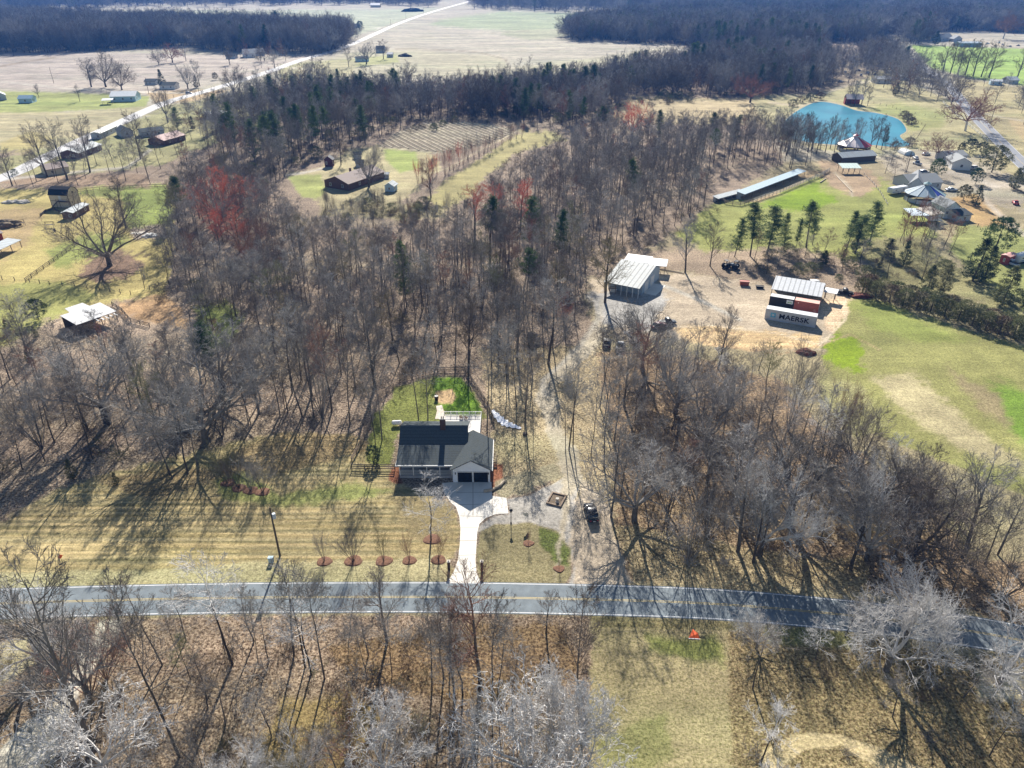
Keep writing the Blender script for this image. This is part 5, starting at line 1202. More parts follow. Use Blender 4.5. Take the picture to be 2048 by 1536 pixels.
fence('curved rail fence behind the white roofed barn', [(225, 612), (245, 625), (262, 645), (300, 655)], 3, 1.2, 3, darkwood)
fence('dark rail fence south of the white roofed barn', [(60, 712), (110, 700), (160, 690), (200, 672)], 3, 1.1, 2, wood)

# ---------------------------------------------------------------- brick house in the clearing
house('brick_house', 'brick house with faded brown roof in the clearing beyond the woods', (650, 374), (698, 382), 23, 2.8, 2.2, 'y', brick, shingle_brown, 2, False, (-1.2, -1), 'house')
house('gambrel_shed', 'tall dark red shed with white door left of the brick house', (650, 334), (666, 334), 3.4, 3.2, 1.4, 'y', mat('maroon_siding', (.10, .04, .05), .8), black, 1, True, None, 'shed')
house('garden_shed', 'small pale blue gabled shed right of the big yard tree', (770, 383), (788, 384), 4.2, 2.3, 1.2, 'y', bluewall, tin_old, 1, False, None, 'shed')
house('garden_shed', 'little grey hut just behind the pale blue shed', (763, 357), (777, 357), 2.4, 1.8, .5, 'x', greywall, tin_old, 1, False, None, 'shed')
house('garden_shed', 'small grey roofed shed touching the branches of the yard tree', (713, 335), (728, 334), 3.5, 2.0, .8, 'x', greywall, shingle, 1, False, None, 'shed')
house('garden_shed', 'tiny dark shed behind the brick house', (711, 318), (723, 317), 3.0, 2.0, .8, 'x', greywall, shingle, 1, False, None, 'shed')
fence('grey split fence along the red budded tree line beside the vine plot', [(1035, 268), (1000, 290), (960, 312), (900, 340)], 6, 1.4, 2, wood)

# ---------------------------------------------------------------- right hand farmstead
blue = mat('bright_blue_tarp', (.015, .05, .32), .7, var=.1); palemetal = mat('pale_pen_roof', (.30, .37, .42), .75, metal=0, var=.12); greenish = mat('greenish_pen_roof', (.20, .31, .33), .75, metal=0, var=.12)
round_pen('round pen with blue and silver panelled conical roof', (1846, 401), 7.3, 2.9, 6.0, [greenish, greenish, palemetal, palemetal, palemetal, palemetal, palemetal, palemetal, palemetal, blue, greenish, greenish], 12)
redroof = mat('faded_crimson_roof', (.36, .04, .07), .5, var=.2); pinkroof = mat('pinkish_white_roof', (.70, .60, .58), .5, var=.1)
round_pen('round barn with crimson and white panelled roof near the pond', (1706, 301), 8.0, 3.0, 6.6, [redroof, redroof, pinkroof, pinkroof, pinkroof, pinkroof, pinkroof, pinkroof, pinkroof, redroof, redroof, redroof], 12)
house('hay_barn', 'weathered grey barn in front of the crimson roofed round barn', (1682, 327), (1750, 322), 7, 2.6, 1.5, 'x', darkwood, tin_old, 0, False, None, 'barn')
open_shed('lean_to', 'pale green metal lean-to at the front of the weathered grey barn', (1686, 336), (1722, 336), 5, 2.6, .9, mat('green_tin', (.45, .55, .50), .7, var=.15, stripes=('X', 5, .2)), 'shed', 4)
house('grey_farmhouse', 'grey roofed farmhouse with attached garage behind the blue pen', (1818, 381), (1881, 378), 11, 2.8, 2.2, 'x', greywall, shingle_grey, 3, True, None, 'house')
house('farm_wing', 'gable fronted wing of the grey farmhouse', (1815, 381), (1843, 384), 15, 2.9, 2.4, 'y', greywall, mat('mid_grey_shingles', (.22, .23, .24), .9, var=.14, scale=3), 1, False, None, 'house')
def camper(label, pL, pR, wd=2.5, m=white):
    c, ang, w = frame2(pL, pR, wd); e = empty('camper', c, ang, label, 'camper'); keep(c, 4)
    b = loft([(-w / 2, .7, .9, 2.2), (-w / 2 + .3, wd / 2, .5, 2.75), (w / 2 - .5, wd / 2, .5, 2.8), (w / 2, .9, 1.1, 2.4)], 8, 6); b.build('body', m, e)
    MB().box(-w / 2 + .5, w / 2 - .6, -wd / 2 - .03, -wd / 2 - .001, 1.0, 1.25).build('stripe', mat('stripe_blue', (.15, .25, .35), .5, var=0), e)
    for x in (-w / 4, w / 5): window(e, (x, -wd / 2, 1.85), 1.0, .6)
    door(e, (0, -wd / 2, .6), .65, 1.8)
    for x in (-.5, .5):
        for y in (-wd / 2 + .1, wd / 2 - .1): MB().tube([(x, y - .1, .35), (x, y + .1, .35)], [.35, .35], 12).build('wheel', rubber, e)
camper('white camper with a grey roof parked left of the blue pen', (1782, 391), (1815, 386), 2.6)
house('stable', 'white gable fronted stable with dark loft openings right of the blue pen', (1886, 437), (1914, 436), 8, 4.0, 1.9, 'y', mat('stable_blue_white', (.62, .68, .74), .7, var=.05), shingle_grey, 3, False, None, 'stable')
house('stable_wing', 'low right wing of the stable under dark shingles', (1915, 444), (1940, 441), 8, 2.2, 1.0, 'x', greywall, shingle, 1, False, None, 'stable')
open_shed('stable_lean_to', 'silver metal lean-to on the left side of the stable', (1824, 430.5), (1860, 430.5), 6, 2.7, .7, mat('blue_silver_roof', (.62, .72, .78), .7, var=.12, stripes=('X', 5, .25)), 'shed', 4)
open_shed('stable_lean_to', 'tan roofed lean-to between the silver one and the stable', (1861, 430), (1887, 426), 6, 2.8, .8, mat('tan_roof', (.50, .45, .38), .7, var=.08), 'shed', 3)
open_shed('stable_shelter', 'dark roofed open shelter in front of the stable', (1860, 441), (1884, 441), 4, 2.2, .4, shingle, 'shed', 3)
house('white_house', 'white gabled house beside the right hand farm drive', (1902, 339), (1940, 341), 11, 3.2, 2.0, 'y', white, shingle_grey, 1, False, None, 'house')
house('white_house_wing', 'long grey roofed rear wing of the white gabled house', (1893, 324), (1932, 322), 8, 2.6, 1.4, 'x', greywall, shingle_grey, 2, False, None, 'house')
def quonset():
    c, ang, w = frame2((1808, 311), (1830, 311), 7); e = empty('arched_shed', c, ang, 'small arched silver shed near the parked boats', 'shed'); r = w / 2; n = 12
    P = [(r * math.cos(math.pi * k / n), r * .8 * math.sin(math.pi * k / n)) for k in range(n + 1)]
    mb = MB(); vs = [(x, -3.5, z) for x, z in P] + [(x, 3.5, z) for x, z in P]; m = n + 1
    mb.add(vs, [(k, k + 1, m + k + 1, m + k) for k in range(n)]).build('roof', tin, e)
    MB().add([(x * .98, -3.4, z * .98) for x, z in P], [tuple(range(m))]).add([(x * .98, 3.4, z * .98) for x, z in P], [tuple(range(m))]).build('end_wall', bluewall, e)
quonset()
silver = mat('car_silver', (.5, .52, .55), .3, metal=.4, var=0)
for x, y, rz, pt, k, l in ((1831, 318, 1.4, white, 'sedan', 'white car parked right of the arched silver shed'), (1834, 329, 1.8, white, 'pickup', 'white truck parked on the lane below the white car'), (1902, 382, .1, silver, 'sedan', 'silver car parked right of the grey farmhouse'), (1868, 388, .3, black, 'sedan', 'dark car in the shade of the grey farmhouse'),
                           (2022, 530, 1.9, white, 'pickup', 'white pickup beside the red trailer'), (1848, 347 + 0, .1, silver, 'suv', 'silver van behind the grey farmhouse'), (1852, 310, .4, white, 'sedan', 'white car left of the rosy tree'), (1949, 338, .5, white, 'suv', 'white van at the right end of the white house'),
                           (378, 188, .4, silver, 'suv', 'silver car on the side road junction by the far road'), (1330 + 700, 408, 1.2, mat('car_red', (.3, .02, .02), .4), 'sedan', 'red car near the right edge on the farm drive')):
    car(l, at(x, y), rz, pt, k)
house('horse_trailer', 'red box trailer near the right edge', (1997, 526), (2014, 531), 4.5, 2.5, .3, 'y', redwall, mat('pink_roof', (.55, .30, .26), .6), 1, False, None, 'trailer', ov=.1)
camper('white camper cut by the right edge', (2036, 530), (2062, 524), 2.8)
def long_roof():
    for (a, b, d, h, m, l, nm) in (((1489, 388), (1611, 342), 3.2, 2.3, mat('slate_blue_roof', (.34, .44, .50), .7, var=.12, stripes=('X', 4, .2)), 'long narrow shed with slate blue roof at the woods edge', 'long_shed'), ((1436, 397), (1488, 383), 2.2, 1.6, tin_old, 'low grey roofed extension at the near end of the long narrow shed', 'low_shed')):
        open_shed(nm, l, a, b, d, h, .5, m, 'shed', 9, True, greywall)
long_roof()
fence('pale board fence in front of the long narrow shed', [(1506, 405), (1530, 396), (1560, 387), (1600, 370), (1640, 354), (1658, 343)], 2.6, 1.6, 4, mat('pale_board', (.48, .44, .38), .9, var=.2))
fence('brown board fence closing the low end of the shed run', [(1436, 398), (1450, 408), (1480, 412), (1506, 405)], 2.6, 1.5, 4, wood)
fence('post and wire fence along the pond meadow', [(1735, 205), (1760, 210), (1785, 215), (1800, 222), (1830, 228), (1870, 236)], 7, 1.3, 2, wood, wire=True)
fence('post fence beside the pond end', [(1822, 236), (1836, 246), (1850, 252), (1835, 275), (1825, 290)], 5, 1.3, 2, wood, wire=True)
fence('white rail fence along the road by the pond meadow', [(1885, 205), (1905, 225), (1930, 245), (1960, 270), (1975, 283)], 6, 1.2, 2, white)
fence('thin fence posts beside the tan drive below the stable', [(1935, 452), (1955, 454), (1975, 457), (2000, 462)], 4, 1.2, 2, darkwood, wire=True)
fence('low pale fence bounding the bright paddock', [(1728, 350), (1745, 365), (1760, 385), (1775, 410)], 4, 1.0, 1, MATS['pale_board'])
fence('low brick wall along the farm drive at the right edge', [(2018, 372), (2035, 382), (2060, 392)], 2, .7, 3, wood, cat='wall')
def ftrail(label, a, b, r=.25):
    tag(MB().tube([at(*a) + Vector((0, 0, r)), at(*b) + Vector((0, 0, r))], [r, r * .7], 7).build('fallen_log', MATS['pale_log']), label, 'log')
ftrail('pale log lying along the paddock edge below the round barn', (1672, 352), (1703, 384))
ftrail('pale log lying beside the bright paddock corner', (1640, 366), (1652, 358))
open_shed('pond_barn', 'dark red open barn standing above the pond', (1694, 198), (1727, 199), 9, 4.0, .2, mat('brown_tin', (.42, .36, .36), .6, var=.1), 'barn', 4, True, redwall, gable=2.4)
def aframe():
    house('a_frame_house', 'white steep gabled house far off in the wooded hills', (1650, 76), (1671, 77), 12, 3.0, 7.0, 'y', white, mat('dark_blue_roof', (.05, .08, .13), .8), 2, False, None, 'house')
aframe()
for nm, l, a, b, d, h, rh, ax, wm, rm, wn in (
    ('far_house', 'brown roofed cottage just below the white steep gabled house', (1640, 93), (1662, 92), 9, 2.6, 2, 'x', tanwall, shingle_brown, 2),
    ('far_house', 'grey gabled house, left of the pair beyond the green field', (1879, 83), (1905, 82), 14, 4, 4, 'x', greywall, shingle_grey, 2),
    ('far_house', 'smaller grey gabled garage, right of the pair beyond the green field', (1906, 84), (1923, 84), 10, 3.5, 3.5, 'y', greywall, shingle_grey, 1),
    ('far_barn', 'long slate blue metal barn at the edge of the green field', (1919, 94), (1962, 94), 14, 4.0, 1.2, 'x', mat('slate_wall', (.30, .36, .42), .6), mat('slate_roof', (.36, .42, .46), .5, metal=.2), 3),
    ('far_house', 'white ranch house among bare trees left of the pond road', (1752, 167), (1786, 167), 10, 3.2, 1.6, 'x', white, shingle_grey, 3),
    ('far_house', 'small white outbuilding right of the white ranch house', (1797, 160), (1819, 160), 8, 2.8, 1.4, 'x', white, tin, 1),
    ('far_house', 'pale cottage with tan roof in the wooded hamlet', (1705, 124), (1728, 124), 9, 2.8, 1.8, 'x', white, shingle_brown, 2),
    ('far_house', 'pale blue trailer home right of the road by the right edge', (1980, 170), (2003, 171), 7, 2.8, 1, 'x', bluewall, tin, 2),
    ('far_house', 'white roofed cottage nearest the right edge across the road', (2016, 168), (2036, 168), 9, 2.8, 2, 'x', greywall, white, 1),
    ('blue_white_house', 'white and light blue farmhouse on the far left meadow', (222, 204), (272, 203), 12, 3.4, 2.4, 'x', bluewall, mat('white_shingles', (.72, .72, .70), .7), 3),
    ('farm_shed', 'small light blue shed on the far left meadow', (38, 206.5), (65, 206), 7, 2.8, 1.6, 'x', bluewall, mat('blue_tin', (.30, .42, .50), .5), 1),
    ('grey_barn', 'grey barn cut by the left edge beyond the meadow', (-12, 202), (14, 200), 10, 3.2, 2.2, 'y', greywall, tin_old, 1),
    ('far_house', 'white house with dark windows at the foot of the far left woods', (489, 116), (512, 115), 14, 4, 3.5, 'x', white, shingle_grey, 2),
    ('far_house', 'grey roofed annex right of the white house by the far woods', (512, 112), (530, 111), 12, 3.5, 3, 'x', greywall, shingle_grey, 1),
    ('far_house', 'small dark cottage left of the white house by the far woods', (452, 118), (470, 118), 9, 2.6, 2, 'x', greywall, shingle, 1),
    ('far_house', 'pale cottage under the evergreen beside the far road junction', (320, 179), (350, 179), 9, 3, 1.6, 'x', white, shingle, 2),
    ('far_house', 'dark low cottage left of the pale one under the evergreen', (290, 170), (312, 170), 8, 2.6, 1.4, 'x', greywall, shingle, 1),
    ('trailer_home', 'long grey trailer home parked beside the pale road', (203, 278), (236, 262), 5, 2.8, .7, 'x', greywall, mat('cream_roof', (.62, .62, .56), .6), 4),
    ('long_brick_house', 'long low brick house with pale roof behind the left tree row', (160, 318), (205, 300), 9, 2.7, 1.4, 'x', brick, tin_old, 3),
    ('low_house', 'low brown house with dark roof left of the long brick one', (96, 352), (140, 345), 9, 2.6, 1.5, 'x', tanwall, shingle_brown, 2),
    ('low_house', 'dark gabled cottage right of the grey trailer home', (243, 275), (268, 272), 9, 2.8, 2.0, 'y', greywall, shingle, 1),
    ('flat_roof_house', 'low house with bright white flat roof above the left woods', (420, 238), (458, 234), 10, 2.6, .5, 'x', brick, white, 2),
    ('low_house', 'brown house with faded pink roof among the left trees', (330, 292), (372, 280), 10, 2.6, 1.8, 'x', brick, mat('pink_brown_roof', (.48, .34, .31), .8, var=.1), 2),
    ('low_house', 'long house with white gutters between the left trees', (285, 275), (330, 270), 8, 2.6, 1.2, 'x', greywall, shingle, 2),
    ('far_barn', 'bright white roofed barn at the farthest field edge', (741, 15), (760, 15), 18, 5, 4, 'x', tanwall, white, 0),
    ('far_house', 'blue grey farmhouse beside the far road', (752, 106), (768, 106), 12, 3.5, 3, 'x', greywall, shingle, 1),
    ('far_house', 'small pale shed right of the blue grey farmhouse', (774, 115), (785, 115), 7, 3, 1.5, 'x', greywall, tin, 1),
    ('far_house', 'long dark shed left of the blue grey farmhouse', (714, 124), (738, 123), 8, 3, 1.5, 'x', bluewall, shingle, 1),
    ('far_house', 'pale blue cottage beside the lone dark evergreen in the far fields', (707, 56), (719, 56), 10, 3, 2.5, 'x', bluewall, shingle_grey, 1)):
    house(nm, l, a, b, d, h, rh, ax, wm, rm, wn, False, None, 'barn' if 'barn' in nm else 'shed' if 'shed' in nm else 'house')
open_shed('carport', 'white carport left of the light blue farmhouse', (203, 201), (224, 200), 7, 2.8, .3, MATS['white_metal_roof'], 'carport', 3)
pile('hay_stack', 'dark hay mound near the top of the far road', (825, 23), 22, 8, mat('dark_hay', (.05, .055, .06), .95, var=.2), 'mound', seed=20)
pile('hay_stack', 'small dark mound in the pale field near the far farm', (810, 113), 7, 3, MATS['dark_hay'], 'mound', seed=21)
# junk and small stores scattered in the hamlet
jr = random.Random(9)
jm = [white, silver, MATS['car_grey'], bluewall, tanwall]
JP = [(1702, 138), (1690, 145), (1716, 142), (1735, 146), (1700, 156), (1722, 152), (1680, 165), (1750, 150), (1975, 88), (1990, 92), (2005, 90), (2020, 94), (2036, 92), (1998, 86)]
for k, (x, y) in enumerate(JP):
    car(('pale parked car in the far hamlet clutter' if x < 1800 else 'pale parked vehicle right of the slate blue barn'), at(x, y), jr.uniform(0, 3), jm[k % 5], jr.choice(['sedan', 'suv', 'pickup']), group='vehicles in the far hamlet' if x < 1800 else 'vehicles beyond the green field')
for k, (x, y, h, arm, l) in enumerate([(1812, 362 - 16, 9, False, 'thin utility pole behind the grey farmhouse'), (108, 167, 12, False, 'utility pole in the pale far left field'), (298, 188, 11, False, 'utility pole right of the light blue farmhouse'), (401, 200, 11, True, 'utility pole at the far road junction'),
        (1980, 248, 10, True, 'utility pole between the pond road and the meadow'), (1840, 120, 12, True, 'utility pole at the corner of the green field'), (1868, 136, 12, True, 'utility pole beside the road along the green field'),
        (782, 56, 12, True, 'utility pole by the far road, nearest the junction'), (812, 38, 12, True, 'utility pole by the far road, middle of three'), (847, 27, 12, True, 'utility pole by the far road, highest of three')]):
    utility_pole(l, (x, y), h, arm, 'utility poles along the far roads' if y < 60 else None)

# ---------------------------------------------------------------- trees one can point at
def tree_px(kind, base, top, label, cat='tree', m=None, group=None, var=None, wid=1.0, name=None, h=None):
    return plant(kind, at(*base), h or height_for(base, top), label, cat, group, m, var, name, wid)
tree_px('spread', (220, 532), 404, 'massive spreading bare oak alone on the left pasture', m=None, name='oak_tree', var=0, wid=1.15)
tree_px('oval', (252, 456), 350, 'tall bare tree behind the massive pasture oak', name='shade_tree', var=0)
tree_px('spread', (738, 374), 290, 'round crowned bare tree beside the brick house', name='shade_tree', var=3, wid=.85)
tree_px('oval', (682, 330), 262, 'bare tree behind the roof of the brick house', name='shade_tree')
tree_px('oval', (290, 578), 520, 'thin bare tree at the pasture fence corner', var=1, wid=.6)
tree_px('round', (78, 640), 600, 'dense dark evergreen bush left of the white roofed barn', 'tree', m=cedarm, name='cedar_tree')
tree_px('pine', (432, 780), 650, 'single green pine rising among the bare left woods', var=0, name='pine_tree')
tree_px('pine', (356, 262), 215, 'dark pine beside the left roadside houses', var=3, wid=1.4)
for b, t, w, l, m in (((48, 208), 0, 1, '', None),)[:0]: pass
for b, t, k, w, m, l in [
    ((25, 372), 290, 'oval', 1, None, 'bare roadside tree nearest the left edge'), ((95, 355), 245, 'oval', 1, None, 'bare roadside tree with twin trunks near the left edge'), ((135, 360), 240, 'oval', 1.0, None, 'tall bare tree in front of the low brown house'),
    ((180, 345), 232, 'oval', 1, None, 'tall bare tree in front of the long brick house'), ((282, 318), 220, 'oval', .9, None, 'slim bare tree right of the grey trailer home'), ((336, 245), 180, 'spread', .7, None, 'bare tree beside the dark roadside pine'),
    ((78, 196), 168, 'oval', 1.1, None, 'small bare tree beside the light blue shed'), ((160, 203), 168, 'oval', .9, None, 'small bare tree left of the light blue farmhouse'),
    ((183, 174), 115, 'oval', 1.6, None, 'narrow tree, left of the big trio in the far left field'), ((212, 174), 110, 'spread', .95, None, 'broad tree, middle of the big trio in the far left field'), ((244, 180), 130, 'spread', .9, None, 'broad tree, right of the big trio in the far left field'),
    ((318, 130), 100, 'spread', .9, None, 'bare tree in the pale far left field, leftmost'), ((345, 125), 88, 'spread', 1.1, twig_rose, 'broad purplish tree in the pale far left field'), ((372, 122), 92, 'oval', 1.4, None, 'bare tree right of the broad purplish one'),
    ((460, 130), 100, 'spread', .9, None, 'bare tree in front of the white house by the far woods'), ((550, 136), 100, 'oval', 1.2, None, 'bare tree beside the far road, left side'), ((376, 178), 130, 'spread', .8, None, 'bare tree above the silver car at the junction'),
    ((400, 172), 118, 'oval', 1.0, None, 'taller bare tree right of the junction cottage'), ((470, 195), 140, 'spread', .8, None, 'bare tree on the near side of the far road'), ((480, 182), 128, 'oval', .9, None, 'bare tree just across the far road'),
    ((690, 55), 31, 'spread', 1.2, None, 'lone bare tree in the far green field'), ((703, 56), 38, 'oval', .9, None, 'small bare tree right of the lone one in the far field'), ((698, 134), 92, 'oval', 1.0, None, 'leftmost bare tree by the far farm'), ((733, 128), 84, 'spread', 1.0, None, 'broad bare tree by the far farm'), ((767, 118), 78, 'oval', 1.4, None, 'bare tree beside the blue grey farmhouse'),
    ((1370, 545), 430, 'oval', .9, None, 'large bare tree at the top edge of the gravel yard, left'), ((1420, 532), 440, 'oval', .8, None, 'large bare tree at the top edge of the gravel yard, right'),
    ((1284, 740), 600, 'spread', .75, None, 'branching bare tree rising in front of the metal barn'), ((1576, 862), 705, 'vase', .55, None, 'tall forked bare tree at the near corner of the green field'), ((1675, 880), 765, 'vase', .55, twig_rose, 'twin stemmed bare tree with rusty tips at the field edge'), ((1712, 872), 795, 'vase', .5, None, 'slim forked tree right of the rusty tipped one'),
    ((1516, 1110), 935, 'spread', .6, twig_pale, 'large crooked tree with pale limbs in the right woods'), ((1732, 1120), 950, 'spread', .65, twig_pale, 'massive pale limbed tree near the bend of the road'), ((1925, 1115), 915, 'oval', 1.1, None, 'big leaning bare tree at the right field corner'), ((1995, 1110), 960, 'oval', .7, None, 'thin leaning bare tree right of the big leaning one'),
    ((1800, 262 - 0), 0, '', 0, None, '')][:-1]:
    tree_px(k, b, t, l, m=m, wid=w)
near = [  # along the lane and around the back yard
    ((1138, 900), 'bare trunk group beside the lane, left stem', 21, .8), ((1146, 893), 'bare trunk group beside the lane, right stem', 19, .7), ((1131, 905), 'bare trunk group beside the lane, thin front stem', 17, .6), ((1208, 935), 'tall bare tree right of the lane above the car', 20, .9), ((1182, 911), 'slim bare tree right of the lane above the car', 17, .7),
    ((1222, 1034), 'tall pale barked tree right of the black car', 21, 1.1), ((974, 862), 'tall dark trunk behind the deck stairs', 21, .8), ((1049, 863), 'slim tree right of the white sheeting', 15, .6), ((1066, 843), 'slim tree at the left edge of the lane', 18, .6),
    ((837, 839), 'bare tree behind the house roof, left of the pair', 19, .8), ((856, 838), 'bare tree behind the house roof, right of the pair', 18, .8), ((764, 880), 'bare tree inside the left yard fence', 20, .8), ((752, 905), 'thin bare tree near the rail gate', 17, .6),
    ((560, 830), 'bare tree at the lawn edge, left of three', 19, .9), ((628, 835), 'bare tree at the lawn edge, middle of three', 20, .9), ((700, 850), 'bare tree at the lawn edge, right of three', 19, .9), ((502, 850), 'short bare tree at the lawn edge by the woods', 14, .8), ((376, 948), 'old bare tree at the corner of the lawn and left woods', 18, 1.1), ((345, 957), 'leaning bare tree left of the old corner tree', 17, .9)]
for b, l, h, w in near: tree_px('tall', b, 0, l, h=h, wid=w * 1.0)
tree_px('round', (748, 925), 0, 'round dark evergreen shrub beside the rail gate', 'bush', h=3.4, name='evergreen_shrub', m=cedarm, wid=1.0)
south = [((465, 1328), 1110, 'tall', 1.15, 'tall straight tree south of the road with a pale leafless top', twig_pale), ((588, 1312), 1105, 'tall', 1.0, 'forked bare tree right of the tall straight one', None), ((610, 1335), 1120, 'tall', .8, 'slender bare tree beside the forked one', None), ((649, 1357), 1130, 'tall', .8, 'dark slender trunk south of the road', None),
    ((516, 1320), 1180, 'tall', .6, 'thin sapling right of the tall straight tree', None), ((451, 1308), 1170, 'tall', .6, 'thin sapling left of the tall straight tree', None), ((359, 1514), 1165, 'tall', .8, 'large left leaning tree near the bottom edge', None), ((325, 1330), 1140, 'tall', .9, 'bare tree over the road at left', None), ((358, 1315), 1200, 'tall', .7, 'crooked thin tree south of the road at left', None),
    ((185, 1505), 1130, 'oval', .75, 'thick ivy wrapped tree at the lower left', None), ((774, 1285), 1145, 'oval', .9, 'vase shaped tree overhanging the road centre line', None), ((960, 1364), 1120, 'oval', .75, 'reddish topped tree leaning over the driveway mouth', twig_rose), ((985, 1374), 1150, 'tall', .7, 'dark trunk right of the reddish topped tree', None), ((995, 1395), 1180, 'tall', .6, 'thin trunk with green moss right of the reddish topped tree', None),
    ((1092, 1265), 1180, 'oval', .9, 'small bare tree just south of the road', None), ((1158, 1430), 1160, 'tall', .8, 'tall thin tree at the edge of the open grass', None), ((864, 1378), 1190, 'tall', .8, 'dark trunk south of the driveway mouth, left', None), ((911, 1398), 1200, 'tall', .8, 'dark trunk south of the driveway mouth, right', None), ((735, 1358), 1230, 'tall', .7, 'thin dark trunk south of the garden trees', None), ((784, 1352), 1210, 'tall', .7, 'thin dark trunk right of the vase shaped tree', None),
    ((1772, 1340), 1180, 'spread', .8, 'broad pale crowned tree over the road at lower right', twig_pale), ((1856, 1342), 1215, 'oval', 1.0, 'curving pale tree right of the broad crowned one', twig_pale), ((1995, 1370), 1215, 'spread', .8, 'dark limbed tree at the lower right edge', twig_pale), ((1690, 1273), 1190, 'oval', .7, 'small grey tree on the verge at lower right', None)]
for b, t, k, w, l, m in south: tree_px(k, b, t, l, m=m, wid=w)
def crown_at(px, py, h, kind, l, wid, m, var=None):
    p = at(px, py, h * .8); plant(kind, p, h, l, 'tree', None, m, var, None, wid)
crown_at(1050, 1455, 14, 'crown', 'wide silvery crown at the bottom edge, left half', .85, twig_pale, 0)
crown_at(1140, 1490, 13, 'crown', 'wide silvery crown at the bottom edge, right half', .8, twig_pale, 1)
crown_at(1105, 1385, 12, 'crown', 'silvery crown just above the wide pair', .6, twig_pale, 2)
crown_at(755, 1475, 11, 'crown', 'silvery crown at the bottom edge left of the wide pair', .75, twig_pale, 1)
crown_at(170, 1450, 13, 'crown', 'dense silvery crown at the lower left', .85, twig_pale, 3)
crown_at(130, 1290, 13, 'spread', 'bare crown over the dirt lane at left', .8, None, 2)
crown_at(30, 1230, 12, 'spread', 'bare crown over the road at the left edge', .8, twig_pale, 1)
crown_at(1525, 1245, 6, 'spread', 'small pale crown over the road verge', .8, twig_pale, 0)
crown_at(470, 1525, 9, 'spread', 'pale branch tips poking up at the bottom left', .8, twig_pale, 2)
crown_at(575, 1500, 9, 'spread', 'pale branch tips right of the first at the bottom', .6, twig_pale, 3)
crown_at(1850, 1180, 12, 'spread', 'pale crown north of the road bend', .8, twig_pale, 1)
for b, t, k, w, m, l in [((1469, 514), 438, 'pine', 1.08, None, 'pine with a narrow dark crown, leftmost of the pine group'), ((1500, 512), 408, 'pine', 1.35, None, 'tall bushy pine beside the narrow leftmost one'), ((1534, 508), 414, 'pine', 1.62, None, 'broad bushy pine in the middle left of the group'), ((1612, 495), 402, 'pine', 1.35, None, 'leaning tall pine in the middle of the group'), ((1625, 490), 440, 'pine', 1.22, None, 'short dark pine right of the leaning one'),
    ((1567, 500), 428, 'pine', 0.94, None, 'thin young pine between the bushy and leaning pines'), ((1590, 505), 440, 'pine', 0.68, None, 'spindly young pine in the pine group'), ((1692, 500), 424, 'pine', 1.22, None, 'pine behind the broad right hand pair'), ((1710, 508), 430, 'pine', 1.76, None, 'broad dense pine right of the group'), ((1738, 490), 406, 'pine', 1.35, None, 'tall pine with a pointed top at the right of the group'),
    ((1990, 500), 436, 'round', 1.0, None, 'big round evergreen beside the farm drive'), ((1645, 531), 500, 'cedar', 1.2, None, 'dark cedar below the pine group'), ((1806, 531), 482, 'cedar', 1.1, None, 'dark bushy cedar among the rosy brush'), ((1854, 582), 530, 'cedar', 1.1, None, 'blue green cedar above the hedge'), ((1885, 586), 530, 'cedar', 1.0, twig_olive, 'brownish cedar above the hedge'), ((1945, 562), 478, 'cedar', 1.4, None, 'wide dark cedar clump right of the rosy trees'), ((1968, 560), 492, 'cedar', 1.2, None, 'dark cedar merging with the wide clump'),
    ((2004, 610), 532, 'cedar', 1.3, hedgem, 'bright green spreading conifer near the right edge'), ((2046, 612), 555, 'cedar', 1.2, None, 'dark conifer cut by the right edge'), ((1983, 345), 292, 'round', 1.2, hedgem, 'broad olive evergreen beside the road junction'), ((1871, 355), 318, 'round', .9, None, 'round evergreen left of the white gabled house'), ((1951, 368), 337, 'round', .9, None, 'round evergreen beside the farm drive bend'), ((2028, 378), 335, 'cedar', 1.3, hedgem, 'pointed pale green conifer at the right edge, front'), ((2040, 365), 328, 'cedar', 1.1, None, 'pointed conifer at the right edge, back'),
    ((1926, 400), 370, 'round', 1.0, cedarm, 'low round shrub tree right of the silver car'), ((1950, 412), 370, 'cedar', 1.1, None, 'dark shaggy cedar right of the silver car'), ((1939, 306), 278, 'round', 1.2, cedarm, 'dark evergreen behind the white house, left'), ((1962, 308), 284, 'round', 1.0, cedarm, 'dark evergreen behind the white house, right'), ((1920, 308), 286, 'round', .8, cedarm, 'dark evergreen shrub behind the farm chimney'),
    ((1790, 190), 165, 'cedar', 1.2, None, 'lone dark cedar right of the pond barn'), ((720, 58), 42, 'round', 1.1, cedarm, 'lone dark evergreen in the far fields'), ((393, 176), 150, 'cedar', 1.0, None, 'dark evergreen beside the junction cottage'), ((327, 176), 138, 'cedar', .9, None, 'pointed evergreen over the pale cottage'), ((430, 160), 145, 'round', .9, cedarm, 'low dark evergreen at the foot of the far slope'), ((1870, 60 + 30), 62, 'cedar', 1.3, None, 'dark evergreen left of the grey gabled pair'), ((1770, 285), 255, 'cedar', .9, None, 'dark cedar at the near bank of the pond'), ((1812, 130), 92, 'pine', 1.76, None, 'green pine beside the road along the field'),
    ((146, 958), 920, 'cedar', 1.0, None, 'dark green cedar at the bottom of the left woods, left'), ((234, 968), 945, 'cedar', 1.0, None, 'dark green cedar at the bottom of the left woods, right'), ((30, 350), 338, 'bush', 1, cedarm, 'round dark bush at the left roadside')]:
    tree_px(k, b, t, l, m=m, wid=w)
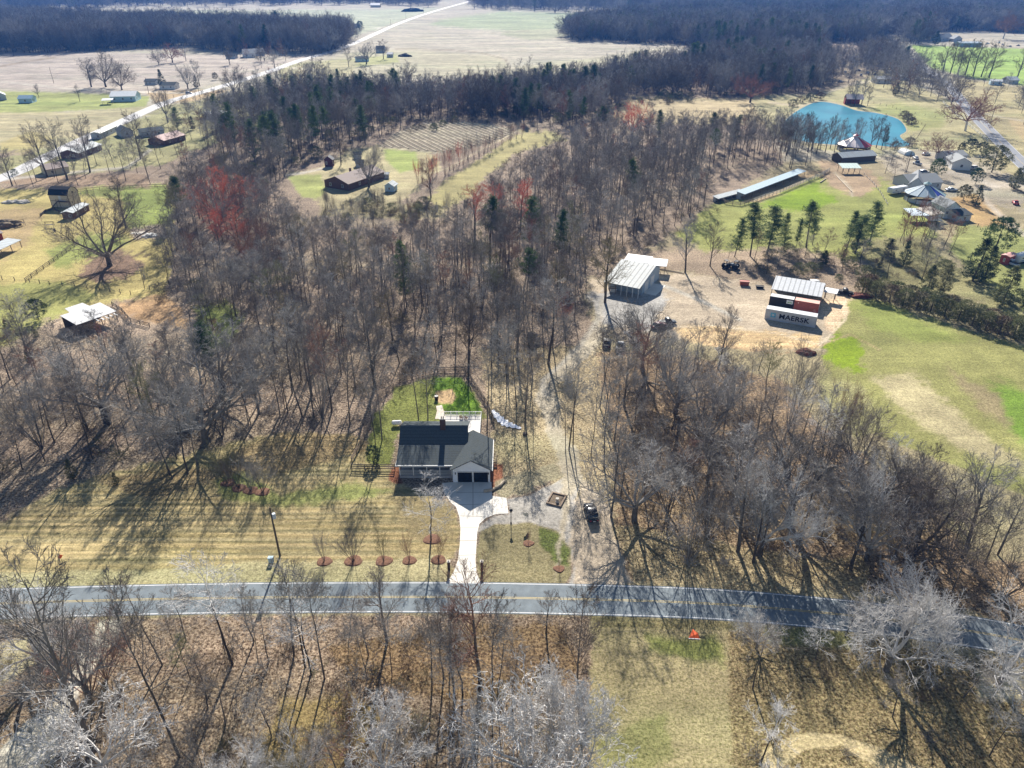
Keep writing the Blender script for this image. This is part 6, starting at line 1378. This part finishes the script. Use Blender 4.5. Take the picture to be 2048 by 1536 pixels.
for b, h, l, m, k in [((445, 445), 13, 'brilliant red budding maple in the left woods', twig_red, 'spread'), ((440, 500), 11, 'red budding maple just below the brilliant one', twig_red, 'oval'), ((480, 505), 12, 'red budding maple right of the lower one', twig_red, 'oval'), ((505, 545), 12, 'orange tinted maple below the red ones', twig_rose, 'spread'), ((950, 470), 14, 'red budding maple by the meadow strip, left', twig_red, 'oval'), ((985, 460), 13, 'red budding maple by the meadow strip, middle', twig_red, 'oval'), ((1040, 460), 14, 'red budding maple by the meadow strip, right', twig_red, 'oval'),
    ((1262, 282), 14, 'pink tinted tree in front of the far meadow', twig_red, 'spread'), ((1500, 205), 14, 'orange tinted tree at the edge of the pine wood', twig_rose, 'spread'), ((862, 395), 12, 'rosy tree left of the meadow strip', twig_rose, 'oval'), ((1930, 262), 15, 'rosy bare tree beside the pond road', twig_rose, 'crown'), ((1872, 318), 8, 'copper coloured round tree near the arched shed', twig_rose, 'crown'), ((2006, 78), 22, 'large rosy tree at the far right hamlet', twig_rose, 'crown'),
    ((1530, 800), 12, 'small tree with ivy near the dirt yard', twig_olive, 'tall'), ((1210, 605), 15, 'ivy covered tree left of the metal barn', twig_olive, 'oval')]:
    q_ = at(*b); plant(k, q_, h * 1.25, l, 'tree', None, m, None, 'maple_tree' if m is twig_red else None, 1.1); keep((q_.x, q_.y - 5), 7)
# hedge and thickets
hr = random.Random(4)
HP = [(1724, 590), (1750, 597), (1778, 604), (1805, 612), (1833, 618), (1860, 625), (1888, 633), (1915, 642), (1943, 652), (1970, 660), (1998, 668), (2026, 675), (2052, 682)]
for k, (x, y) in enumerate(HP):
    plant('bush', at(x, y), 4.6, 'shaggy green brown hedge bush along the top of the green field', 'bush', 'hedge bushes above the green field', hedgem if k % 2 else brushm if k % 3 else cedarm, wid=1.05)
    plant('bush', at(x + 12, y - 12), 4.0, 'shaggy green brown hedge bush along the top of the green field', 'bush', 'hedge bushes above the green field', hedgem if k % 3 else brushm, wid=1.1)
for k in range(22):  # red tipped line by the vine plot
    t_ = k / 21; plant('vase', at(838 + t_ * 205 + hr.uniform(-4, 4), 372 - t_ * 100 + hr.uniform(-5, 5)), hr.uniform(8, 12), 'slim sapling in the red tipped row beside the vine plot', 'tree', 'red tipped sapling row', twig_red if t_ < .45 and k % 2 == 0 else twig_rose if k % 2 else twig, wid=.45)
for k in range(30):
    x = hr.uniform(640, 900); plant('vase', at(x, hr.uniform(412, 455)), hr.uniform(5, 9), 'thin sapling on the slope below the brick house', 'tree', 'saplings below the brick house', twig, wid=.35)
for k, (x, y) in enumerate([(1885, 146), (1900, 148), (1915, 150), (1930, 150), (1946, 152), (1962, 154), (1978, 156), (2032, 160)]):
    plant('oval', at(x, y), hr.uniform(22, 28), 'bare grey green tree in the row crossing the green field' if k < 7 else 'single bare tree right of the row in the green field', 'tree', 'tree row in the green field' if k < 7 else None, twig_olive, wid=1.2)
for k, (x, y) in enumerate([(1700, 208), (1692, 206), (1708, 212), (1735, 212), (1722, 210), (1552, 276), (1560, 284), (1568, 290), (1580, 296), (1590, 288), (1570, 270), (1605, 296), (1625, 298), (1640, 300), (1660, 298), (1585, 294), (1570, 300), (1685, 300), (1752, 296), (1740, 300), (1556, 290), (1562, 298), (1578, 303), (1595, 306), (1632, 308), (1668, 307), (1598, 290), (1612, 289), (1675, 296), (1715, 300), (1548, 282), (1590, 300), (1622, 301), (1705, 296), (1650, 305), (1615, 304), (1762, 300)]):
    plant('oval', at(x, y), hr.uniform(12, 17), 'bare dark tree on the far bank of the pond' if y < 215 else 'bare dark tree standing before the turquoise pond', 'tree', 'trees on the far pond bank' if y < 215 else 'trees before the pond', None, wid=.8)

def vine_rows():
    poly = [(757, 294), (802, 263), (860, 245), (940, 245), (1026, 259), (1026, 269), (985, 284), (900, 306), (840, 301)]
    rows = MB(); P = [at(*p) for p in poly]; ang = R(118); d = Vector((math.cos(ang), math.sin(ang), 0)); n = Vector((-d.y, d.x, 0)); cen = sum(P, Vector()) / len(P)
    for k in range(-60, 60):
        run = None
        for j in range(-50, 51):
            q = cen + n * (k * 3.2) + d * (j * 3.0); u, v = proj(q.x, q.y); ok = bool(inside(poly, np.array([u]), np.array([v]))[0])
            if ok and run is None: run = q.copy()
            if (not ok or j == 50) and run is not None:
                a, b = run, q; w = n * .55
                rows.hexa([(a - w)[:2] + (.02,), (b - w)[:2] + (.02,), (b + w)[:2] + (.02,), (a + w)[:2] + (.02,)], [(a - w * .4)[:2] + (.35,), (b - w * .4)[:2] + (.35,), (b + w * .4)[:2] + (.35,), (a + w * .4)[:2] + (.35,)]); run = None
    tag(rows.build('planted_rows', mat('straw_rows', (.40, .34, .24), .95, var=.3, scale=.3)), 'pale diagonal rows filling the dark plot beyond the brick house', 'crop rows', kind='stuff')
vine_rows()

for k, (x, y, h) in enumerate([(1808, 236, 4), (1815, 244, 4.5), (1822, 250, 4), (1818, 292, 4), (1790, 298, 3.5), (1600, 205, 4), (1620, 202, 5), (1640, 199, 4.5), (1585, 212, 4)]):
    plant('bush', at(x, y), h, 'low brown brush clump on the rim of the pond', 'bush', 'brush on the pond rim', brushm, wid=1.3)
# ---------------------------------------------------------------- woods
SP = []   # every random tree: x, y, kind, height, material, label, group
wr_ = np.random.RandomState(7)
def in_frame(x, y, m=60):
    u, v = proj(x, y); return -m < u < 2048 + m and v < 1536 + 260
def scatter(poly, step, mix, hr_, label, group, hold=None, jitter=.5, seed=0):
    P = [at(px, max(py, -50)) for px, py in poly]
    x0, x1 = min(p.x for p in P), max(p.x for p in P); y0, y1 = min(p.y for p in P), max(p.y for p in P)
    X, Y = np.meshgrid(np.arange(x0, x1, step), np.arange(y0, y1, step)); X = X.ravel() + wr_.uniform(-jitter, jitter, X.size) * step; Y = Y.ravel() + wr_.uniform(-jitter, jitter, Y.size) * step
    z = Y * CT + CAM_H * ST; ok = z > 5; X, Y, z = X[ok], Y[ok], z[ok]
    U = 1024 + F * X / z; V = 768 + F * (CAM_H * CT - Y * ST) / z
    k_ = np.clip(z / 90, 1.5, 9); ok = inside(poly, U + k_ * 2.2 * fbm(X / 30, Y / 30, 91), V + k_ * 1.0 * fbm(X / 30, Y / 30, 93)) & (U > -160) & (U < 2200); X, Y = X[ok], Y[ok]
    for fx, fy, r in FOOT:
        ok = (X - fx) ** 2 + (Y - fy) ** 2 > r * r; X, Y = X[ok], Y[ok]
    thin = fbm(X / 14, Y / 14, 40 + seed) > -.55; X, Y = X[thin], Y[thin]
    ks = [m[0] for m in mix]; w = np.array([m[1] for m in mix], float); w /= w.sum()
    ch = wr_.choice(len(ks), len(X), p=w)
    # species grow in patches
    pn = fbm(X / 45, Y / 45, 70 + seed)
    for i in range(len(X)):
        k = mix[ch[i]]
        if k[0] == 'pine' and pn[i] < k[3] if len(k) > 3 else False: k = mix[0]
        SP.append((X[i], Y[i], k[0], wr_.uniform(*hr_) * (1 + .22 * pn[i]) * (.5 if k[0] in ('cedar', 'bush') else .72 if k[0] == 'vase' else 1), k[2], label, group))
T, ROSE, RED, PALEM, OLV = None, twig_rose, twig_red, twig_pale, twig_olive
scatter([(345, 600), (340, 450), (380, 400), (430, 350), (560, 420), (600, 510), (760, 515), (900, 505), (1000, 490), (1080, 470), (1180, 530), (1165, 620), (1000, 640), (800, 630), (600, 620), (400, 640)], 4.8,
        [('tall', 6, T), ('oval', 1.6, T), ('vase', .9, T), ('tall', .6, OLV), ('tall', .35, ROSE), ('pine', .35, T, .1)], (12, 18), '', 'central woods', seed=1)
scatter([(400, 640), (600, 620), (800, 630), (1000, 640), (1165, 620), (1150, 700), (1100, 745), (1060, 770), (985, 740), (940, 735), (870, 735), (800, 765), (740, 810), (700, 850), (600, 840), (560, 780), (480, 720), (400, 700)], 6.2,
        [('tall', 6, T), ('oval', 1.6, T), ('vase', .9, T), ('tall', .6, OLV), ('tall', .35, ROSE)], (14, 19), '', 'central woods', seed=15)
scatter([(-150, 770), (60, 720), (120, 740), (300, 760), (480, 735), (560, 790), (600, 840), (560, 850), (470, 850), (420, 900), (390, 955), (330, 955), (250, 925), (150, 950), (60, 950), (-150, 1000)], 5.3,
        [('tall', 5, T), ('oval', 1.6, T), ('vase', 2.6, T), ('spread', .5, T), ('tall', 1, OLV), ('tall', .3, ROSE), ('cedar', .15, T)], (11, 17), 'bare grey tree in the left woods above the lawn', 'left woods', seed=2)
scatter([(100, 700), (250, 680), (400, 640), (480, 720), (480, 740), (300, 765), (120, 745)], 9, [('tall', 1, T), ('tall', .3, ROSE)], (8, 12), 'low bare tree on the pale slope right of the white roofed barn', 'trees on the pale slope')
scatter([(-60, 690), (20, 660), (90, 680), (60, 730), (-60, 770)], 6, [('bush', 1, cedarm), ('tall', 1, T)], (5, 8), 'dark brush left of the white roofed barn', 'brush by the white roofed barn')
scatter([(900, 490), (960, 440), (1010, 405), (1090, 345), (1150, 305), (1180, 280), (1500, 280), (1560, 300), (1640, 325), (1600, 333), (1440, 392), (1400, 430), (1320, 465), (1250, 500), (1180, 525), (1080, 470), (1000, 490)], 5.8,
        [('tall', 9, T), ('pine', .5, T, 0.0), ('tall', .25, ROSE)], (14, 19), 'bare dark tree in the woods left of the long narrow shed', 'woods left of the long shed', seed=3)
scatter([(540, 215), (600, 205), (760, 198), (1000, 192), (1150, 180), (1230, 165), (1300, 150), (1400, 125), (1560, 108), (1640, 112), (1660, 150), (1640, 182), (1560, 190), (1260, 190), (1230, 220), (1200, 255), (1120, 260), (1020, 241), (850, 236), (760, 275), (720, 298), (650, 310), (600, 335), (560, 385), (430, 330), (400, 280), (450, 240)], 6.8,
        [('tall', 7, T), ('pine', 1.5, T, -.05), ('tall', .5, ROSE)], (16, 21), 'tree of the long dark belt beyond the vine plot', 'long dark tree belt', seed=4)
scatter([(1140, 80), (1300, 88), (1560, 103), (1640, 112), (1640, 85), (1760, 80), (1770, 60), (1755, 30), (1600, 20), (1400, 25), (1260, 42), (1150, 58)], 9.5, [('tall', 5, T), ('pine', 4, T, -.15), ('tall', .5, ROSE)], (19, 25), 'tree of the far pine and hardwood forest', 'far forest', seed=5)
scatter([(1790, 75), (1830, 92), (1865, 80), (1880, 62), (2060, 62), (2500, 60), (2500, 0), (1790, 5)], 11, [('tall', 6, T), ('pine', 3, T, -.1), ('tall', .6, ROSE)], (20, 27), 'tree of the far forest above the green field', 'far right forest', seed=6)
scatter([(-400, 22), (40, 22), (200, 14), (700, 8), (860, 14), (900, -8), (-500, -30)], 24, [('tall', 6, T), ('pine', 2, T, -.1)], (24, 30), 'tree of the hazy forest on the horizon', 'horizon forest', seed=7)
scatter([(955, 18), (1250, 26), (1400, 18), (1760, 10), (2500, -5), (2500, -38), (955, -32)], 24, [('tall', 6, T), ('pine', 4, T, -.1)], (24, 30), 'tree of the hazy forest on the horizon', 'horizon forest', seed=8)
scatter([(-300, 112), (110, 108), (260, 97), (330, 95), (480, 104), (640, 108), (690, 95), (700, 80), (600, 72), (480, 66), (300, 60), (40, 48), (-300, 38)], 9.5, [('tall', 8, T), ('tall', 1, ROSE), ('pine', .2, T, .2)], (20, 27), 'tree of the hazy bluish belt at the far left', 'far left belt', seed=9)
scatter([(0, 375), (60, 350), (200, 320), (330, 262), (430, 220), (540, 205), (450, 240), (400, 280), (430, 330), (400, 368), (250, 370), (100, 376)], 11, [('tall', 3, T), ('oval', 2, T), ('tall', .3, ROSE), ('cedar', .2, T)], (12, 18), 'bare tree among the houses along the pale road', 'trees along the pale road', seed=10)
scatter([(1235, 740), (1330, 725), (1400, 720), (1480, 750), (1560, 780), (1560, 850), (1640, 880), (1720, 900), (1850, 1010), (1930, 1100), (2048, 1130), (2400, 1180), (2400, 1260), (2048, 1225), (1900, 1195), (1740, 1165), (1500, 1140), (1290, 1135), (1250, 1050), (1225, 950)], 5.5,
        [('tall', 5, T), ('tall', .8, PALEM), ('oval', 1.6, T), ('vase', 2.4, T), ('spread', .7, T), ('tall', .3, ROSE)], (10, 16), 'bare grey tree in the woods right of the lane', 'woods right of the lane', seed=11)
scatter([(1330, 690), (1480, 715), (1640, 720), (1560, 780), (1480, 750), (1400, 720), (1330, 725)], 7, [('tall', 1, T), ('tall', .4, ROSE)], (6, 9), 'low bare tree along the near side of the dirt yard', 'low trees below the dirt yard')
scatter([(985, 740), (1060, 770), (1085, 800), (1085, 900), (1010, 850), (975, 800)], 8, [('tall', 1, T)], (15, 19), 'bare trunk on the straw slope left of the lane', 'trunks left of the lane')
scatter([(1120, 740), (1240, 740), (1230, 900), (1150, 880), (1115, 800)], 8, [('tall', 1, T)], (14, 19), 'bare trunk on the straw slope right of the lane', 'trunks right of the lane')
scatter([(-250, 1300), (-100, 1250), (1150, 1255), (1180, 1300), (1190, 1560), (1150, 1900), (-300, 1900)], 7.2, [('tall', 4, T), ('vase', 2.5, T), ('tall', 1.0, PALEM), ('vase', .5, ROSE), ('vase', .8, OLV)], (8, 15), 'bare tree in the rust floored strip south of the road', 'trees south of the road', seed=12)
scatter([(1500, 1290), (2300, 1345), (2300, 1900), (1480, 1900)], 10, [('tall', 3, T), ('tall', 2, PALEM)], (6, 12), 'bare tree on the rough ground at the lower right', 'trees at the lower right', seed=13)
scatter([(1440, 520), (1640, 500), (1760, 500), (1860, 480), (1930, 540), (1900, 570), (1740, 560), (1640, 560), (1560, 555), (1440, 535)], 8.5, [('tall', 3, T), ('tall', 1.2, ROSE), ('cedar', 1.2, T), ('bush', 1.0, brushm)], (5, 11), 'small mixed tree between the pines and the container yard', 'mixed trees by the container yard', seed=14)
scatter([(1765, 430), (1800, 440), (1880, 460), (1920, 500), (1880, 520), (1790, 490)], 6.5, [('oval', 3, ROSE), ('oval', 1, T)], (10, 13), 'rosy tipped bare tree in the thicket below the stable', 'rosy thicket below the stable')
scatter([(1640, 120), (1790, 112), (1840, 150), (1900, 180), (1930, 215), (1900, 212), (1800, 195), (1700, 170), (1640, 170)], 13, [('oval', 4, T), ('spread', 1.5, T), ('oval', .6, ROSE)], (15, 21), 'bare tree in the hamlet between the pond and the road', 'hamlet trees')
scatter([(1950, 165), (2060, 165), (2300, 200), (2300, 330), (2060, 290), (2000, 240), (1960, 200)], 24, [('oval', 3, T), ('spread', 2, T)], (12, 17), 'bare yard tree across the road from the pond', 'yard trees across the road')
scatter([(1700, 330), (1780, 310), (1860, 330), (1900, 350), (1780, 375), (1740, 365)], 13, [('oval', 3, T)], (8, 13), 'bare yard tree around the grey farmhouse', 'yard trees by the grey farmhouse')
scatter([(440, 100), (640, 110), (600, 128), (540, 140), (440, 125)], 26, [('oval', 3, T), ('spread', 1, ROSE)], (14, 19), 'bare tree in the paddock before the far left belt', 'paddock trees')
scatter([(480, 205), (620, 195), (700, 160), (640, 150), (560, 175), (490, 190)], 14, [('oval', 3, T), ('tall', 2, T), ('tall', .4, ROSE)], (14, 18), 'bare tree beside the middle of the pale road', 'trees beside the pale road')

MARKS = [((870, 800), 'back yard of the white house'), ((1260, 560), 'metal barn'), ((690, 370), 'brick house'), ((480, 960), 'four lawn corner trees'), ((220, 532), 'massive pasture oak'), ((170, 640), 'white roofed barn'), ((60, 940), 'left end of the lawn'),
  ((1182, 1030), 'black car'), ((1580, 640), 'lettered container'), ((1540, 370), 'long narrow shed'), ((445, 445), 'brilliant red maple'), ((1690, 250), 'pond'), ((900, 270), 'vine plot'), ((1060, 250), 'far corner of the vine plot'), ((1730, 1130), 'road bend'), ((1576, 862), 'forked tree at the field corner'), ((1950, 1100), 'right field corner'), ((1500, 1130), 'straight road verge right of the lane'),
  ((930, 1170), 'driveway mouth'), ((560, 1230), 'shadow of the lawn pole'), ((100, 1300), 'dirt lane at lower left'), ((1388, 1273), 'orange triangular sign'), ((1700, 190), 'pond barn'), ((1240, 696), 'white pickup'), ((2010, 80), 'far rosy tree'), ((740, 230), 'dark end of the tree belt'), ((540, 210), 'middle of the pale road'), ((850, 500), 'meadow strip'), ((330, 250), 'grey trailer home'), ((700, 680), 'heart of the central woods'), ((1010, 620), 'lane end of the central woods'), ((1300, 900), 'pale trunks right of the lane'), ((1500, 960), 'crooked pale limbed tree'), ((620, 1500), 'bottom edge, left of centre'), ((1000, 1500), 'silvery crowns at the bottom'), ((1200, 350), 'far corner of the dark woods'), ((1380, 300), 'pond end of the dark woods'), ((1850, 900), 'green field edge')]
MARKS = [(at(*p), l) for p, l in MARKS]
def LM(x, y): return min(MARKS, key=lambda m: (m[0].x - x) ** 2 + (m[0].y - y) ** 2)[1]
BARE = {'tall', 'oval', 'spread', 'vase'}
def show(t):
    x, y, k, h = t[:4]; u, v = proj(x, y, h * .7); z = y * CT + CAM_H * ST
    return (h / z) if (-20 < u < 2068 and -10 < v < 1560) else 0
idx = sorted(range(len(SP)), key=lambda i: -show(SP[i]))
nb = ne = 0; rest = []
hand_bare = sum(1 for o in bpy.data.objects if o.get('category') in ('tree', 'sapling') and o.type == 'EMPTY' and not any(s in o.name for s in ('pine', 'cedar', 'evergreen', 'bush')))
for i in idx:
    x, y, k, h, m, lab, grp = SP[i]; b = k in BARE
    if show(SP[i]) > 0 and ((b and nb < 300 - hand_bare + 90) or (not b and ne < 150)):
        wd = wr_.uniform(.8, 1.15) * (18.0 / h if k == 'tall' else 14.0 / h if k == 'oval' else 1) ** .35
        lb = lab if b else lab.replace('bare grey tree', 'evergreen').replace('bare dark tree', 'evergreen').replace('tree of', 'evergreen of').replace('tree', 'evergreen')
        col = {twig_rose.name: 'rosy', twig_pale.name: 'pale limbed', twig_olive.name: 'olive tinged'}.get(m.name if m else '', 'grey')
        sz = 'short' if h < 11 else 'tall' if h > 16.5 else 'middling'
        lb = ('%s %s bare tree closest to the %s' % (sz, col, LM(x, y))) if b else ('%s %s closest to the %s' % (sz, {'pine': 'dark green pine', 'cedar': 'dense dark cedar', 'bush': 'low rounded bush'}.get(k, 'evergreen'), LM(x, y)))
        plant(k, (x, y), h, lb, 'tree' if k != 'bush' else 'bush', 'trees and bushes near the ' + LM(x, y), m, wid=wd, name='bare_tree' if b else None)
        if b: nb += 1
        else: ne += 1
    else: rest.append(SP[i])
print('random trees', len(SP), 'individual', nb, ne, 'hand', hand_bare, 'massed', len(rest))

def hidden_collection(name, mes):
    c = bpy.data.collections.new(name)
    for k, me in enumerate(mes):
        o = bpy.data.objects.new('%s_%02d' % (name, k), me); c.objects.link(o)
    return c
def instance_group(coll):
    t = bpy.data.node_groups.new('stand', 'GeometryNodeTree')
    t.interface.new_socket('Geometry', in_out='INPUT', socket_type='NodeSocketGeometry'); t.interface.new_socket('Geometry', in_out='OUTPUT', socket_type='NodeSocketGeometry')
    gi, go = t.nodes.new('NodeGroupInput'), t.nodes.new('NodeGroupOutput'); ci = t.nodes.new('GeometryNodeCollectionInfo')
    ci.inputs['Collection'].default_value = coll; ci.inputs['Separate Children'].default_value = True; ci.inputs['Reset Children'].default_value = True
    ip = t.nodes.new('GeometryNodeInstanceOnPoints'); mp = t.nodes.new('GeometryNodeMeshToPoints')
    def attr(nm, ty):
        n = t.nodes.new('GeometryNodeInputNamedAttribute'); n.data_type = ty; n.inputs[0].default_value = nm
        return [o for o in n.outputs if o.enabled and o.name == 'Attribute'][0]
    t.links.new(gi.outputs[0], mp.inputs[0]); t.links.new(mp.outputs[0], ip.inputs['Points']); t.links.new(ci.outputs[0], ip.inputs['Instance'])
    ip.inputs['Pick Instance'].default_value = True; t.links.new(attr('pick', 'INT'), ip.inputs['Instance Index'])
    t.links.new(attr('turn', 'FLOAT_VECTOR'), ip.inputs['Rotation']); t.links.new(attr('size', 'FLOAT_VECTOR'), ip.inputs['Scale'])
    t.links.new(ip.outputs[0], go.inputs[0]); return t
def stand(name, pts, coll, label, cat):
    """pts: x, y, pick, turn, (sx, sy, sz)"""
    me = bpy.data.meshes.new(name); me.from_pydata([(p[0], p[1], 0) for p in pts], [], [])
    me.attributes.new('pick', 'INT', 'POINT').data.foreach_set('value', [p[2] for p in pts])
    me.attributes.new('turn', 'FLOAT_VECTOR', 'POINT').data.foreach_set('vector', [c for p in pts for c in (.07 * math.sin(p[0] * 3.1), .07 * math.sin(p[1] * 2.7), p[3])])
    me.attributes.new('size', 'FLOAT_VECTOR', 'POINT').data.foreach_set('vector', [c for p in pts for c in p[4]])
    o = bpy.data.objects.new(name, me); COL.objects.link(o); md = o.modifiers.new('stand', 'NODES'); md.node_group = instance_group(coll)
    return tag(o, label, cat, kind='stuff')
# near copies of the massed trees use the full meshes, far ones lighter meshes with thicker twigs
def pairmesh(ms, g=None): return ms
FULL = []
for g in TALL: FULL.append(joined(g, 'bare', bark, twig))
FR = FULL[0].copy(); FR.materials[1] = twig_rose; FO = FULL[1].copy(); FO.materials[1] = twig_olive; FP = FULL[2].copy(); FP.materials[1] = twig_pale
BMESH = FULL + [FR, FO, FP] + LOWT + [LOWTR] + LOWS + [LOWTRED] ; nF = len(FULL)
bare_coll = hidden_collection('aa_bare', BMESH)
EMESH = [joined(pine_tree(140 + i, base=[.5, .35][i], whorls=20), 'p', bark, needle) for i in range(2)] + [joined(cedar_tree(150), 'c', bark, cedarm)] + LOWP
ever_coll = hidden_collection('bb_ever', EMESH)
pb, pe = [], []
rr_ = random.Random(3)
for x, y, k, h, m, lab, grp in rest:
    z = y * CT + CAM_H * ST; far = z > 430; wd = rr_.uniform(.8, 1.2); tn = rr_.uniform(0, 6.28)
    if k in BARE:
        if far:
            rnd = grp in ('far left belt', 'far forest', 'far right forest', 'horizon forest') and rr_.random() < .7 or rr_.random() < .2
            i = nF + 7 + rr_.randrange(3) if rnd else nF + 3 + rr_.randrange(3); i = nF + 6 if m is twig_rose else i; s = h / 18
        else: i = rr_.randrange(nF) if m is None else {twig_rose.name: nF, twig_olive.name: nF + 1, twig_pale.name: nF + 2}.get(m.name, 0); s = h / 18
        w2 = s * wd * (18 / h) ** .3
        if z > 900: w2 *= 1.4
        pb.append((x, y, i, tn, (w2, w2, s)))
    else:
        if k == 'pine': i = (3 + rr_.randrange(2)) if far else rr_.randrange(2); s = h / 17
        else: i = 2; s = h / 8
        w2 = s * wd * (1.3 if z > 900 else 1.0); pe.append((x, y, i, tn, (w2, w2, s)))
stand('bare_woods', pb, bare_coll, 'mass of leafless grey trees filling the woods behind the nearer ones', 'woods')
stand('evergreen_woods', pe, ever_coll, 'mass of dark pines standing within the far woods', 'woods')
# undergrowth
und = []
def under(poly, step, s0, s1, picks):
    P = [at(px, py) for px, py in poly]; x0, x1 = min(p.x for p in P), max(p.x for p in P); y0, y1 = min(p.y for p in P), max(p.y for p in P)
    X, Y = np.meshgrid(np.arange(x0, x1, step), np.arange(y0, y1, step)); X = X.ravel() + wr_.uniform(-.5, .5, X.size) * step; Y = Y.ravel() + wr_.uniform(-.5, .5, Y.size) * step
    z = Y * CT + CAM_H * ST; ok = z > 5; X, Y, z = X[ok], Y[ok], z[ok]; U = 1024 + F * X / z; V = 768 + F * (CAM_H * CT - Y * ST) / z
    ok = inside(poly, U, V) & (U > -80) & (U < 2130); X, Y = X[ok], Y[ok]
    for fx, fy, r in FOOT: ok = (X - fx) ** 2 + (Y - fy) ** 2 > (r * .9) ** 2; X, Y = X[ok], Y[ok]
    ok = fbm(X / 9, Y / 9, 55) > -.15; X, Y = X[ok], Y[ok]
    for a, b in zip(X, Y): s = rr_.uniform(s0, s1); und.append((a, b, rr_.choice(picks), rr_.uniform(0, 6.28), (s * 1.2, s * 1.2, s)))
UB = BRUSHM + [BUSHM[0][1]]
b2 = BRUSHM[0].copy(); b2.materials[0] = twig; UB = BRUSHM + [b2, BUSHM[0][1]]
und_coll = hidden_collection('cc_brush', UB)
under([(345, 600), (380, 400), (560, 420), (1000, 490), (1180, 530), (1150, 700), (1060, 770), (870, 735), (740, 810), (600, 840), (480, 720)], 7, .6, 1.3, [0, 1, 2, 3])
under([(-150, 770), (300, 760), (560, 790), (600, 840), (420, 900), (390, 950), (150, 950), (-150, 1000)], 4.6, .6, 1.3, [0, 1, 2, 3, 3])
under([(1240, 740), (1480, 750), (1560, 850), (1720, 890), (1930, 1100), (2300, 1170), (2300, 1250), (1740, 1160), (1290, 1140)], 4.6, .6, 1.3, [0, 1, 2, 3, 3])
under([(-200, 1290), (1160, 1255), (1180, 1300), (1180, 1800), (-200, 1800)], 3.4, .4, 1.15, [0, 1, 2, 3, 3])
under([(1500, 1280), (2300, 1345), (2300, 1800), (1480, 1800)], 4.5, .3, .9, [0, 1, 2, 3])
under([(1440, 525), (1860, 480), (1930, 540), (1740, 570), (1440, 540)], 5, .6, 1.4, [0, 1, 2, 3, 4])
under([(1180, 490), (1440, 400), (1440, 420), (1330, 480), (1200, 540)], 4.5, .5, 1.1, [0, 1, 2])
under([(560, 385), (430, 330), (600, 335), (760, 275), (1020, 241), (1200, 255), (1230, 220), (1560, 190), (1560, 175), (800, 225), (560, 300)], 7, .8, 1.6, [0, 1, 2, 4])
under([(640, 405), (900, 410), (900, 450), (640, 450)], 4, .6, 1.3, [0, 1, 2, 4])
under([(280, 590), (345, 560), (480, 600), (440, 640), (330, 610)], 4, .8, 1.5, [0, 3, 4])
stand('undergrowth', und, und_coll, 'brown twiggy undergrowth on the woodland floor', 'undergrowth')
# the air: one closed box round camera and scene
hz = MB().box(-5200, 5200, -400, 6500, -1.0, 92).build('haze', None); hz.data.materials.clear()
hm = bpy.data.materials.new('haze_air'); hm.use_nodes = True; ht = hm.node_tree; ht.nodes.remove(ht.nodes['Principled BSDF'])
pv = ht.nodes.new('ShaderNodeVolumePrincipled'); pv.inputs['Color'].default_value = (0.07, 0.32, 1.0, 1); pv.inputs['Density'].default_value = 0.00013; pv.inputs['Anisotropy'].default_value = 0.0
ht.links.new(pv.outputs[0], ht.nodes['Material Output'].inputs['Volume']); hz.data.materials.append(hm)
tag(hz, 'thin bluish air over the whole country', 'haze', kind='stuff')
